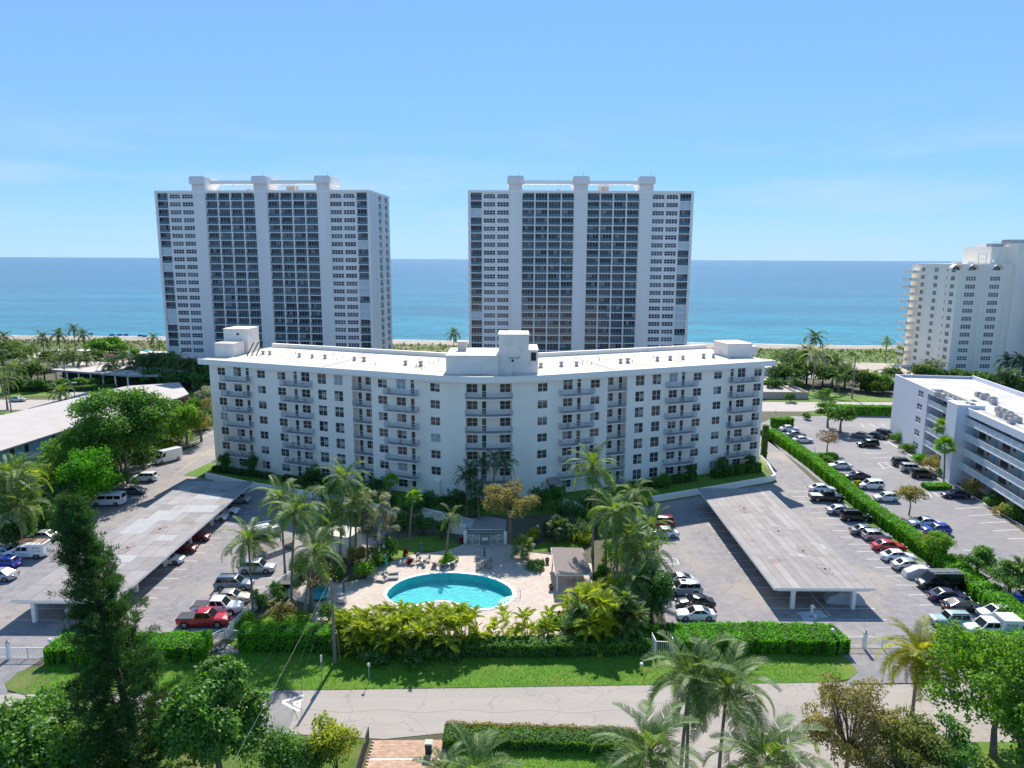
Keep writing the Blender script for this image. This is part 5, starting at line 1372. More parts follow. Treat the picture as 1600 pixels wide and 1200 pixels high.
def carmeshes(kind):
    if kind in meshcache: return meshcache[kind]
    S = SPEC[kind]; L_, W, zb = S['L'], S['W'], S['zb']; hw = W / 2
    top = S['top']
    xs = sorted(set([-L_ / 2, L_ / 2] + [round(x, 3) for x, _ in top] + list(np.linspace(-L_ / 2 + .1, L_ / 2 - .1, 15).round(3)) + [round(w + q * S['wr'] * 1.15, 3) for w in S['wx'] for q in (-1, -.85, -.5, 0, .5, .85, 1)]))
    zt = np.interp(xs, [p[0] for p in top], [p[1] for p in top])
    B = MB(); rings = []
    for x, z in zip(xs, zt):
        e = abs(x) / (L_ / 2); w = hw * (1 - .22 * max(0, (e - .72) / .28) ** 2)
        zbb = zb + .12 * max(0, (e - .85) / .15)
        for wx in S['wx']:     # wheel arches cut into the lower edge
            r = S['wr'] * 1.15
            if abs(x - wx) <= r: zbb = max(zbb, S['wr'] + math.sqrt(max(0, r * r - (x - wx) ** 2)) - .02)
        zbb = min(zbb, z - .12)
        sh = z - .10
        ring = [(x, -w * .96, zbb), (x, -w, min(zbb + (sh - zbb) * .5, sh)), (x, -w * .97, sh), (x, -w * .86, z - .01), (x, -w * .45, z + .03), (x, w * .45, z + .03), (x, w * .86, z - .01), (x, w * .97, sh), (x, w, min(zbb + (sh - zbb) * .5, sh)), (x, w * .96, zbb)]
        rings.append(ring)
    for k in range(len(rings) - 1):
        a, b = rings[k], rings[k + 1]
        for j in range(9): B.face([a[j], a[j + 1], b[j + 1], b[j]][::-1])
        B.face([a[9], a[0], b[0], b[9]][::-1])
    B.face(rings[0]); B.face(rings[-1][::-1])
    cx0, cx1, rx0, rx1, cz, rz = S['cab']; wb, wr_ = hw * .90, hw * .72
    if kind in ('van', 'transit'): wr_ = hw * .86; wb = hw * .95
    if kind in ('pickup', 'jeep', 'suv'): wr_ = hw * .78
    # cabin shell
    q = cz - .08
    bt = [(cx0, -wb, q), (cx1, -wb, q), (cx1, wb, q), (cx0, wb, q)]; tp = [(rx0, -wr_, rz), (rx1, -wr_, rz), (rx1, wr_, rz), (rx0, wr_, rz)]
    if kind != 'convertible':
        for k in range(4):
            k2 = (k + 1) % 4; B.face([bt[k], bt[k2], tp[k2], tp[k]])
        mid = [(rx0 + .12, -wr_ + .1, rz + .05), (rx1 - .12, -wr_ + .1, rz + .05), (rx1 - .12, wr_ - .1, rz + .05), (rx0 + .12, wr_ - .1, rz + .05)]
        for k in range(4):
            k2 = (k + 1) % 4; B.face([tp[k], tp[k2], mid[k2], mid[k]])
        B.face(mid)
    if kind == 'pickup':
        pass
    parts = {}
    parts['body'] = B
    def panel(p0, p1, p2, p3, m0=.08, m1=.92, v0=.16, v1=.90, off=.012):
        p = [Vector(t) for t in (p0, p1, p2, p3)]
        def at(u, v): return (p[0] * (1 - u) + p[1] * u) * (1 - v) + (p[3] * (1 - u) + p[2] * u) * v
        n = (p[1] - p[0]).cross(p[3] - p[0]).normalized() * off
        return [tuple(at(m0, v0) + n), tuple(at(m1, v0) + n), tuple(at(m1, v1) + n), tuple(at(m0, v1) + n)]
    ws = MB(); ws.face(panel(bt[1], bt[2], tp[2], tp[1], .06, .94, .10, .95)); parts['windshield'] = ws
    rw = MB(); rw.face(panel(bt[3], bt[0], tp[0], tp[3], .08, .92, .2 if kind != 'van' else .3, .92)); parts['rear_window'] = rw
    for s, (i0, i1) in ((0, (0, 1)), (1, (2, 3))):
        sw = MB()
        cuts = [(.10, .44), (.48, .90)] if kind in ('sedan', 'coupe', 'hatch', 'jeep') else [(.05, .30), (.33, .60), (.63, .93)]
        if kind == 'pickup': cuts = [(.08, .47), (.52, .90)]
        if kind == 'transit': cuts = [(.80, .955)]
        if kind == 'convertible': cuts = [(.3, .85)]
        if s: cuts = [(1 - b, 1 - a) for a, b in cuts]
        for (a, b) in cuts:
            f = panel(bt[i0], bt[i1], tp[i1], tp[i0], a, b, .24 if kind not in ('van', 'transit') else .18, .88 if kind not in ('van', 'transit') else .72)
            sw.face(f)
        parts['side_window%d' % s] = sw
    for s in (-1, 1):
        h = MB(); zf = np.interp(L_ / 2 - .12, [p[0] for p in top], [p[1] for p in top]); h.box(L_ / 2 - .30, L_ / 2 - .02, s * hw * .58 - .17, s * hw * .58 + .17, zf - .14, zf + .02); parts['headlight%d' % s] = h
        h = MB(); zr = top[1][1]; h.box(-L_ / 2 - .015, -L_ / 2 + .16, s * hw * .68 - .15, s * hw * .68 + .13, zr - .24, zr - .06); parts['tail_light%d' % s] = h
        h = MB(); h.box(cx1 - .42, cx1 - .24, s * (hw + .10) - .09, s * (hw + .10) + .09, cz + .0, cz + .14); parts['mirror%d' % s] = h
    tyre = MB(); r = S['wr']; tyre.lathe([(r * .6, -.11), (r * .93, -.11), (r, -.07), (r, .07), (r * .93, .11), (r * .6, .11)], 16)
    rim = MB(); rim.lathe([(r * .66, -.095), (r * .62, -.112), (.05, -.118)], 12)
    for v in (tyre, rim): v.v = [(p[0], p[2], p[1]) for p in v.v]
    parts['wheel'] = tyre; parts['rim'] = rim
    g = MB(); g.box(L_ / 2 - .03, L_ / 2 + .012, -hw * .38, hw * .38, .42, .58); parts['grille'] = g
    bp_ = MB(); bp_.box(-L_ / 2 - .02, -L_ / 2 + .02, -.26, .26, .50, .62); parts['licence_plate'] = bp_
    out = {}
    for k, b in parts.items():
        nm = k.rstrip('0123456789-')
        mm = {'body': PM['white'], 'windshield': CG, 'rear_window': CG, 'side_window': CG, 'headlight': HL, 'tail_light': TLm, 'mirror': M['black'], 'wheel': TY, 'rim': RIM, 'grille': M['black'], 'licence_plate': M['trim']}[nm]
        me = b.mesh(kind + '_' + nm, mm)
        if k in ('body', 'wheel'):
            q = bmesh.new(); q.from_mesh(me); bmesh.ops.remove_doubles(q, verts=q.verts, dist=.002); q.to_mesh(me); q.free()
            me.polygons.foreach_set('use_smooth', [True] * len(me.polygons)); me.set_sharp_from_angle(angle=R(38)); me.update()
        out[k] = (nm, me)
    meshcache[kind] = out; return out
def car(kind, color, x, y, rz, label, group='cars in the car parks', cat='car', name='parked_car', extras=None):
    t = thing(name, label, cat, (x, y, 0.012), rz, group)
    P = carmeshes(kind); S = SPEC[kind]
    for k, (nm, me) in P.items():
        if nm in ('wheel', 'rim'): continue
        o = link(nm, me, t)
        if nm == 'body':
            o.material_slots[0].link = 'OBJECT'; o.material_slots[0].material = PM[color]
    for wx in S['wx']:
        for s in (-1, 1):
            w = link('wheel', P['wheel'][1], t, (wx, s * (S['W'] / 2 - .12), S['wr']), (0, 0, 0 if s < 0 else PI))
            link('rim', P['rim'][1], w)
    if kind == 'pickup' and extras != 'covered':
        m2 = MB(); m2.box(-2.8, -.95, -.82, .82, 1.10, 1.19); m2.build('bed_cover', M['door'] if extras is None else extras, t)
    if extras == 'racks' or extras == 'ladders':
        m2 = MB(); zr = S['cab'][5] + .06
        for xx in np.linspace(S['cab'][2] + .2, S['cab'][3] - .1, 4): m2.box(xx - .03, xx + .03, -.75, .75, zr + .12, zr + .17)
        for yy in (-.7, .7): m2.box(S['cab'][2], S['cab'][3], yy - .03, yy + .03, zr, zr + .12)
        m2.build('roof_rack', M['greymetal'], t)
        if extras == 'ladders':
            m2 = MB()
            for yy in (-.45, -.05, .1, .5): m2.box(-2.5, 1.5, yy - .03, yy + .03, zr + .17, zr + .24)
            for xx in np.arange(-2.4, 1.5, .35): m2.box(xx - .02, xx + .02, -.45, -.05, zr + .19, zr + .22); m2.box(xx - .02, xx + .02, .1, .5, zr + .19, zr + .22)
            m2.build('ladder', M['greymetal'], t)
    if extras == 'sunroof':
        m2 = MB(); zr = S['cab'][5] + .055; m2.box(-.35, .25, -.4, .4, zr, zr + .012); m2.build('sunroof', CG, t)
    if extras == 'bars':
        m2 = MB(); zr = S['cab'][5]
        for s in (-1, 1): m2.box(S['cab'][2] + .1, S['cab'][3] - .1, s * .62 - .03, s * .62 + .03, zr + .06, zr + .12)
        m2.build('roof_rail', M['black'], t)
    return t
def P2(u, v): return G(u, v, .4)
# cars nose to the tall hedge, far to near (heading ~ +X)
row = [
 ('sedan', 'white', 1284, 765, 'white sedan farthest up the row along the tall hedge, behind the black pickup', None),
 ('pickup', 'black', 1291, 779, 'black pickup truck with grey bed cover, near the top of the hedge row', M['slab']),
 ('sedan', 'silver', 1314, 799, 'silver sedan half hidden behind the black van-like car in the hedge row', None),
 ('suv', 'black', 1336, 809, 'black estate car with long roof beside the silver sedan, hedge row', 'bars'),
 ('sedan', 'grey', 1353, 831, 'grey sedan directly beyond the light silver hybrid in the hedge row', None),
 ('hatch', 'silver', 1369, 839, 'light silver hatchback between the grey sedan and the bright red car', None),
 ('sedan', 'red', 1388, 855, 'bright red sedan in the right car park row', None),
 ('sedan', 'white', 1403, 871, 'clean white sedan directly in front of the bright red sedan', None),
 ('sedan', 'silver', 1421, 885, 'silver grey sedan between the white sedan and the covered car', None),
 ('sedan', 'purple', 1481, 933, 'dark purple saloon two places in front of the black van with ladders', None),
 ('coupe', 'dark', 1503, 948, 'near black coupe behind the pale green old jeep', None),
 ('jeep', 'greenish', 1484, 972, 'old pale green boxy jeep at the front of the hedge row', 'bars'),
]
for k, c, u, v, lb_, ex in row:
    x, y = P2(u, v); car(k, c, x, y, R(-3) + (PI if k in ('jeep', ) and False else 0) if k != 'jeep' else PI - .05, lb_, extras=ex)
x, y = P2(1467, 914); car('van', 'black', x, y, PI, 'black van with a long ladder rack beside the covered car', extras='ladders')
# car under a cloth cover
def covered(x, y, rz, label, m, sc=1.0):
    t = thing('covered_car', label, 'covered car', (x, y, .012), rz, 'cars in the car parks')
    mb = MB(); nx, ny = 22, 13; g = np.zeros((nx, ny, 3)); r4 = random.Random(int(x * 10))
    for i in range(nx):
        for j in range(ny):
            u = -1 + 2 * i / (nx - 1); w = -1 + 2 * j / (ny - 1)
            X = u * 2.4; base = np.interp(X, [-2.4, -2.2, -1.6, -.8, .5, 1.2, 2.1, 2.4], [.1, .8, 1.02, 1.46, 1.46, 1.02, .82, .1])
            e = abs(w); hz = base * (1 - max(0, (e - .62) / .38) ** 2.2) if e < 1 else 0
            Y = w * .98 * (1 - .12 * abs(u) ** 3) * (1 + .02 * math.sin(X * 9))
            g[i, j] = (X, Y, max(.02, hz + .02 * math.sin(X * 7 + w * 3)))
    for i in range(nx - 1):
        for j in range(ny - 1): mb.face([g[i, j], g[i + 1, j], g[i + 1, j + 1], g[i, j + 1]])
    mb.build('cover', m, t, smooth=False); return t
x, y = P2(1440, 897); covered(x, y, -.05, 'car under a pale grey cloth cover in the hedge row', mat('pale_cover', (.5, .48, .47), .7))
x, y = 41.6, 82.7; covered(x, y, -.1, 'car under a silver blue cover beneath the near end of the right carport', mat('silver_cover', (.40, .45, .50), .45, (.3, .34, .38), .8))
# service trucks at the near right corner
def box_truck(x, y, rz, label, txt):
    t = thing('utility_truck', label, 'truck', (x, y, .012), rz)
    P = carmeshes('pickup'); S = SPEC['pickup']
    for k, (nm, me) in P.items():
        if nm in ('wheel', 'rim'): continue
        link(nm, me, t)
    for wx in S['wx']:
        for s in (-1, 1):
            w = link('wheel', P['wheel'][1], t, (wx, s * .88, .42), (0, 0, 0 if s < 0 else PI)); link('rim', P['rim'][1], w)
    m2 = MB(); m2.box(-2.95, -.95, -1.0, 1.0, .75, 2.15); m2.box(-2.99, -.92, -1.03, 1.03, 2.15, 2.22); m2.build('service_body', M['trim'], t)
    m2 = MB()
    for xx in (-2.6, -1.9, -1.2): m2.box(xx - .02, xx + .02, -.9, .9, 2.22, 2.3)
    m2.build('rack', M['greymetal'], t)
    return t
tk = box_truck(*P2(1546, 986), PI - .04, 'white service truck with boxy rear body at the near right corner', '')
tk2 = car('hatch', 'white', *P2(1556, 960), PI, 'small white hatchback partly hidden behind the white service truck at the right', group=None)

def text_on(parent, txt, size, loc, rot, m, name='lettering'):
    cu = bpy.data.curves.new(name, 'FONT'); cu.body = txt; cu.size = size; cu.extrude = .004; cu.align_x = 'CENTER'; cu.resolution_u = 2
    o = bpy.data.objects.new(name, cu); COL.objects.link(o)
    dg = bpy.context.evaluated_depsgraph_get(); me = bpy.data.meshes.new_from_object(o.evaluated_get(dg)); bpy.data.objects.remove(o)
    me.materials.clear(); me.materials.append(m); o = link(name, me, parent, loc, rot); return o
red_txt = mat('red_lettering', (.4, .06, .03), .6); blk_txt = mat('dark_lettering', (.03, .04, .09), .6)
text_on(tk, 'PLACE', .42, (-1.8, 1.035, 1.55), (PI / 2, 0, PI), red_txt)
# left car park: along the trees
lrow = [
 ('transit', 'white', 262, 718, R(-122), 'white high-roofed cargo van parked on the drive beside the left end of the building', 'van'),
 ('suv', 'white', 226, 748, R(182), 'white SUV in front of the cargo van by the trees', 'car'),
 ('coupe', 'grey', 207, 768, R(182), 'low dark grey sports car between white SUV and white passenger van', 'car'),
 ('van', 'white', 170, 785, R(182), 'white passenger van with dark side windows by the trees', 'van'),
 ('sedan', 'silver', 66, 840, R(182), 'silver sedan beyond the ladder-topped service truck on the left', 'car'),
 ('hatch', 'blue', 6, 882, R(182), 'bright blue hatchback at the left edge of the photo', 'car'),
 ('sedan', 'silver', -3, 901, R(182), 'silver car cut off by the left edge, in front of the blue hatchback', 'car'),
 ('sedan', 'lightblue', 2, 866, R(182), 'pale blue car just behind the nose of the service truck at the left edge', 'car'),
]
for k, c, u, v, a, lb_, cat in lrow:
    x, y = P2(u, v); car(k, c, x, y, a, lb_, cat=cat)
x, y = P2(42, 866); st = box_truck(x, y, R(182), 'white crew-cab service truck with ladders on its roof and dark lettering on its side', '')
text_on(st, 'SERVICE', .30, (-1.95, 1.02, 1.62), (PI / 2, 0, PI), blk_txt); text_on(st, '561-372-8200', .22, (-1.95, 1.02, 1.22), (PI / 2, 0, PI), blk_txt)
m2 = MB()
for yy in (-.6, -.2, .2, .6): m2.box(-3.0, .9, yy - .03, yy + .03, 2.42, 2.5)
for xx in np.arange(-2.9, .9, .4): m2.box(xx - .02, xx + .02, -.6, .6, 2.44, 2.48)
for xx in (-2.6, .3): m2.box(xx - .04, xx + .04, -.8, .8, 2.22, 2.42)
m2.build('ladder', mat('orange_ladder', (.45, .22, .15), .6), st)
# left park, fence side (noses towards +X)
fr_ = [
 ('pickup', 'red', 319, 971, R(2), 'bright red crew-cab pickup truck with black bed cover near the front hedge', None, 'pickup truck'),
 ('pickup', 'white', 340, 952, R(2), 'white pickup truck directly behind the red pickup', None, 'pickup truck'),
 ('sedan', 'champ', 361, 935, R(2), 'beige sedan beyond the white pickup', None, 'car'),
 ('suv', 'slate', 366, 915, R(2), 'grey blue SUV with roof rails beyond the beige sedan', 'bars', 'car'),
 ('suv', 'silver', 402, 889, R(2), 'silver SUV under the bare tree by the railing fence', None, 'car'),
]
for k, c, u, v, a, lb_, ex, cat in fr_:
    x, y = P2(u, v); car(k, c, x, y, a, lb_, extras=ex, cat=cat)
# under the left carport
for (k, c, x, y, a, lb_) in (('convertible', 'silver', -51.0, 79.2, 0, 'silver convertible under the near end of the left carport'), ('coupe', 'white', -48.0, 93.4, 0, 'white coupe poking out of the left carport beyond the first posts'),
   ('sedan', 'crimson', -47.9, 101.5, 0, 'dark red sedan deep under the left carport'), ('hatch', 'white', -48.2, 110.0, 0, 'white hatchback nose under the far half of the left carport'), ('sedan', 'white', -47.7, 112.8, 0, 'white sedan nose beside the white hatchback, left carport'), ('hatch', 'silver', -47.6, 118.4, 0, 'silver hatchback at the far end of the left carport'), ('sedan', 'crimson', -48, 97.2, 0, 'maroon sedan beyond the white coupe, left carport')):
    car(k, c, x, y, a, lb_)
# right park, pool side
for (k, c, u, v, a, lb_, ex) in (('coupe', 'white', 1087, 961, R(180), 'white fastback with black roof nearest the front hedge, right of the pool garden', None), ('sedan', 'black', 1086, 943, R(182), 'black sedan just beyond the white fastback', None), ('suv', 'silver', 1067, 923, R(182), 'silver SUV with dark windows beyond the black sedan', 'sunroof'), ('coupe', 'silver', 1059, 907, R(182), 'silver coupe with black roof farthest of the four cars by the green bush', None), ('suv', 'crimson', 1031, 818, R(178), 'red minivan in the building shadow near the entrance', None), ('sedan', 'white', 1036, 834, R(178), 'white sedan next to the red minivan', None)):
    x, y = P2(u, v); car(k, c, x, y, a, lb_, extras=ex)
m2 = MB()
# neighbour's car park
for (k, c, u, v, a, lb_) in (('sedan', 'white', 1233, 671, 0, 'white sedan farthest along the neighbour side of the hedge'), ('sedan', 'slate', 1243, 680, 0, 'slate sedan second in the neighbour row behind the hedge'), ('sedan', 'white', 1254, 688.5, 0, 'white sedan third in the neighbour row behind the hedge'),
   ('sedan', 'grey', 1347, 682, R(-40), 'dark grey sedan left of two under the end wall of the neighbour block'), ('sedan', 'dark', 1369, 682, R(-40), 'black sedan right of two near the end wall of the neighbour block'), ('suv', 'dark', 1384, 680, R(-60), 'dark SUV tucked against the corner of the neighbour block'), ('suv', 'dark', 1356, 695, R(178), 'dark SUV driving lane side in the middle of the neighbour car park'),
   ('sedan', 'white', 1312, 729, R(178), 'white sedan half hidden by a small shrub behind the hedge'), ('sedan', 'dark', 1339, 745, R(178), 'black sedan between white sedan and white SUV behind the hedge'), ('suv', 'white', 1360, 760, R(178), 'white SUV behind the middle of the tall hedge'), ('hatch', 'white', 1384, 779, R(178), 'white hatchback under the thin olive tree behind the hedge'),
   ('suv', 'dark', 1412, 725, R(-10), 'dark brown SUV first of three by the neighbour block'), ('suv', 'silver', 1426, 734, R(-10), 'silver SUV between two dark cars by the neighbour block'), ('suv', 'black', 1443, 743, R(-10), 'black SUV nearest of three by the neighbour block'), ('sedan', 'purple', 1493, 774, R(176), 'dark violet sedan alone next to the clipped low hedge in the neighbour lot'),
   ('sedan', 'white', 1444, 818, R(178), 'white sedan mostly hidden by the tree at the hedge bend'), ('hatch', 'blue', 1463, 829, R(178), 'blue hatchback by the tree at the hedge bend'), ('hatch', 'blue', 1608, 936, R(178), 'blue car peeping past the hedge at the right edge')):
    x, y = P2(u, v); car(k, c, x, y, a, lb_, group='cars in the neighbour car park')
x, y = G(28, 625, .4); car('sedan', 'silver', x, y, 0, 'silver car driving on the highway at far left', group=None, name='moving_car')
x, y = G(294, 624, .4); car('suv', 'red', x, y, .8, 'red car beside the far end of the low building', group=None)
# ------------------------------------------------------------------ vegetation
def leafquads(c, nrm, size, asp=.55, rg=rng):
    """diamond leaves at c facing nrm"""
    N = len(c)
    a = rg.normal(size=(N, 3)); a -= (a * nrm).sum(1, keepdims=True) * nrm; a /= np.linalg.norm(a, axis=1, keepdims=True) + 1e-9
    b = np.cross(nrm, a); s = (size * rg.uniform(.6, 1.3, N))[:, None]
    v = np.empty((N, 4, 3)); v[:, 0] = c + a * s; v[:, 1] = c + b * s * asp; v[:, 2] = c - a * s; v[:, 3] = c - b * s * asp
    return v.reshape(-1, 3)
def blobleaves(blobs, n, size, flat=.35, shell=.55):
    """blobs: (x,y,z,r,rz)"""
    bl = np.array(blobs); w = bl[:, 3] ** 2; idx = rng.choice(len(bl), n, p=w / w.sum())
    d = rng.normal(size=(n, 3)); d /= np.linalg.norm(d, axis=1, keepdims=True)
    d[:, 2] = np.where(d[:, 2] < -.4, -d[:, 2], d[:, 2])
    rr_ = rng.uniform(shell, 1.05, n)[:, None] * (1 + .18 * np.sin(d[:, :1] * 7 + idx[:, None]))
    R_ = np.stack([bl[idx, 3], bl[idx, 3], bl[idx, 4]], 1)
    c = bl[idx, :3] + d * R_ * rr_
    nrm = d * .6 + rng.normal(size=(n, 3)) * .55 + np.array([0, 0, flat]); nrm /= np.linalg.norm(nrm, axis=1, keepdims=True)
    return leafquads(c, nrm, size)
def tree(name, label, x, y, h, r, m, n=5000, size=.22, ch=None, nb=16, bark='bark', tr=.28, cat='tree', group=None, gap=.34, low=.35, oz=0, flat=.8, limbs=8, seed=None):
    """broadleaf: tapered trunk, limbs into leaf clumps"""
    t = thing(name, label, cat, (x, y, oz), rng.uniform(0, 6), group)
    ch = ch or h * (1 - low); zc = h - ch / 2; blobs = []
    rs = np.random.default_rng(seed if seed is not None else int(abs(x * 13 + y * 7)) + 1)
    for k in range(nb):
        a = rs.uniform(0, 2 * PI); e = rs.uniform(-.5, 1); q = math.sqrt(rs.uniform(.05, 1)) * (1 - .45 * max(e, 0) ** 2)
        br = r * rs.uniform(gap * .7, gap * 1.2)
        blobs.append((math.cos(a) * (r - br * .8) * q, math.sin(a) * (r - br * .8) * q, zc + e * (ch / 2 - br * .6), br, br * flat))
    me = quads('crown', blobleaves(blobs, n, size), L[m] if isinstance(m, str) else m); link('crown', me, t)
    mb = MB(); zt = zc - ch * .15
    mb.tube([(0, 0, 0), (.1 * r * .3, .05, zt * .5), (0, 0, zt)], [tr * 1.2, tr * .85, tr * .65], 8)
    for b in blobs[:limbs]:
        mid = (b[0] * .5, b[1] * .5, zt + (b[2] - zt) * .35); mb.tube([(0, 0, zt * .85), mid, (b[0], b[1], b[2])], [tr * .5, tr * .32, tr * .1], 5)
        for q in range(2):
            o = rs.normal(size=3) * b[3] * .7; mb.tube([mid, (b[0] + o[0], b[1] + o[1], b[2] + abs(o[2]) * .6)], [tr * .2, .02], 4)
    mb.build('trunk', M[bark], t)
    return t
def bush(name, label, x, y, h, r, m, n=1500, size=.16, nb=7, ry=None, rz=0, cat='shrub', group=None, oz=0):
    t = thing(name, label, cat, (x, y, oz), rz, group); rs = np.random.default_rng(int(abs(x * 31 + y * 17)) + 3); blobs = []
    ry = ry or r
    for k in range(nb):
        a = rs.uniform(0, 2 * PI); q = rs.uniform(0, .75); br = min(r, ry) * rs.uniform(.4, .6); zz = rs.uniform(.45, 1) * h - br * .6
        blobs.append((math.cos(a) * q * r, math.sin(a) * q * ry, max(zz, br * .5), br, min(br, h * .5)))
    link('foliage', quads('foliage', blobleaves(blobs, n, size), L[m]), t)
    mb = MB()
    for b in blobs[:5]: mb.tube([(b[0] * .2, b[1] * .2, 0), (b[0] * .8, b[1] * .8, b[2])], [.05, .02], 4)
    mb.build('stem', M['bark_dark'], t); return t

def frond_mesh(name, L_, droop, nl, ll, w, m, a0=.0, vshape=.35, stem=.12, twist=0):
    P = []; nseg = 10; x = z = 0; ang = a0
    for k in range(nseg + 1):
        t = k / nseg; P.append((x, 0, z, a0 - droop * t ** 1.4)); a_ = a0 - droop * ((k + .5) / nseg) ** 1.4
        x += math.cos(a_) * L_ / nseg; z += math.sin(a_) * L_ / nseg
    vs = []
    P = np.array(P)
    def at(t): 
        q = t * nseg; return np.array([np.interp(q, range(nseg + 1), P[:, j]) for j in range(4)])
    for i in range(nl):
        t = stem + (1 - stem) * (i + .5) / nl
        p = at(t); d = np.array([math.cos(p[3]), 0, math.sin(p[3])]); up = np.array([-math.sin(p[3]), 0, math.cos(p[3])])
        l = ll * (math.sin(PI * min(1, .22 + .74 * t)) ** .7) * rng.uniform(.85, 1.1)
        for s in (-1, 1):
            if rng.uniform() < .10: continue
            dr = .25 + .95 * rng.uniform(.2, 1)
            v = d * (.45 + .35 * t) + np.array([0, s * .8, 0]) + up * vshape
            v /= np.linalg.norm(v); p0 = p[:3]; mid = p0 + v * l * .55
            v2 = v + np.array([0, 0, -dr * .9]); v2 /= np.linalg.norm(v2); tip = mid + v2 * l * .5
            hw = d * w / 2
            vs += [p0 - hw, p0 + hw, mid + hw, mid - hw, mid - hw, mid + hw, tip + hw * .15, tip - hw * .15]
    for k in range(nseg):
        a, b = P[k], P[k + 1]; w0 = .045 * (1 - k / nseg) + .01; w1 = .045 * (1 - (k + 1) / nseg) + .01
        vs += [(a[0], -w0, a[2] + .01), (b[0], -w1, b[2] + .01), (b[0], w1, b[2] + .01), (a[0], w0, a[2] + .01)]
    return quads(name, vs, m)
FR = {}
for key, mm in (('palm', L['palm']), ('dark', L['palmdark']), ('yel', L['palmyel'])):
    FR[key] = [frond_mesh('frond', 4.5, dr, 40, 1.05, .078, mm) for dr in (.9, 1.4, 1.9, 2.4)]
    FR[key + 'dry'] = [frond_mesh('dry_frond', 4.0, 1.2, 20, .7, .09, L['dry'])]
FR['areca'] = [frond_mesh('frond', 1.9, dr, 22, .55, .085, L['areca'], vshape=.5) for dr in (1.0, 1.5, 2.0)]
FR['arecag'] = [frond_mesh('frond', 1.9, dr, 22, .55, .085, L['palm'], vshape=.5) for dr in (1.0, 1.5, 2.0)]
def fan_mesh(name, m, pet=.9, ln=.85, nb=16, w=.11):
    vs = []
    w0 = .02; vs += [(0, -w0, 0), (pet, -w0, .05), (pet, w0, .05), (0, w0, 0)]
    for i in range(nb):
        a = -1.9 + 3.8 * i / (nb - 1); l = ln * (1 - .12 * abs(a))
        d = np.array([math.cos(a), math.sin(a), .12 * math.cos(a * 1.5)]); s = np.array([-math.sin(a), math.cos(a), 0]) * w / 2
        o = np.array([pet, 0, .05]); mid = o + d * l * .6; tip = mid + (d + np.array([0, 0, -.75])) * l * .42
        vs += [o - s * .3, o + s * .3, mid + s, mid - s, mid - s, mid + s, tip + s * .15, tip - s * .15]
    return quads(name, vs, m)
FAN = {'g': fan_mesh('fan_leaf', L['palm']), 'd': fan_mesh('fan_leaf', L['palmdark']), 'b': fan_mesh('fan_leaf', L['bright'])}
def trunkmesh(h, lean, r0=.17, r1=.11, n=7):
    mb = MB(); pts = []
    for k in range(n + 1):
        t = k / n; pts.append((lean[0] * t ** 1.6, lean[1] * t ** 1.6, h * t))
    rad = [r0 * 1.5] + [r0 + (r1 - r0) * k / n for k in range(1, n + 1)]
    mb.tube(pts, rad, 8); return mb, pts[-1]
def palm(label, x, y, h, kind='palm', nf=22, s=1.0, lean=(0, 0), group=None, name='coconut_palm', cat='palm tree', dry=2, spread=None, oz=0):
    t = thing(name, label, cat, (x, y, oz), 0, group)
    mb, tip = trunkmesh(h, lean); mb.build('trunk', M['trunk'], t)
    mb = MB(); mb.lathe([(.12, -.35), (.22, -.1), (.2, .15), (.05, .5)], 8); o = mb.build('crownshaft', M['bark'], t); o.location = tip
    r5 = random.Random(int(abs(x * 100 + y * 10)))
    for k in range(nf):
        el = R(78) - R(112) * ((k + .5) / nf) ** .85 + r5.uniform(-.12, .12)
        az = k * 2.39996 + r5.uniform(-.25, .25)
        v = min(3, max(0, int(1.2 + (el < R(35)) + (el < R(0)) * -1 + r5.uniform(-.8, .9))))
        o = link('frond', FR[kind][v], t, tip, (r5.uniform(-.4, .4), -el, az), s * r5.uniform(.85, 1.1))
        # rotation order: pitch about local y after yaw
    for k in range(dry):
        link('dry_frond', FR[kind + 'dry'][0], t, tip, (0, R(r5.uniform(35, 65)), r5.uniform(0, 6.3)), s * .8)
    if kind != 'yel' and h > 5 and name == 'coconut_palm':
        mb = MB()
        for k in range(5):
            a = k * 1.3; 
            i0 = len(mb.v); mb.lathe([(.02, -.14), (.11, -.05), (.11, .05), (.02, .14)], 7, 0, (.26 * math.cos(a), .26 * math.sin(a)))
        o = mb.build('coconuts', M['bark'], t); o.location = (tip[0], tip[1], tip[2] - .2)
    return t
def sabal(label, x, y, h, kind='g', n=26, s=1.0, group=None, lean=(0, 0)):
    t = thing('fan_palm', label, 'palm tree', (x, y, 0), 0, group)
    mb, tip = trunkmesh(h, lean, .16, .14); mb.build('trunk', M['trunk'], t)
    r5 = random.Random(int(abs(x * 100 + y * 10)))
    for k in range(n):
        el = R(80) - R(115) * ((k + .5) / n); az = k * 2.39996
        link('leaf', FAN[kind], t, tip, (r5.uniform(-.3, .3), -el, az), s * r5.uniform(.85, 1.15))
    return t
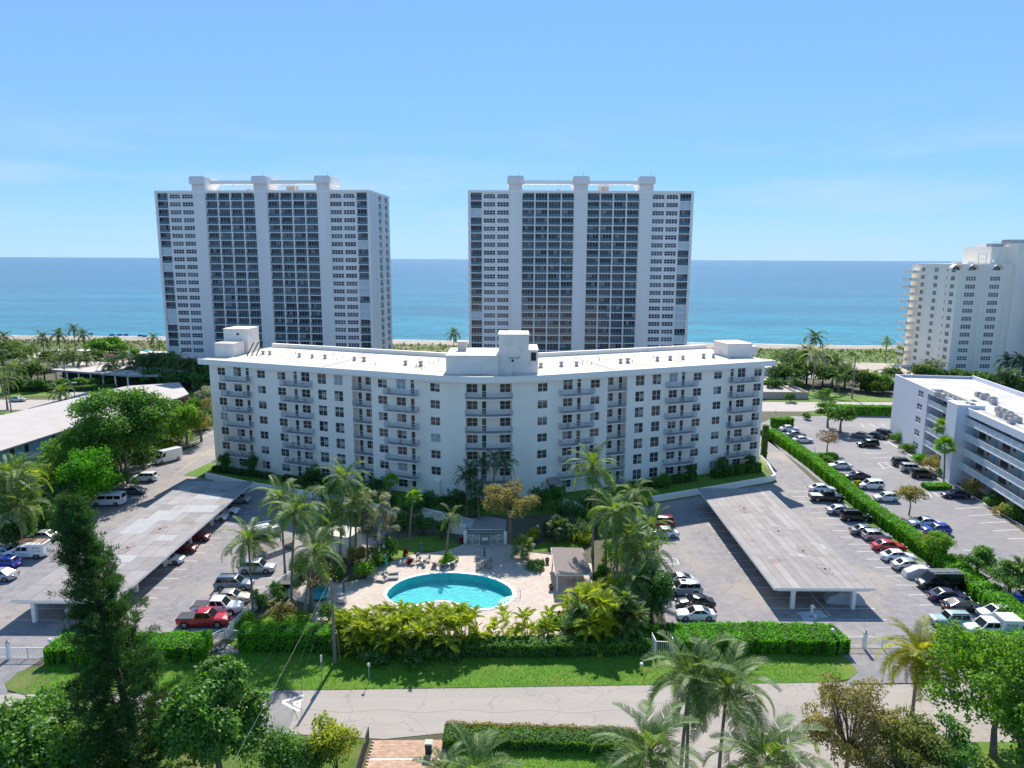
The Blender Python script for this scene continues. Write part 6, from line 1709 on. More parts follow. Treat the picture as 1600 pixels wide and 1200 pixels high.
def areca(label, x, y, h, kind='areca', ns=5, nf=6, s=1.0, group='areca palm clumps by the pool', r=1.0):
    t = thing('areca_palm', label, 'palm', (x, y, 0), 0, group); r5 = random.Random(int(abs(x * 91 + y * 37)))
    mb = MB(); tips = []
    for k in range(ns):
        a = r5.uniform(0, 6.3); q = r5.uniform(.1, r) ; b0 = (q * .5 * math.cos(a), q * .5 * math.sin(a)); hh = h * r5.uniform(.42, .78)
        tp = (q * 1.1 * math.cos(a), q * 1.1 * math.sin(a), hh); mb.tube([(*b0, 0), tp], [.05, .035], 5); tips.append(tp)
    mb.build('stem', M['ypaint'], t)
    for k in range(nf * 2):      # low skirt of fronds round the clump
        a = k * 3.14 / nf + r5.uniform(-.3, .3); link('frond', FR[kind][r5.randrange(1, 3)], t, (r * .5 * math.cos(a), r * .5 * math.sin(a), h * r5.uniform(.12, .4)), (r5.uniform(-.5, .5), -R(r5.uniform(15, 60)), a), s * r5.uniform(.8, 1.1))
    for tp in tips:
        for k in range(nf):
            el = R(r5.uniform(25, 82)); o = link('frond', FR[kind][r5.randrange(3)], t, tp, (r5.uniform(-.5, .5), -el, k * 6.28 / nf + r5.uniform(-.4, .4)), s * r5.uniform(.8, 1.15))
    return t
def hedge(label, pts, w, h, m='hedge', dens=60, size=.13, name='hedge', rounded=True, oz=0, rag=.10, core=True, cat='hedge', flat_top=True):
    o0 = pts[0]; t = thing(name, label, cat, (o0[0], o0[1], oz)); P = [Vector((p[0] - o0[0], p[1] - o0[1])) for p in pts]
    c_all = []; n_all = []
    mb = MB()
    lf, rt = [], []
    for k, p in enumerate(P):
        d = (P[min(k + 1, len(P) - 1)] - P[max(k - 1, 0)]).normalized(); n = Vector((-d.y, d.x)) * (w / 2 - .12); lf.append(tuple(p + n)); rt.append(tuple(p - n))
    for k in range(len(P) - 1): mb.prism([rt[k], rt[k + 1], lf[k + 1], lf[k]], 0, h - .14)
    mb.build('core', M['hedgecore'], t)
    for k in range(len(P) - 1):
        a, b = P[k], P[k + 1]; L_ = (b - a).length; d = (b - a) / L_; n = Vector((-d.y, d.x)); dd = np.array([d.x, d.y, 0]); nn = np.array([n.x, n.y, 0]); a3 = np.array([a.x, a.y, 0])
        for (kind, area) in (('t', L_ * w), ('l', L_ * h), ('r', L_ * h)):
            N = int(area * dens); s_ = rng.uniform(0, L_, N)[:, None]; wob = (rag * np.sin(s_ * 2.1 + 3 * k) + rag * .7 * np.sin(s_ * 5.3))
            if kind == 't': q = rng.uniform(-w / 2, w / 2, N)[:, None]; z = h - .22 * (abs(q) / (w / 2)) ** 4 + rng.normal(0, rag * .5, (N, 1)) + wob * .5; c = a3 + dd * s_ + nn * q + np.array([0, 0, 1]) * z; nr = np.array([0, 0, 1.0])
            else:
                sg = 1 if kind == 'l' else -1; z = rng.uniform(0.02, h, N)[:, None]; q = sg * (w / 2 + wob * .6 + rng.normal(0, rag * .4, (N, 1))); c = a3 + dd * s_ + nn * q + np.array([0, 0, 1]) * z; nr = nn * sg
            c_all.append(c); n_all.append(np.tile(nr, (N, 1)))
    for (p, sg) in ((P[0], -1), (P[-1], 1)):
        N = int(w * h * dens); d = ((P[1] - P[0]) if sg < 0 else (P[-1] - P[-2])).normalized(); n = Vector((-d.y, d.x))
        c = np.array([p.x, p.y, 0]) + np.array([n.x, n.y, 0]) * rng.uniform(-w / 2, w / 2, (N, 1)) + np.array([0, 0, 1]) * rng.uniform(0, h, (N, 1)) + np.array([d.x, d.y, 0]) * sg * rng.uniform(0, .1, (N, 1))
        c_all.append(c); n_all.append(np.tile(np.array([d.x * sg, d.y * sg, 0]), (N, 1)))
    c = np.vstack(c_all); nr = np.vstack(n_all) * .9 + rng.normal(size=(len(c), 3)) * .5; nr /= np.linalg.norm(nr, axis=1, keepdims=True)
    link('foliage', quads('hedge_foliage', leafquads(c, nr, size, .6), L[m] if isinstance(m, str) else m), t); return t
def rrect(x0, x1, y0, y1): return [(x0, (y0 + y1) / 2), (x1, (y0 + y1) / 2)]

# clipped hedges
hedge('broad clipped hedge between the left entrance gate and the railing, behind the conifer', [(-48.6, 69.8), (-47.6, 69.7), (-33.8, 70.2), (-32.6, 70.4)], 3.3, 1.75, dens=130, size=.11, rag=.2)
hedge('long broad clipped hedge in front of the right car park', [(17.6, 72.2), (22, 72.4), (28, 72.6), (35.0, 72.2), (36.3, 72.4)], 3.7, 1.75, dens=130, size=.11, rag=.2)
hedge('clipped hedge running along the near right corner behind the big green tree', [(46.5, 71.4), (64, 72.0)], 2.4, 1.6, dens=80, size=.11)
hedge('square-topped hedge in front of the pool garden, left of the wooden pole', [(-29.4, 71.7), (-24, 71.7), (-19.6, 71.5)], 2.4, 2.3, dens=100, size=.11)
hedge('ragged dark hedge along the front of the pool garden', [(-19.4, 71.0), (-12, 70.7), (-4, 70.6), (4, 70.7), (10, 71.0), (15, 71.3)], 1.9, 1.5, 'mid', dens=110, size=.12, rag=.16)
hp = [G(1196, 683), G(1225, 702), G(1262, 730), G(1307, 768), G(1342, 800), G(1388, 834), G(1420, 858), G(1452, 880)]
hedge('very long tall clipped hedge between the two right-hand car parks', [(p[0] + 1.2, p[1]) for p in hp], 2.3, 2.1, dens=70, size=.13, rag=.12)
hp2 = [G(1456, 885), G(1500, 922), G(1548, 962), G(1600, 1004)]
hedge('looser lower stretch of hedge towards the near right corner', [(p[0] + 1.8, p[1]) for p in hp2], 3.0, 1.7, 'hedge', dens=70, size=.15, rag=.3)
hedge('short square hedge at the far end of the right drive', [(66.5, 176.5), (71.5, 177.5)], 2.5, 2.4, dens=30, size=.18)
hedge('dark clipped hedge along the far side of the neighbour car park', [(90, 192.5), (112, 191)], 2.5, 2.6, dens=30, size=.2)
hedge('small clipped hedge island left of the bare pink tree', [G(1272, 716), G(1306, 716)], 2.2, 1.0, dens=40, size=.16)
hedge('low clipped hedge under the two tall fan palms', [G(1444, 763), G(1482, 763)], 2.2, .9, dens=50, size=.14)
hedge('hedge of mixed brown and green leaves south of the street', [(-5.8, 56.2), (2, 56.0), (11.5, 55.4)], 1.7, 1.0, 'mid', dens=150, size=.09, rag=.14)
hedge('thin grey-leaved hedge top along the street edge', [(-5.8, 57.5), (3, 57.2), (11.2, 56.7)], .6, .95, 'olive', dens=200, size=.07, rag=.15)
hedge('hedge in front of the white club building', [(78, 232), (96, 232)], 3, 2.5, 'dark', dens=20, size=.25)
hedge('dark hedge on the right beyond the highway', [(116, 232), (160, 234)], 3, 2.4, 'dark', dens=16, size=.25)
hedge('clipped hedge row beyond the highway on the left', [(-160, 222), (-128, 224)], 4, 1.6, 'dark', dens=14, size=.28)
hedge('clipped hedge at far left beyond the road lawn', [(-185, 216), (-162, 218)], 4, 1.6, 'bright', dens=14, size=.28)
# building-side hedges
for k, (s0, s1, h) in enumerate(((2, 16, 1.0), (19, 30, 1.1), (93.5, 101, 1.5), (105, 110, 1.6), (110.5, 116.5, 1.9), (86, 91, 1.3))):
    a, b = fpx(s0, 2.6), fpx(s1, 2.6)
    hedge('foundation hedge number %s along the building front, counted from the left' % ('one', 'two', 'four', 'five', 'six', 'three')[k], [(a[0] + BO[0], a[1] + BO[1]), (b[0] + BO[0], b[1] + BO[1])], 1.3, h, 'dark' if k < 2 else 'mid', dens=60, size=.15, rag=.2)
def atf(s, d): p = fpx(s, d); return (p[0] + BO[0], p[1] + BO[1])
for (s, d, h, r, lb_) in ((4.6, 2.6, 3.6, 1.5, 'round dark shrub under the leftmost balconies'), (11.5, 2.8, 4.2, 1.8, 'taller dark shrub right of the leftmost balconies'), (26.5, 3.0, 4.2, 2.2, 'big dark shrub at the foot of the second balcony stack'), (107.5, 2.4, 3.8, 1.9, 'rounded reddish shrub below the rightmost balconies'), (100.3, 2.4, 3.0, 1.4, 'shrub beside the fifth balcony stack'), (114.5, 2.0, 3.2, 1.1, 'shrub at the right end of the front facade')):
    x, y = atf(s, d); bush('shrub', lb_, x, y, h, r, 'dark', 1600, .17)

# --- big conifer in the left foreground (feathery, dark)
x, y = G(222, 1232)
ct = thing('conifer_tree', 'tall dark feathery conifer in the left foreground, taller than the carport', 'conifer', (x, y, 0))
Hc = V(160, 775, y)[2]
mb = MB(); lean = (-4.2, 1.0)
def cax(t): return np.array([lean[0] * t ** 1.3, lean[1] * t, Hc * t])
mb.tube([tuple(cax(t)) for t in np.linspace(0, .97, 10)], [.34 * (1 - .85 * t) + .02 for t in np.linspace(0, .97, 10)], 7)
cs = []; ns = []
r6 = np.random.default_rng(4)
def tuft(p, d, n, r_):      # brush of needles fanning out of a twig tip
    d = d / np.linalg.norm(d); c = np.tile(p, (n, 1)) + r6.normal(size=(n, 3)) * r_ * .28; cs.append(c); ns.append(np.tile(d, (n, 1)) * .9 + r6.normal(size=(n, 3)) * .55)
for k in range(300):
    t = min(.985, .05 + .035 * (k % 27) + r6.normal() * .006); a = k * 2.39996 + r6.uniform(-.5, .5); ln = (4.9 * (1 - t) ** .72 + .35) * r6.uniform(.55, 1.12)
    up = .25 + .6 * t; b0 = cax(t); d = np.array([math.cos(a), math.sin(a), up]); d /= np.linalg.norm(d)
    b1 = b0 + d * ln; mb.tube([tuple(b0), tuple((b0 + b1) / 2 - np.array([0, 0, .12])), tuple(b1)], [.05, .03, .012], 4, caps=False)
    for q in range(int(3 + ln * 3.0)):
        f = r6.uniform(.3, 1.03); p = b0 + (b1 - b0) * f + r6.normal(size=3) * np.array([.30, .30, .10]) * (1.1 - .4 * f)
        tuft(p, d + np.array([0, 0, .8]), 34, .50)
for k in range(16):      # second leading tip on the upper left
    c0 = cax(r6.uniform(.76, .93)) + np.array([-1.3, 0, r6.uniform(0, .8)])
    for q in range(4): tuft(c0 + r6.normal(size=3) * .45, np.array([-.3, 0, 1.0]), 30, .5)
c = np.vstack(cs); d = np.vstack(ns); d /= np.linalg.norm(d, axis=1, keepdims=True)
s_ = np.cross(d, r6.normal(size=c.shape)); s_ /= np.linalg.norm(s_, axis=1, keepdims=True); ll = r6.uniform(.14, .32, len(c))[:, None]; ww_ = .024
v = np.stack([c - s_ * ww_, c + s_ * ww_, c + d * ll + s_ * ww_ * .5, c + d * ll - s_ * ww_ * .5], 1).reshape(-1, 3)
mb.build('trunk', M['bark_dark'], ct); link('needles', quads('needles', v, L['pine']), ct)

# --- large broadleaf trees in the foreground
def fgtree(label, u, vb, vt, r, m, n, size, **k):
    x, y = G(u, vb); h = V(u, vt, y)[2]; return tree('broadleaf_tree', label, x, y, h, r, m, n, size, **k)
fgtree('dark glossy round tree at the bottom left corner, left of the conifer', 76, 1235, 1100, 6.2, 'mid', 24000, .19, low=.03, nb=40, gap=.30)
fgtree('dark glossy round tree at the bottom, right of the conifer beside the street hump', 346, 1225, 1046, 4.7, 'mid', 26000, .19, low=.03, nb=42, gap=.32)
bush('shrub', 'bright green bush at the bottom edge below the street hump', *G(440, 1215), 3.8, 3.0, 'mid', 5000, .13, nb=12)
bush('shrub', 'yellow green bush at the bottom edge beside the orange drive', *G(528, 1200), 4.0, 2.2, 'yellow', 4200, .13, nb=10)
bush('shrub', 'light green bush below the conifer at the bottom edge', *G(190, 1230), 3.2, 2.2, 'bright', 2500, .14)
bush('shrub', 'spiky green bush at the bottom edge, left of the orange drive', *G(490, 1215), 3.2, 1.8, 'mid', 2500, .13)
fgtree('large light green tree with a forked trunk in the right foreground', 1552, 1180, 985, 7.0, 'bright', 26000, .16, low=.1, nb=44, gap=.26)
fgtree('half bare tree with pinkish twigs in the right foreground', 1322, 1225, 1068, 4.3, 'olive', 12000, .11, low=.05, nb=46, gap=.24, limbs=46, flat=.9, tr=.2)
fgtree('half bare twiggy tree with green shoots at the bottom right, right of the pinkish one', 1412, 1255, 1128, 3.9, 'olivegreen', 12000, .12, low=.03, nb=40, gap=.26, limbs=40, tr=.18)
fgtree('green tree at the bottom right corner edge', 1590, 1250, 1100, 4.0, 'bright', 7000, .16, low=.2, nb=18)
fgtree('low green tree at the bottom between twiggy trees and the big right tree', 1470, 1260, 1130, 3.0, 'mid', 5000, .15, low=.1, nb=16)

# --- foreground palms: crown centre (uc,vc), base on the ground beneath (ub, vb)
def fp(label, uc, vc, ub, vb, s=1.0, nf=24, kind='palm', **k):
    x, y = G(ub, vb); cx, _, cz = V(uc, vc, y); return palm(label, x, y, cz, kind, nf, s, (cx - x, 0), **k)
fp('tall coconut palm with full crown over the street, centre right foreground', 1136, 1075, 1122, 1225, 1.15, 26)
fp('coconut palm left of the tall full-crowned one, crown over the verge', 1079, 1052, 1062, 1228, 1.0, 22)
fp('slim third trunk coconut palm between the two street palms', 1076, 1068, 1071, 1240, .8, 12, dry=1)
fp('coconut palm crown at the bottom edge, left of the street palms', 1016, 1175, 1020, 1330, 1.1, 26)
fp('coconut palm crown at the bottom edge, right of the street palms', 1200, 1190, 1205, 1340, 1.15, 26)
fp('coconut palm crown at the bottom edge near the brown hedge', 745, 1208, 748, 1350, .8, 22)
fp('drooping yellowish coconut palm beside the right entrance drive', 1436, 1022, 1425, 1118, .98, 32, 'yel', dry=10)
fp('low palm crown at the bottom edge, left of the black bin', 695, 1205, 690, 1290, .6, 18)

# --- palms of the pool garden
fp('tallest coconut palm right of the pool, bare trunk by the gazebo', 926, 728, 926, 868, 1.05, 24)
fp('coconut palm standing right of the gazebo', 961, 800, 964, 922, 1.0, 24)
fp('coconut palm above the round dark bush by the four parked cars', 1008, 862, 996, 945, .95, 24)
fp('coconut palm behind the gazebo palms, near the right retaining wall', 990, 772, 990, 838, .9, 20)
fp('coconut palm left of the pool towering over the grey service shed', 538, 748, 532, 885, .95, 22)
fp('coconut palm with crown over the parked boats left of the pool', 462, 800, 456, 950, 1.0, 24)
fp('coconut palm leaning beside the parked cars at the railing fence', 388, 845, 396, 965, .95, 22, dry=3)
fp('coconut palm in the middle of the left palm group', 520, 800, 519, 890, .9, 22)
fp('coconut palm leaning over the turquoise day bed', 492, 862, 476, 978, .95, 22)
fp('coconut palm behind the left group, against the white wall', 557, 795, 556, 870, .7, 16, 'dark')
fp('small coconut palm at the far left of the building planting', 505, 770, 505, 812, .7, 16, 'dark')
fp('slender young palm growing from the pool-side flower bed', 705, 806, 698, 866, .55, 14, 'palm', dry=0, name='young_palm')
for k, (u, v, ub, vb) in enumerate(((733, 733, 737, 800), (752, 722, 754, 800), (772, 716, 772, 800), (788, 722, 787, 800), (745, 760, 748, 812), (727, 745, 730, 805))):
    fp('dark palm of the cluster in front of the central balconies, %s from the left' % ('second', 'fourth', 'fifth', 'sixth', 'third', 'first')[k], u, v, ub, vb, .62, 14, 'dark', dry=0, name='dark_palm', group='dark palms before the central balconies')
def sb(label, uc, vc, ub, vb, kind='g', s=1.0, n=26, **k):
    x, y = G(ub, vb); cx, _, cz = V(uc, vc, y); return sabal(label, x, y, cz, kind, n, s, lean=(cx - x, 0), **k)
fp('coconut palm at the left of the left palm group', 438, 778, 446, 905, .9, 20)
fp('coconut palm in front of the service shed', 508, 822, 503, 905, .85, 20)
fp('coconut palm right behind the middle of the left group', 552, 786, 546, 882, .8, 20)
fp('coconut palm between gazebo palm and round dark bush', 980, 838, 977, 935, .85, 20)
fp('coconut palm nearest the red minivan', 1018, 822, 1012, 900, .85, 20)
fp('lower coconut palm beside the tallest garden palm', 944, 782, 946, 880, .8, 18)
fp('low coconut palm over the right palm clumps', 990, 905, 986, 968, .7, 18)
sb('fan palm with bright crown below the third balcony stack', 612, 752, 607, 806, 'b', .85)
sb('fan palm left of the silvery trees', 598, 776, 594, 822, 'g', .8)
sb('fan palm with slim trunk at the left lawn corner of the pool deck', 646, 777, 640, 846, 'b', .9)
sb('shorter fan palm in front of the left silvery tree', 556, 815, 556, 868, 'd', .8)
sb('upper tall fan palm in front of the neighbour block', 1475, 668, 1477, 740, 'b', 1.3)
sb('lower tall fan palm on the clipped hedge island of the neighbour lot', 1476, 698, 1474, 758, 'b', 1.35, 30)
# silver trees left of the pool
for (u, vb, vt, r, lb_) in ((575, 872, 768, 2.3, 'silvery-leaved tree behind the pool garden, left one'), (606, 865, 772, 1.9, 'silvery-leaved tree behind the pool garden, right one'), (590, 868, 800, 2.3, 'lower silvery-leaved tree in front of the other two')):
    x, y = G(u, vb); tree('silver_tree', lb_, x, y, V(u, vt, y)[2], r, 'silver', 3200, .13, low=.15, nb=16, gap=.33, tr=.14, limbs=14)
x, y = G(796, 850); tree('round_brown_tree', 'round spreading tree with sparse olive brown leaves behind the pool gate', x, y, V(796, 756, y)[2], 5.0, 'olive', 9500, .13, ch=5.2, nb=34, gap=.24, tr=.34, limbs=34)
x, y = G(872, 845); sabal('small dark green tufted tree on a stone ring right of the round brown tree', x, y, 1.9, 'd', 30, 1.3)
x, y = G(816, 873); sabal('starry grey green screw pine on the triangular lawn bed', x, y, 1.6, 'g', 26, 1.15)
x, y = G(1018, 972); tree('round_dark_tree', 'dense dark round tree beside the four parked cars', x, y, 6.2, 2.9, 'dark', 8500, .15, low=.08, nb=20, gap=.4)
x, y = G(488, 955); tree('bare_tree', 'gnarled nearly leafless tree by the railing fence', x, y, 6.5, 3.6, 'olive', 260, .12, low=.3, nb=18, gap=.25, limbs=18, tr=.3)
x, y = G(437, 935); bush('shrub', 'green shrub by the railing fence behind the silver SUV', x, y, 2.2, 1.4, 'mid', 1200, .13)

# areca palms along the street side of the deck (yellow green)
i = 0
for u in (548, 568, 590, 612, 634, 656, 678, 700, 722):
    x, y = G(u, 1022 if i % 2 else 1004); areca('yellow green feathery palm, %s from the left in the row before the pool' % ('first', 'second', 'third', 'fourth', 'fifth', 'sixth', 'seventh', 'eighth', 'ninth')[i], x, y, 4.7 if i > 1 else 3.9, 'areca', 11, 8, .82, r=1.5); i += 1
for k, (u, vb, h) in enumerate(((783, 1000, 3.6), (806, 1008, 3.0), (826, 1002, 3.4), (850, 1000, 3.6), (755, 1012, 2.6))):
    x, y = G(u, vb); areca('small feathery palm in the gap before the deck, %s' % ('with a single leaning stem', 'short and dense', 'third of the short ones', 'rightmost of the short ones', 'lowest, next to the tall row')[k], x, y, h, 'areca', 3, 6, .8)
for k, (u, vb, h, kd) in enumerate(((905, 1000, 5.2, 'arecag'), (925, 985, 6.2, 'areca'), (948, 1002, 6.4, 'areca'), (972, 990, 6.0, 'arecag'), (930, 1010, 4.5, 'areca'), (958, 965, 6.0, 'areca'), (900, 965, 4.0, 'areca'), (985, 1005, 5.0, 'arecag'))):
    x, y = G(u, vb); h *= .92; areca('tall feathery palm right of the deck, %s' % ('at the hedge corner', 'nearest the gazebo', 'front centre', 'green one in the middle', 'low front one', 'back one under the coconut palm', 'low yellow one at the deck edge', 'rightmost one at the picket corner')[k], x, y, h, kd, 6, 7, 1.15)

# --- garden shrubs
for (u, v, h, r, m, lb_) in ((570, 905, 2.2, 1.6, 'bright', 'bright green shrub left of the pool deck'), (592, 885, 2.4, 1.6, 'mid', 'green shrub behind the bright one at the pool corner'), (548, 862, 2.2, 1.3, 'yellow', 'yellow flowering shrub at the foot of the palms'), (520, 905, 1.8, 1.4, 'mid', 'green shrub beside the concrete path'), (470, 985, 2.0, 1.7, 'bright', 'bright shrub behind the front hedge'), (440, 970, 2.4, 1.7, 'olive', 'brownish croton shrub behind the front hedge'), (515, 970, 2.0, 1.5, 'bright', 'light green shrub left of the wooden pole'), (385, 985, 1.8, 1.3, 'bright', 'bright shrub beside the red pickup'), (405, 950, 2.0, 1.2, 'mid', 'shrub along the railing fence'),
  (690, 842, 2.6, 1.4, 'dark', 'dark shrub behind the slim young palm'), (665, 835, 3.0, 2.0, 'dark', 'dark bush mass behind the left lawn'), (635, 825, 3.2, 1.9, 'dark', 'dark bush by the slim fan palm'), (722, 800, 4.2, 1.8, 'dark', 'dark shrub left of the central palms'), (745, 808, 4.5, 2.0, 'dark', 'dark shrub under the central palms'), (880, 815, 3.4, 2.0, 'dark', 'dark shrub by the entrance awning'), (905, 822, 3.5, 2.0, 'dark', 'dark shrub below the tallest palm'), (935, 830, 3.4, 1.9, 'bright', 'bright rounded shrub behind the gazebo'), (960, 845, 3.2, 2.0, 'mid', 'green shrub behind the gazebo palms'), (910, 850, 1.6, 1.6, 'yellow', 'yellow green shrub above the gazebo roof'), (955, 890, 4.2, 2.2, 'bright', 'light green bush right of the gazebo'), (985, 880, 4.0, 2.0, 'mid', 'green bush below the right garden palms'), (940, 912, 2.4, 1.5, 'mid', 'green bush with red flowers next to the gazebo'), (1012, 905, 3.4, 1.6, 'mid', 'bush beside the white pavement corner'), (985, 800, 2.6, 2.0, 'dark', 'dark shrub below the right retaining wall'), (1010, 790, 1.8, 1.5, 'bright', 'small bright bush by the right retaining wall'), (832, 845, 2.0, 1.2, 'yellow', 'yellowish shrub right of the round brown tree'), (835, 888, 1.1, 1.6, 'dark', 'low dark shrub bed on the triangular lawn'), (700, 878, 1.1, 1.5, 'bright', 'low leafy flower bed behind the sun loungers'), (610, 800, 3.0, 2.0, 'dark', 'dark shrub mass below the third balcony stack'), (575, 790, 2.6, 2.2, 'dark', 'dark shrub right of the left retaining wall end'), (540, 780, 2.6, 1.6, 'dark', 'dark shrub behind the left coconut palms'), (890, 990, 2.0, 1.5, 'mid', 'green shrub at the right front deck corner'), (1022, 1000, 2.0, 1.6, 'bright', 'green shrub beside the white picket corner'), (1060, 1000, 1.9, .9, 'yellow', 'yellowish tuft at the left end of the long hedge'), (590, 1032, 1.6, 1.8, 'dark', 'dark shrub right of the wooden pole at the verge'), (650, 1030, 1.7, 1.9, 'dark', 'dark shrub under the yellow palms'), (700, 1030, 1.8, 1.9, 'dark', 'dark shrub between yellow palms and ragged hedge')):
    x, y = G(u, v); bush('shrub', lb_, x, y, h, r, m, int(900 + 500 * r), .14)
for (u, v) in ((633, 868), (640, 882), (722, 848), (943, 880)):
    x, y = G(u, v); bush('flower_plant', {633: 'rust red plant at the left lawn corner', 640: 'orange red plant beside the patio chairs', 722: 'reddish plant left of the garden gate', 943: 'red flowering plant by the gazebo'}[u], x, y, .9, .5, 'flower', 180, .13)
x, y = G(1487, 742); bush('flower_plant', 'red flowering shrub by the white stair tower', x, y, 1.6, 1.0, 'flower', 260, .15)

# --- left-hand trees
def far(label, u, vb, vt, r, m, n=2600, size=.3, name='broadleaf_tree', **k):
    x, y = G(u, vb); return tree(name, label, x, y, V(u, vt, y)[2], r, m, n, size, **k)
far('very large dark green tree over the low grey roof on the left', 200, 755, 610, 11.0, 'mid', 30000, .26, low=.12, nb=60, gap=.27)
far('rounded light green tree in front of the low building', 130, 770, 672, 7.0, 'bright', 15000, .22, low=.1, nb=34)
far('shaggy grey green tree between light green tree and white passenger van', 140, 795, 705, 5.6, 'hedge', 13000, .2, low=.03, nb=30, flat=1)
far('green tree between the large dark tree and the building end', 292, 695, 630, 5.4, 'bright', 8000, .22, low=.08, nb=28)
far('thin brownish tree by the left end of the building', 315, 690, 618, 4.4, 'olive', 4200, .2, low=.08, nb=18, limbs=16)
far('bushy tree at the left edge by the service truck', 30, 850, 765, 3.8, 'mid', 5000, .18, low=.1, nb=16)
far('dark understory tree behind the white SUV', 190, 745, 690, 3.6, 'dark', 3200, .2, low=.05, nb=12)
far('dark understory tree between SUV and cargo van', 225, 735, 690, 3.2, 'dark', 2600, .2, low=.05, nb=12)
far('green tree filling the corner left of the shaggy tree', 60, 790, 730, 4.5, 'mid', 5000, .2, low=.05, nb=16)
far('green shrub tree behind the parked silver sedan, left', 105, 810, 755, 3.2, 'dark', 3000, .18, low=.05, nb=12)
for (u, vb, h, kd, lb_) in ((75, 800, 7.5, 'areca', 'yellow feathery palm clump left of the white passenger van'), (95, 790, 7.0, 'areca', 'yellow palm clump just right of the first, left lot'), (115, 800, 6.2, 'areca', 'yellow green palm clump beside the conifer tip'), (60, 815, 6.0, 'arecag', 'green palm clump at the left lot edge')):
    x, y = G(u, vb); areca(lb_, x, y, h, kd, 6, 7, 1.5, group=None, r=1.6)
fp('big coconut palm at the left edge of the photo', 20, 745, 22, 850, 1.3, 26)
fp('coconut palm crown behind the left edge palm', 30, 790, 36, 860, 1.1, 22)
hedge('yellow green hedge behind the cargo van', [G(222, 722), G(240, 712), G(262, 700)], 3, 2.0, 'yellow', dens=50, size=.16, rag=.3)
far('silvery fan-leaved tree by the left end of the building', 325, 650, 600, 3.2, 'silver', 1500, .28, low=.2)

# --- right side: neighbour lot trees
far('pink-flowered small bare tree on the hedge island', 1292, 710, 674, 3.4, leafmat('pink_leaf', (.25, .16, .12), (.42, .28, .22), .35), 1300, .17, low=.35, nb=16, limbs=16, tr=.16)
far('round green tree left of two beyond the neighbour lot', 1293, 668, 630, 3.8, 'mid', 3200, .24, low=.25, nb=16)
far('round green tree right of two beyond the neighbour lot', 1313, 676, 635, 4.2, 'mid', 3800, .24, low=.3, nb=18)
far('small round tree on the roadside lawn', 1288, 632, 607, 2.6, 'mid', 1500, .22, low=.4)
far('thin olive tree behind the hedge near the white hatchback', 1420, 805, 760, 3.2, 'olive', 2400, .16, low=.35, nb=16, limbs=14, tr=.12)
far('green small tree at the hedge bend', 1465, 880, 832, 2.8, 'bright', 3200, .15, low=.1, nb=14)
far('round glossy small tree between hedge and brown lot, right', 1525, 905, 855, 3.0, 'mid', 3800, .15, low=.15, nb=14)
far('green tree by the right edge over the hedge', 1575, 935, 880, 3.0, 'mid', 3500, .15, low=.1, nb=14)
x, y = G(1575, 930); areca('young green palm at the right edge above the hedge', x, y, 5.0, 'arecag', 3, 6, 1.1, group=None)
for (u, v, h, r, m, lb_) in ((1400, 690, 2.4, 2.4, 'mid', 'green shrub at the neighbour block corner'), (1418, 705, 1.8, 2.2, 'mid', 'shrub along the neighbour end wall'), (1455, 735, 3.0, 2.2, 'olive', 'flowering shrub between neighbour block and dark SUV'), (1436, 722, 1.6, 1.6, 'hedge', 'small shrub along the neighbour end wall'), (1522, 775, 3.0, 2.2, 'olive', 'shrub at the foot of the stair tower'), (1548, 790, 2.4, 1.8, 'mid', 'second shrub along the corridor block'), (1572, 805, 2.0, 1.8, 'olive', 'third shrub along the corridor block'), (1590, 812, 2.6, 2.0, 'mid', 'rightmost shrub along the corridor block'), (1315, 770 - 20, 1.2, .9, 'olive', 'thin shrub over the hedge by the white sedan'), (1340, 752 + 10, 1.2, 1.0, 'yellow', 'yellowish sprig over the hedge'), (1290, 722, 1.2, 1.4, 'mid', 'small green bush on the hedge island'), (1480, 745, 1.8, 1.6, 'mid', 'green undergrowth by the fan palm trunk'), (1450, 868, 2.8, 1.6, 'olive', 'brownish shrub in the hedge gap'), (1500, 900, 2.2, 1.8, 'bright', 'bright bush over the near hedge'), (1260, 655, 2.0, 1.6, 'mid', 'dark shrub at the lot entrance')):
    x, y = G(u, v); bush('shrub', lb_, x, y, h, r, m, 1300, .17)
hedge('right-hand cypress column at the building end', [(53.6, 146), (53.8, 147)], 1.0, 7.5, 'dark', dens=40, size=.2, name='cypress', cat='tree')

# --- far background palms: one shared crown mesh each
def farcrown(m, nf=18, s=1.0):
    vs = []; base = frond_mesh('tmp', 3.4, 1.5, 12, .8, .22, m); co = np.empty(len(base.vertices) * 3, np.float32); base.vertices.foreach_get('co', co); co = co.reshape(-1, 3)
    for k in range(nf):
        el = R(75) - R(110) * ((k + .5) / nf); az = k * 2.39996
        Mx = np.array(Euler((0, -el, az)).to_matrix()); vs.append(co @ Mx.T * s * rng.uniform(.85, 1.15))
    bpy.data.meshes.remove(base); return quads('crown', np.vstack(vs), m)
FC = [farcrown(L['palmdark']), farcrown(L['far']), farcrown(L['palm']), farcrown(L['silver'])]
tm, _ = trunkmesh(1.0, (0, 0), .17, .12, 3); tm = tm.mesh('trunk', M['trunk'])
def fpalm(u, vb, vc, k, s, label, group):
    x, y = G(u, vb); h = V(u, vc, y)[2]; t = thing('background_palm', label, 'palm tree', (x, y, 0), rng.uniform(0, 6), group)
    link('trunk', tm, t, None, None, (1.2, 1.2, h)); link('crown', FC[k], t, (0, 0, h), None, s)
gl_ = 'palms between the low building and the beach on the left'
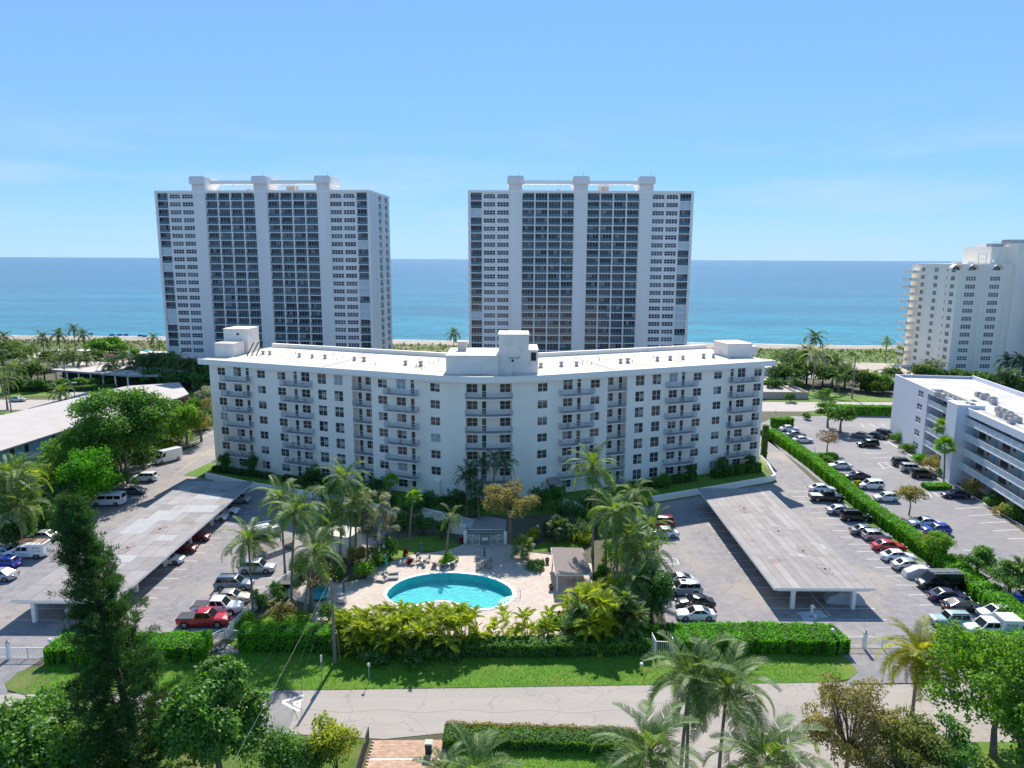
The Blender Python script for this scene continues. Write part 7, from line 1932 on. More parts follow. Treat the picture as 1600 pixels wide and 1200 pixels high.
leftp = [(10, 560, 527, 0, 1.4), (0, 600, 545, 0, 1.5), (22, 575, 540, 1, 1.3), (40, 585, 555, 1, 1.3), (70, 560, 528, 0, 1.4), (95, 560, 523, 0, 1.4), (118, 548, 514, 0, 1.2), (133, 556, 523, 0, 1.3), (52, 565, 545, 1, 1.1), (85, 580, 562, 1, 1.2), (108, 590, 553, 1, 1.4), (117, 592, 556, 0, 1.3), (137, 592, 560, 0, 1.4), (172, 600, 568, 0, 1.3), (180, 598, 570, 0, 1.2), (195, 590, 556, 0, 1.3), (12, 640, 592, 1, 1.5), (30, 610, 575, 1, 1.4), (97, 640, 612, 2, 1.2), (205, 598, 572, 0, 1.2), (245, 600, 562, 0, 1.4), (262, 602, 566, 1, 1.4), (280, 604, 562, 1, 1.5), (300, 606, 570, 0, 1.3), (225, 600, 568, 0, 1.3), (241, 548, 527, 0, 1.1), (250, 552, 538, 1, .9), (5, 620, 565, 0, 1.5), (60, 600, 570, 1, 1.3)]
ORD = 'first second third fourth fifth sixth seventh eighth ninth tenth eleventh twelfth thirteenth fourteenth fifteenth sixteenth seventeenth eighteenth nineteenth twentieth'.split() + ['%s-%s' % (a, b) for a in ('twenty', 'thirty') for b in 'first second third fourth fifth sixth seventh eighth ninth'.split()]
for k, (u, vb, vc, kk, s) in enumerate(sorted(leftp)): fpalm(u, vb, vc, kk, s, '%s distant palm, %s from the left beyond the left highway' % ('tall' if vc < 545 else 'short', ORD[k]), gl_)
gr_ = 'palms around the club building and sand lot on the right'
rightp = [(1268, 590, 527, 0, 1.5), (1270, 610, 555, 3, 1.9), (1235, 580, 553, 0, 1.2), (1247, 585, 556, 1, 1.2), (1225, 590, 560, 0, 1.1), (1300, 600, 565, 0, 1.4), (1293, 585, 572, 1, 1.2), (1325, 598, 575, 1, 1.1), (1212, 585, 556, 1, 1.2), (1280, 575, 548, 2, 1.1), (1255, 575, 548, 0, 1.2), (1366, 600, 585, 2, .9), (1378, 603, 590, 1, .9), (1388, 605, 592, 1, .9), (1383, 567, 533, 2, 1.1), (1403, 566, 545, 2, 1.0), (1411, 566, 547, 2, .9), (1419, 567, 533, 2, 1.1), (1448, 595, 572, 0, 1.2), (1460, 597, 570, 1, 1.2), (1437, 595, 580, 1, 1.0), (709, 552, 521, 0, 1.35), (1568, 610, 565, 0, 1.3), (1588, 612, 563, 0, 1.4), (1560, 620, 583, 0, 1.1), (1577, 620, 585, 2, 1.0), (1520, 600, 588, 2, .9), (1540, 603, 592, 2, .9), (1594, 622, 598, 2, 1.0), (1600, 610, 570, 0, 1.3), (1310, 612, 590, 1, 1.1), (1240, 612, 596, 0, 1.0), (1206, 602, 575, 0, 1.2)]
for k, (u, vb, vc, kk, s) in enumerate(sorted(rightp)): fpalm(u, vb, vc, kk, s, '%s distant palm, %s from the left of those seen right of the left tower' % ('tall' if vc < 545 else 'short', ORD[k]), gr_)
# background shrubs and trees (one mesh shared by each kind)
def sharedtree(r, h, m, n, size):
    blobs = [(rng.uniform(-.6, .6) * r, rng.uniform(-.6, .6) * r, h * rng.uniform(.4, .8), r * .42, r * .34) for _ in range(12)]
    return quads('crown', blobleaves(blobs, n, size), L[m])
ST = [sharedtree(4, 5.5, 'far', 1500, .38), sharedtree(4, 5.0, 'mid', 1500, .38), sharedtree(4, 4.5, 'silver', 1300, .38), sharedtree(4, 4.5, 'seagrape', 1400, .38), sharedtree(4, 5.5, 'dark', 1500, .38)]
mbt = MB(); mbt.tube([(0, 0, 0), (0, 0, 3)], [.25, .15], 5); stt = mbt.mesh('trunk', M['bark_dark'])
def bt(u, v, k, s, label, group):
    x, y = G(u, v); t = thing('background_tree', label, 'tree', (x, y, 0), rng.uniform(0, 6), group); link('crown', ST[k], t, None, None, s); link('trunk', stt, t, None, None, s)
for q, (u, v, k, s) in enumerate(sorted(((160, 560, 1, 1.6), (175, 552, 1, 1.4), (190, 560, 1, 1.2), (148, 575, 0, 1.2), (110, 575, 2, 1.4), (130, 582, 2, 1.2), (35, 590, 2, 1.3), (50, 600, 0, 1.2), (70, 595, 2, 1.2), (20, 560, 0, 1.2), (5, 575, 4, 1.4), (40, 570, 0, 1.3), (80, 572, 0, 1.1), (100, 610, 1, .7), (125, 608, 1, .7), (145, 606, 1, .6), (60, 612, 4, .8), (25, 612, 4, .8), (235, 590, 0, 1.5), (255, 592, 0, 1.6), (275, 592, 2, 1.3), (290, 596, 0, 1.3), (310, 602, 4, 1.4), (210, 604, 4, .9), (185, 603, 4, .9), (165, 603, 4, .7), (240, 606, 4, 1.1), (265, 608, 4, 1.1), (285, 610, 4, 1.1), (320, 612, 4, 1.2), (215, 560, 1, .8)))):
    bt(u, v, k, s, '%s tree, %s from the left among those beyond the left highway' % (('dark', 'green', 'grey-green', 'yellowish', 'very dark')[k], ORD[q]), 'trees beyond the highway on the left')
for q, (u, v, k, s) in enumerate(sorted(((1225, 598, 0, 1.2), (1240, 602, 4, 1.2), (1260, 600, 0, 1.5), (1285, 603, 0, 1.3), (1300, 606, 4, 1.3), (1320, 606, 0, 1.2), (1345, 610, 0, 1.2), (1360, 612, 1, 1.1), (1380, 612, 1, 1.0), (1350, 603, 1, .9), (1372, 616, 3, .9), (1215, 598, 4, .9), (1230, 575, 0, 1.1), (1250, 572, 0, 1.1), (1300, 578, 0, 1.0), (1318, 585, 2, .9), (1392, 600, 0, 1.0), (1440, 600, 0, 1.2), (1465, 603, 4, 1.1), (1520, 610, 4, 1.2), (1550, 615, 4, 1.2), (1585, 620, 4, 1.3), (1500, 606, 0, 1.1), (1210, 612, 4, .8), (545, 553, 0, 1.0), (1235, 628, 4, .5)))):
    bt(u, v, k, s, '%s tree, %s from the left among those beyond the right highway' % (('dark', 'green', 'grey-green', 'yellowish', 'very dark')[k], ORD[q]), 'trees beyond the highway on the right')
# coastal scrub: nobody could count it
N = 9000
xx = rng.uniform(-420, 330, N); yy = 371.5 - .066 * xx - 26 - rng.beta(1.2, 1.6, N) * 45
c = np.stack([xx, yy, rng.uniform(.1, .9, N)], 1); nr = rng.normal(size=(N, 3)) * .5 + np.array([0, 0, 1]); nr /= np.linalg.norm(nr, axis=1, keepdims=True)
tag(link('dune_scrub', quads('dune_scrub', leafquads(c, nr, .8), L['seagrape'])), 'patchy green and dry scrub on the dune between lawn and beach', 'scrub', kind='stuff')

for (u, v, h, r, m, lb_) in ((250, 705, 5, 4.0, 'mid', 'leafy green undergrowth just behind the cargo van'), (275, 690, 4.5, 3.6, 'bright', 'bright undergrowth beyond the cargo van'), (215, 728, 5, 3.8, 'dark', 'dark undergrowth behind the white SUV, right'), (175, 765, 5, 3.8, 'dark', 'dark undergrowth behind the sports car'), (160, 775, 4, 3.0, 'mid', 'green undergrowth behind the passenger van'), (95, 815, 4.5, 3.5, 'mid', 'green undergrowth left of the passenger van'), (70, 828, 4, 3.0, 'dark', 'dark undergrowth behind the far silver sedan'), (20, 855, 4, 3.0, 'dark', 'dark undergrowth at the left edge'), (100, 770, 6, 4.5, 'mid', 'green thicket beside the aqua wall'), (50, 760, 6, 4.5, 'mid', 'green thicket under the left edge palm'), (10, 770, 5, 4.5, 'dark', 'dark thicket at the far left edge'), (315, 672, 3.5, 3.0, 'mid', 'undergrowth at the foot of the brownish tree'), (330, 660, 3, 2.6, 'dark', 'dark undergrowth by the drive bend'), (200, 700, 6, 5, 'dark', 'dark thicket beneath the very large tree'), (255, 670, 5, 4.5, 'dark', 'dark thicket between the low roof and drive'), (300, 650, 4.5, 4, 'mid', 'green thicket beside the red car'),
  (645, 812, 4.0, 2.4, 'dark', 'tall dark shrub between slim fan palm and building'), (668, 800, 3.6, 2.2, 'dark', 'dark shrub before the service door'), (700, 800, 3.4, 2.0, 'dark', 'dark shrub left of the meter board'), (590, 775, 3.0, 2.4, 'dark', 'dark shrubs under the third balcony stack'), (845, 798, 4.0, 2.2, 'dark', 'dark shrub behind the round brown tree'), (870, 790, 3.6, 2.0, 'mid', 'shrub left of the entrance awning'), (925, 800, 4.0, 2.4, 'dark', 'dark shrub behind the tallest palm trunk'), (950, 800, 3.4, 2.2, 'dark', 'dark shrub at the fourth balcony stack'), (905, 842, 2.8, 2.0, 'dark', 'dark shrub in the shade right of the tufted tree'), (860, 835, 2.2, 1.8, 'dark', 'low dark shrub behind the tufted tree'), (975, 815, 3.2, 2.2, 'mid', 'green shrub beyond the red minivan'), (1000, 830, 2.8, 2.0, 'mid', 'green shrub at the nose of the red minivan'), (1005, 870, 3.2, 2.2, 'bright', 'bright shrub left of the empty stall'), (1000, 920, 3.0, 2.0, 'mid', 'green shrub beneath the garden palm near the cars'), (560, 880, 2.4, 1.6, 'olive', 'brownish shrub at the foot of the silvery trees'), (610, 872, 2.6, 1.5, 'mid', 'green shrub at the foot of the right silvery tree'), (500, 880, 2.6, 2.0, 'mid', 'green shrub mass between the left palms'), (470, 900, 2.4, 1.6, 'mid', 'green shrub behind the storage bin'), (540, 1000, 2.4, 1.6, 'bright', 'green shrub right of the wooden pole behind the hedge'), (420, 1000, 2.2, 1.6, 'bright', 'green shrub behind the left part of the front hedge'), (770, 770, 3, 1.6, 'dark', 'dark shrub under the dark palm cluster'), (522, 775, 3.2, 2.0, 'dark', 'dark shrub below the third recessed bay'), (480, 762, 2.4, 1.8, 'dark', 'dark shrub by the wing wall near the second stack'), (1035, 762, 2.2, 2.0, 'mid', 'green shrub before the right recessed bay'), (860, 992, 2.2, 1.4, 'bright', 'green shrub at the deck edge near the small palms'), (740, 1015, 1.8, 1.2, 'yellow', 'yellowish shrub at the left end of the deck gap')):
    x, y = G(u, v); bush('shrub', lb_, x, y, h, r, m, int(1000 + 700 * r), .15 if r < 2.6 else .2, nb=9)

# grass blades on the verge and lawns by the street: nobody could count them
def grass(name, label, x0, x1, y0, y1, n, m, z0=.035, test=None):
    c = np.stack([rng.uniform(x0, x1, n), rng.uniform(y0, y1, n), np.full(n, z0 + .03)], 1)
    if test is not None: c = c[test(c[:, 0], c[:, 1])]
    nr = rng.normal(size=c.shape) * .6 + np.array([0, -.3, .5]); nr /= np.linalg.norm(nr, axis=1, keepdims=True)
    tag(link(name, quads(name, leafquads(c, nr, .075, .4), L[m]), None), label, 'grass', kind='stuff')
grass('verge_grass', 'tufts of mown grass on the long verge beside the street', -48, 34, 63.6, 71.5, 42000, 'hedge', test=lambda x, y: (y > 63.55 + (x + 25) * .033) & (y < 70.6) & ((x > -31) | (y < 68)))
grass('south_grass', 'tufts of grass on the lawn south of the street', -5.2, 9.5, 44, 55, 12000, 'hedge', .02)
# ------------------------------------------------------------------ small things
DK = .07
# chaise loungers
def lounger():
    t = thing('sun_lounger', '', 'sun lounger')
    mb = MB(); mb.box(-.32, .32, -.95, .35, .28, .34); mb.build('seat', M['lounge'], t)
    mb = MB(); mb.box(-.32, .32, 0, .75, 0, .05); o = mb.build('backrest', M['lounge'], t); o.location = (0, .35, .30); o.rotation_euler = (R(38), 0, 0)
    mb = MB()
    for s in (-1, 1): mb.box(s * .32 - .025, s * .32 + .025, -.97, .6, .22, .28)
    mb.build('frame', M['trim'], t)
    lg = MB(); lg.box(-.025, .025, -.025, .025, 0, .24); lg = lg.mesh('leg', M['trim'])
    for s in (-1, 1):
        for y in (-.85, .45): link('leg', lg, t, (s * .3, y, 0))
    return t
proto = lounger()
ls = [(680, 883, 3.0, 'greyish sun lounger, leftmost of three in front of the flower bed'), (692, 885, 3.14, 'sun lounger with dark bag, middle of three in front of the flower bed'), (707, 883, 3.3, 'sun lounger, rightmost of three in front of the flower bed'),
      (592, 908, 1.3, 'white sun lounger at the left end of the pool'), (612, 897, 1.9, 'sun lounger in the upper left pool corner beside the closed umbrella'), (530, 942, 1.4, 'sun lounger by the closed umbrella left of the pool'), (532, 962, 1.2, 'sun lounger lower left of the pool near the wooden pole'), (898, 937, 1.6, 'sun lounger right of the pool by the palm clump'), (612, 905, 1.7, 'sun lounger second along the upper left pool edge')]
for k, (u, v, a, lb_) in enumerate(ls):
    o = proto if k == 0 else copy_tree(proto); x, y = G(u, v, DK); o.location = (x, y, DK + .002); o.rotation_euler = (0, 0, a); tag(o, lb_, 'sun lounger', 'sun loungers round the pool')
def umbrella(u, v, label, m):
    x, y = G(u, v, DK); t = thing('parasol', label, 'parasol', (x, y, DK + .002), 0, 'closed parasols round the pool')
    mb = MB(); mb.tube([(0, 0, 0), (0, 0, 2.7)], .03, 6); mb.build('pole', M['greymetal'], t)
    mb = MB(); mb.lathe([(.07, 1.15), (.17, 1.25), (.15, 1.8), (.08, 2.4), (.02, 2.62)], 9); mb.build('canopy', m, t)
    mb = MB(); mb.lathe([(.28, 0), (.28, .06), (.05, .1)], 12); mb.build('base', M['greymetal'], t)
umbrella(658, 876, 'closed teal parasol over the patio table near the left lawn', M['teal']); umbrella(757, 882, 'closed teal parasol over the patio table near the garden gate', M['teal']); umbrella(604, 895, 'closed bright teal parasol at the upper left pool corner', M['turq']); umbrella(538, 940, 'closed grey teal parasol left of the pool', M['slab'] if False else M['teal'])
pc = chair_mesh('patio_chair', M['furn'])
def setof(u, v, lb_, nch, phs):
    x, y = G(u, v, DK); t = thing('patio_table', 'round patio table ' + lb_, 'table', (x, y, DK + .002)); mb = MB(); mb.lathe([(.55, .70), (.58, .72), (.58, .74)], 14); mb.build('tabletop', M['furn'], t); mb = MB(); mb.lathe([(.3, 0), (.06, .05), (.06, .69)], 8); mb.build('pedestal', M['furn'], t)
    for k in range(nch):
        a = phs + k * 2 * PI / nch
        o = link('patio_chair', pc, None, (x + 1.05 * math.cos(a), y + 1.05 * math.sin(a), DK + .002), (0, 0, a - PI / 2)); tag(o, ('far right', 'far left', 'near left', 'near right')[k] + ' patio chair at the round table ' + lb_, 'chair', 'patio chairs at the table ' + lb_)
setof(658, 879, 'near the left lawn under the closed parasol', 4, .5); setof(757, 885, 'in front of the garden gate', 4, .8)
for k, (u, v) in enumerate(((700, 885), (772, 992))):
    x, y = G(u, v, DK); t = thing('side_table', ('small side table between the sun loungers', 'small side table at the front deck edge')[k], 'table', (x, y, DK + .002)); mb = MB(); mb.box(-.25, .25, -.25, .25, .4, .44); mb.build('tabletop', M['trim'], t); mb = MB(); [mb.box(a - .02, a + .02, b - .02, b + .02, 0, .4) for a in (-.2, .2) for b in (-.2, .2)]; mb.build('leg', M['trim'], t)
# turquoise day bed and mattress in a frame
x, y = G(498, 935, .03); t = thing('day_bed', 'turquoise loungers under a white frame left of the pool', 'day bed', (x, y, .03), .2)
mb = MB(); mb.box(-1.1, 1.1, -1.0, 1.0, .3, .5); mb.build('mattress', M['turq'], t); mb = MB(); mb.box(-1.1, 1.1, .95, 1.05, .5, 1.3); mb.build('backrest', M['turq'], t); mb = MB(); [mb.box(a - .05, a + .05, b - .05, b + .05, 0, 1.0) for a in (-1.15, 1.15) for b in (-1.05, 1.1)]; mb.build('frame', M['trim'], t)
x, y = G(498, 915, .03); t = thing('day_bed', 'second turquoise bed behind the framed one, left of the pool', 'day bed', (x, y, .03), .2); mb = MB(); mb.box(-.9, .9, -.4, .4, .3, .45); mb.build('mattress', M['turq'], t); mb = MB(); [mb.box(a - .05, a + .05, b - .05, b + .05, 0, .3) for a in (-.8, .8) for b in (-.3, .3)]; mb.build('leg', M['trim'], t)
sheet('garden_path', [(455, 935), (478, 905), (540, 912), (536, 945), (500, 950)], .06, M['sandlot'])
sheet('garden_path', [(735, 826), (700, 812), (640, 790), (700, 800), (742, 812)], .06, M['patio_brick'] if False else M['kerb'])
# white storage box behind the bare tree
x, y = G(447, 930, 0); t = thing('storage_bin', 'black and white storage bin behind the bare tree at the fence', 'bin', (x, y, .02)); mb = MB(); mb.box(-.7, .7, -.5, .5, 0, 1.1); mb.build('tub', M['trim'], t); mb = MB(); mb.box(-.72, .72, -.52, .52, 1.1, 1.7); mb.build('lid', M['black'], t)
# pale service shed and parked trailers left of the pool
x, y = G(535, 862, 0); t = thing('service_shed', 'small white service shed behind the left palms', 'shed', (x, y, .02), -.3); mb = MB(); mb.box(-2.2, 2.2, -1.8, 1.8, 0, 3.0); mb.build('wall', M['white'], t); mb = MB(); mb.box(-2.4, 2.4, -2.0, 2.0, 3.0, 3.15); mb.build('roof', M['roofwhite'], t); mb = MB(); mb.box(-.5, .5, -1.83, -1.801, .1, 2.2); mb.build('door', M['trim'], t)
fence('railing_fence', 'short white gate railing beside the service shed', [G(533, 868), G(556, 866), G(558, 872)], 1.2)
x, y = G(412, 838, 0); t = thing('trailer', 'white trailer stacked with covered gear beside the left lot', 'trailer', (x, y, .012), .6)
mb = MB(); mb.box(-2.6, 2.6, -1.1, 1.1, .5, .7); mb.build('deck', M['greymetal'], t); mb = MB(); mb.box(-2.2, 1.0, -.9, .9, .7, 1.7); mb.box(1.2, 2.3, -.6, .7, .7, 1.3); mb.build('cargo', M['slab'], t)
mb = MB()
for s in (-1, 1): mb.tube([(-2.5, s * 1.1, .7), (-2.5, s * 1.1, 1.9), (2.4, s * 1.1, 1.9), (2.4, s * 1.1, .7)], .05, 5)
mb.build('rail', M['trim'], t)
for s in (-1, 1):
    for xx in (-.5, .5): mb = MB(); mb.lathe([(.36, -.1), (.36, .1)], 12); o = mb.build('wheel', TY, t); o.location = (xx, s * 1.12, .36); o.rotation_euler = (PI / 2, 0, 0)
x, y = G(432, 862, 0); t = thing('lumber_rack', 'slanting rack of pale boards next to the white trailer', 'rack', (x, y, .012), .9)
for k in range(9): mb = MB(); mb.box(-2.6, 2.6, -.9 + k * .2, -.76 + k * .2, 1.0 + .05 * (k % 3), 1.08 + .05 * (k % 3)); mb.build('board', M['sandlot'], t)
mb = MB(); mb.box(-2.3, -2.1, -1, 1, 0, 1); mb.box(2.1, 2.3, -1, 1, 0, 1); mb.build('frame', M['greymetal'], t)
# person in white on a tarp under the carport
tp = [(1244, 957), (1282, 953), (1295, 965), (1278, 966), (1272, 970), (1255, 971), (1251, 962)]
o = sheet('drop_cloth', tp, .022, M['cloth_grey'], kind=None); tag(o, 'pale blue grey drop cloth spread on the asphalt under the person', 'cloth')
def person(x, y, rz, label):
    t = thing('person', label, 'person', (x, y, .024), rz)
    me = bpy.data.meshes.new('body')
    J = [((0, 0, .95), .14), ((0, 0, 1.15), .13), ((0, 0, 1.38), .16), ((0, .0, 1.52), .06), ((0, -.03, 1.64), .09), ((0, -.03, 1.74), .085),
         ((.19, 0, 1.42), .06), ((.27, -.06, 1.18), .045), ((.16, -.25, 1.20), .035), ((.10, -.32, 1.26), .03),
         ((-.19, 0, 1.42), .06), ((-.27, -.05, 1.18), .045), ((-.22, -.22, 1.0), .035), ((-.2, -.28, .95), .03),
         ((.10, 0, .88), .10), ((.11, -.02, .50), .07), ((.11, .02, .09), .05), ((.11, -.14, .04), .04),
         ((-.10, 0, .88), .10), ((-.12, .08, .50), .07), ((-.13, .16, .09), .05), ((-.13, .02, .04), .04)]
    E_ = [(0, 1), (1, 2), (2, 3), (3, 4), (4, 5), (2, 6), (6, 7), (7, 8), (8, 9), (2, 10), (10, 11), (11, 12), (12, 13), (0, 14), (14, 15), (15, 16), (16, 17), (0, 18), (18, 19), (19, 20), (20, 21)]
    # fingers
    for base, k in ((9, 1), (13, -1)):
        b = J[base][0]
        for q in range(5):
            tipv = (b[0] + (q - 2) * .018, b[1] - (.075 if q else .04), b[2] - .02 - (.0 if q else .02)); J.append((tipv, .010)); E_.append((base, len(J) - 1))
    me.from_pydata([j[0] for j in J], E_, []); o = bpy.data.objects.new('body', me); COL.objects.link(o)
    md = o.modifiers.new('skin', 'SKIN'); o.modifiers.new('sub', 'SUBSURF').levels = 1
    for i, (p, r_) in enumerate(J): me.skin_vertices[0].data[i].radius = (r_, r_)
    me.skin_vertices[0].data[0].use_root = True
    dg = bpy.context.evaluated_depsgraph_get(); m2 = bpy.data.meshes.new_from_object(o.evaluated_get(dg)); bpy.data.objects.remove(o)
    m2.materials.clear(); m2.materials.append(M['clothes']); m2.materials.append(M['skin'])
    for p in m2.polygons:
        c = p.center; p.use_smooth = True
        p.material_index = 1 if (c.z > 1.5 or (abs(c.x) < .35 and c.y < -.22 and c.z > .85)) else 0
    link('body', m2, t)
    mb = MB(); mb.lathe([(.10, 1.70), (.098, 1.79), (.06, 1.84)], 10, 0, (0, -.02)); mb.build('hair', M['bark_dark'], t)
    mb = MB(); mb.box(-.045, -.015, -.125, -.115, 1.69, 1.705); mb.box(.015, .045, -.125, -.115, 1.69, 1.705); mb.box(-.02, .02, -.125, -.115, 1.60, 1.61); mb.box(-.01, .01, -.14, -.115, 1.64, 1.68); mb.build('face', M['bark_dark'], t)
    for s in (-1, 1): mb = MB(); mb.box(s * .12 - .045, s * .12 + .045, -.17 if s > 0 else -.02, .08 if s > 0 else .22, 0, .06); mb.build('shoe', M['black'], t)
x, y = G(1268, 964); person(x, y, .4, 'person in white overalls working on the drop cloth before the right carport')
x, y = G(1272, 963); t = thing('bucket', 'white bucket beside the person in overalls', 'bucket', (x, y - .25, .024)); mb = MB(); mb.lathe([(.13, 0), (.16, .32)], 10); mb.build('pail', M['trim'], t); mb = MB(); mb.tube([(-.16, 0, .3), (0, 0, .42), (.16, 0, .3)], .008, 4); mb.build('handle', M['greymetal'], t)
# wooden utility pole with wires and guy
px_, py_ = G(524, 1037); t = thing('utility_pole', 'leaning wooden utility pole on the verge in front of the hedge', 'utility pole', (px_, py_, .03))
top_ = V(517, 905, py_); tx, tz = top_[0] - px_, top_[2]
mb = MB(); mb.tube([(0, 0, 0), (tx * .5, 0, tz * .5), (tx, 0, tz)], [.19, .16, .12], 9); mb.build('post', M['wood'], t)
mb = MB(); mb.tube([(.45, .2, .0), (.25, .15, 3.6)], .035, 5); mb.build('guy_guard', M['ypaint'], t)
tp_ = Vector((px_ + tx, py_, tz))
def cable(a, b, sag, label, r=.022, group=None):
    pts = []
    for k in range(17):
        s = k / 16; p = Vector(a).lerp(Vector(b), s); p.z -= sag * 4 * s * (1 - s); pts.append(tuple(p - Vector(a)))
    mb = MB(); mb.tube(pts, r, 4); o = mb.build('overhead_cable', M['wire']); o.location = a; tag(o, label, 'cable', group)
cable(tuple(tp_ + Vector((-.15, 0, -.2))), V(325, 1260, 40), .3, 'upper overhead cable from the wooden pole towards the bottom left corner', .014)
cable(tuple(tp_ + Vector((-.05, 0, -.5))), (*G(449, 1082), .05), .0, 'middle overhead cable from the wooden pole towards the trees', .02)
cable(tuple(tp_ + Vector((0, -.05, -.9))), (*G(472, 1063), .05), .0, 'guy cable anchored in the verge lawn', .018)
def signpost(u, vb, vt, label, w, hh, m, ang=0, txt=None):
    x, y = G(u, vb); z = V(u, vt, y)[2]; t = thing('sign_post', label, 'sign', (x, y, .03), ang); mb = MB(); mb.box(-.03, .03, -.03, .03, 0, z); mb.build('post', M['greymetal'], t); mb = MB(); mb.box(-w / 2, w / 2, -.05, -.031, z - hh, z); mb.build('panel', m, t)
signpost(503, 1065, 1024, 'narrow street sign seen nearly edge-on, left of the wooden pole', .3, .75, M['trim'], 1.2)
signpost(577, 1066, 1036, 'small square white sign on a thin post, right of the wooden pole', .28, .36, M['trim'])
for (u, v, lb_) in ((1300, 1026 - 28, 'round white globe lamp standing on the long right hedge'), (79, 1014, 'round white globe lamp poking out of the left hedge'), (840, 842, 'small white globe garden lamp behind the screw pine'), (1002, 1048, 'tiny white garden light on the right verge'), (600, 875, 'white globe garden lamp by the left shrubs')):
    x, y = G(u, v, 1.2) if u in (1300, 79) else G(u, v)
    t = thing('garden_lamp', lb_, 'lamp', (x, y, 0.03)); hh = 2.0 if u in (1300, 79) else (.5 if u == 1002 else 1.8)
    mb = MB(); mb.tube([(0, 0, 0), (0, 0, hh)], .04, 6); mb.build('post', M['greymetal'], t); mb = MB(); mb.lathe([(.06, hh), (.17, hh + .08), (.2, hh + .2), (.15, hh + .34), (.04, hh + .4)], 12); mb.build('globe', M['trim'], t)
for (u, v, lb_) in ((1004, 1040, 'shrub shadow stake'),): pass
# orange brick drive, bin
bx0, by1 = G(582, 1157)[0], 56.45
m_, nt, b = newmat('orange_pavers'); 
brick_m = mat('orange_brick', (.50, .32, .22), .9, (.41, .26, .18), 1.5, c3=(.56, .40, .30), scale3=.9)
sheet('brick_drive', [(-12.2, 44), (-5.6, 44), (-5.5, 56.5), (-11.6, 56.4)], .03, M['patio_brick'], px=False)
nt = brick_m.node_tree; bb_ = nt.nodes['Principled BSDF']; src = bb_.inputs['Base Color'].links[0].from_socket
oi = nt.nodes.new('ShaderNodeObjectInfo'); mr = nt.nodes.new('ShaderNodeMapRange'); mr.inputs[3].default_value = .8; mr.inputs[4].default_value = 1.15; hs_ = nt.nodes.new('ShaderNodeHueSaturation')
nt.links.new(oi.outputs['Random'], mr.inputs[0]); nt.links.new(mr.outputs[0], hs_.inputs['Value']); nt.links.new(src, hs_.inputs['Color']); nt.links.new(hs_.outputs[0], bb_.inputs['Base Color'])
drive = bpy.data.objects['brick_drive']
mb = MB(); mb.box(-.19, .19, -.09, .09, 0, .012); bme = mb.mesh('brick', brick_m); allb = MB(); nbk = 0; rb = random.Random(3)
for j in range(26):
    for i in range(17):
        x = -12.0 + .4 * i + (.2 if j % 2 else 0); y = 56.25 - j * .2
        if x > -5.7: continue
        if abs(y - 54.0) < .12: continue
        if nbk < 300: link('brick', bme, drive, (x, y, .030 + rb.uniform(.0, .004))); nbk += 1
        else: allb.box(x - .19, x + .19, y - .09, y + .09, .03, .044)
o = allb.build('brick_field', brick_m, drive); o['kind'] = 'stuff'
mb = MB(); wl(-12.0, 54.0, -5.6, 54.0, .14, .046, mb); o = mb.build('white_band', M['paint'], drive)
x, y = G(670, 1178); t = thing('wheelie_bin', 'dark green wheeled rubbish bin standing where the orange brick drive meets the street', 'bin', (x, y, .045)); mb = MB()
mb.v = []; 
P0 = [(-.24, -.24), (.24, -.24), (.24, .26), (-.24, .26)]; P1 = [(-.31, -.32), (.31, -.32), (.31, .36), (-.31, .36)]
for k in range(4):
    k2 = (k + 1) % 4; mb.face([(*P0[k], .08), (*P0[k2], .08), (*P1[k2], 1.0), (*P1[k], 1.0)])
mb.face([(*p, .08) for p in P0[::-1]]); mb.build('tub', M['bin'], t)
mb = MB(); mb.box(-.34, .34, -.36, .40, 1.0, 1.07); mb.box(-.28, .28, -.3, .34, 1.07, 1.11); mb.build('lid', mat('bin_lid', (.04, .10, .09), .4), t)
mb = MB(); mb.tube([(-.26, .42, .98), (.26, .42, .98)], .025, 6); mb.build('handle', M['black'], t)
for s in (-1, 1): mb = MB(); mb.lathe([(.12, -.03), (.12, .03)], 10); o = mb.build('wheel', TY, t); o.location = (s * .27, .25, .12); o.rotation_euler = (0, PI / 2, 0)
sheet('south_lawn', [(-5.4, 56.2), (11.4, 56.2), (9.6, 47), (8, 40), (-5.4, 40)], .02, M['lawn'], px=False)
sheet('south_lawn', [(-60, 56.5), (-45, 56.6), (-20.6, 57.1), (-12.4, 56.3), (-12.4, 40), (-60, 40)], .02, M['lawn2'], px=False)
sheet('south_lawn', [(34, 56.3), (70, 57.2), (70, 40), (30, 40), (30, 47)], .02, M['lawn'], px=False)
wallrun('fence_wall', [(-12.5, 56.3), (-12.5, 50)], 1.4, .1, M['dark'], 'dark slatted side fence at the left of the orange brick drive', 'fence')
# rocks by the railing corner
rk = mat('pale_rock', (.42, .38, .34), .9, (.32, .29, .27), 3)
r7 = random.Random(9)
for k in range(26):
    u, v = r7.uniform(318, 372), r7.uniform(1010, 1026); x, y = G(u, v); s = r7.uniform(.16, .34)
    mb = MB(); mb.lathe([(s * .8, 0), (s, s * .4), (s * .7, s * .85), (s * .2, s)], 7); mb.v = [(p[0] * r7.uniform(.85, 1.15), p[1] * r7.uniform(.85, 1.15), p[2]) for p in mb.v]
    o = mb.build('rock', rk); o.location = (x, y, .03); tag(o, 'pale rough stone in the rockery at the railing corner by the left clipped hedge', 'rock', 'stones of the rockery at the railing corner')
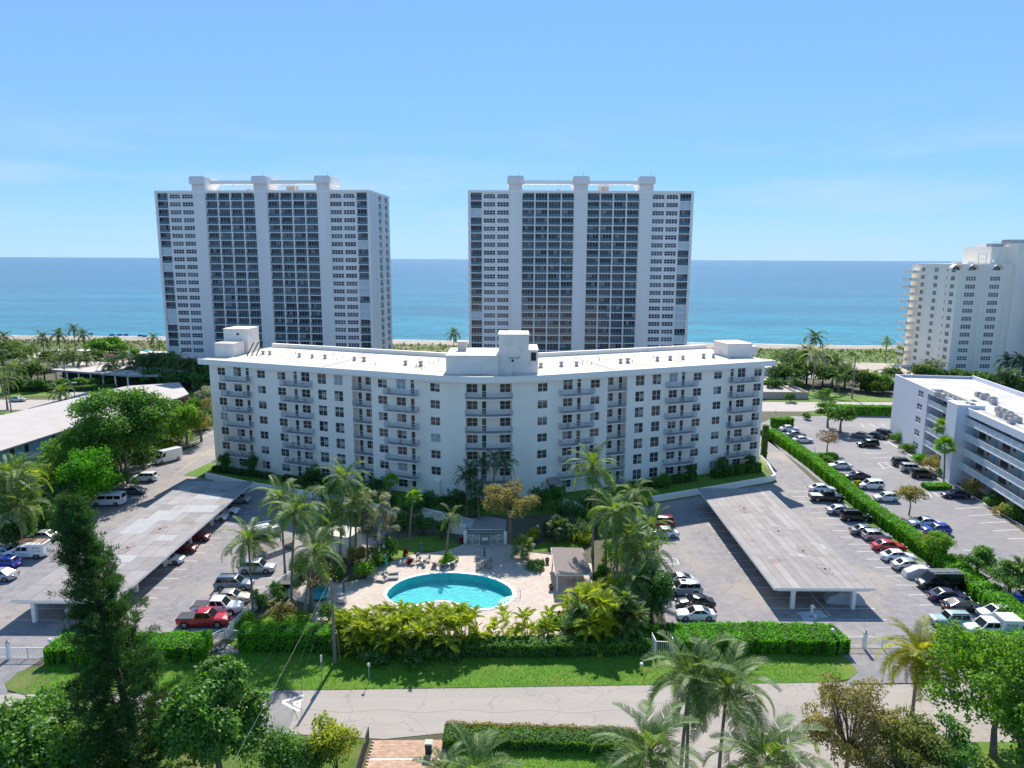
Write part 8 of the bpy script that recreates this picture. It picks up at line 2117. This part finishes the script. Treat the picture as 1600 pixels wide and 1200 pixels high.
# planters on the deck
pot_m = mat('brown_pot', (.13, .08, .05), .7)
for (u, v, lb_) in ((855, 880, 'brown pot left of the gazebo, upper one'), (861, 922, 'dark pot at the front left gazebo post'), (874, 965, 'dark slim pot at the right front deck edge')):
    x, y = G(u, v, DK); t = thing('plant_pot', lb_, 'pot', (x, y, DK + .002)); mb = MB(); mb.lathe([(.2, 0), (.3, .45), (.32, .7), (.27, .7), (.25, .6)], 12); mb.build('pot', pot_m, t); mb = MB(); mb.lathe([(.26, .62), (.2, .75), (.05, .9)], 8); mb.build('plant', M['hedgecore'], t)
# street lights and poles beyond
def pole(u, vb, vt, label, r=.14, name='utility_pole', arm=False):
    x, y = G(u, vb); z = V(u, vt, y)[2]; t = thing(name, label, 'pole', (x, y, 0)); mb = MB(); mb.tube([(0, 0, 0), (0, 0, z)], [r, r * .7], 8); mb.build('shaft', M['wood'] if not arm else M['greymetal'], t)
    if arm: mb = MB(); mb.tube([(0, 0, z - .1), (.9, 0, z + .7), (1.7, 0, z + 1.1)], .09, 6); mb.build('arm', M['greymetal'], t); mb = MB(); mb.box(1.3, 2.7, -.25, .25, z + 1.05, z + 1.25); mb.build('lamp_head', M['trim'], t)
    return t
pole(109, 632, 604, 'grey street lamp with a curved arm by the low grey roof', .16, 'street_lamp', True)
pole(118, 630, 607, 'short dark post right of the street lamp'); pole(19, 655, 592, 'tall dark pole at the far left by the highway', .18); pole(103, 600, 566, 'dark utility pole among the palms on the left'); pole(1331, 623, 552, 'tall pale utility pole behind the right lawn', .26)
for (u, vb, vt) in ((1273, 708, 698), (1316, 684, 675), (1212, 646, 639)): pole(u, vb, vt, 'small dark path light post in the neighbour lot, %s' % {1273: 'on the hedge island', 1316: 'by the pair of round trees', 1212: 'at the far hedge'}[u], .06, 'lamp_post')
# beach cabanas
cab = mat('blue_canopy', (.02, .12, .30), .7)
for k, (u, v) in enumerate(((142, 524.5), (175, 526), (187, 526), (197, 526), (219, 527), (226, 528))):
    x, y = G(u, v); t = thing('beach_cabana', 'blue beach cabana on the sand, %s from the left' % ORD[k], 'cabana', (x, y, 0), 0, 'blue beach cabanas on the sand'); t.scale = (.55, .8, .8); mb = MB(); mb.box(-1.6, 1.6, -.8, .8, .6, .8); mb.build('seat', cab, t)
    mb = MB(); P = [(1.0 * math.cos(a), .8 + 1.1 * math.sin(a)) for a in np.linspace(0, PI, 7)]
    for a, b in zip(P[:-1], P[1:]): mb.face([(-1.7, a[0], a[1]), (1.7, a[0], a[1]), (1.7, b[0], b[1]), (-1.7, b[0], b[1])])
    mb.build('canopy', cab, t)
for (u, v, c, lb_) in ((170, 563, M['red'], 'red open parasol on the terrace by the left tower'), (213, 556, cab, 'blue open parasol on the terrace by the left tower'), (230, 557, M['turq'], 'turquoise open parasol on the terrace'), (222, 560, M['trim'], 'white open parasol on the terrace')):
    x, y = G(u, v); t = thing('parasol', lb_, 'parasol', (x, y, .08)); mb = MB(); mb.tube([(0, 0, 0), (0, 0, 2.6)], .05, 5); mb.build('pole', M['trim'], t); mb = MB(); mb.lathe([(2.2, 2.2), (1.2, 2.65), (.1, 2.95)], 8); mb.build('canopy', c, t)
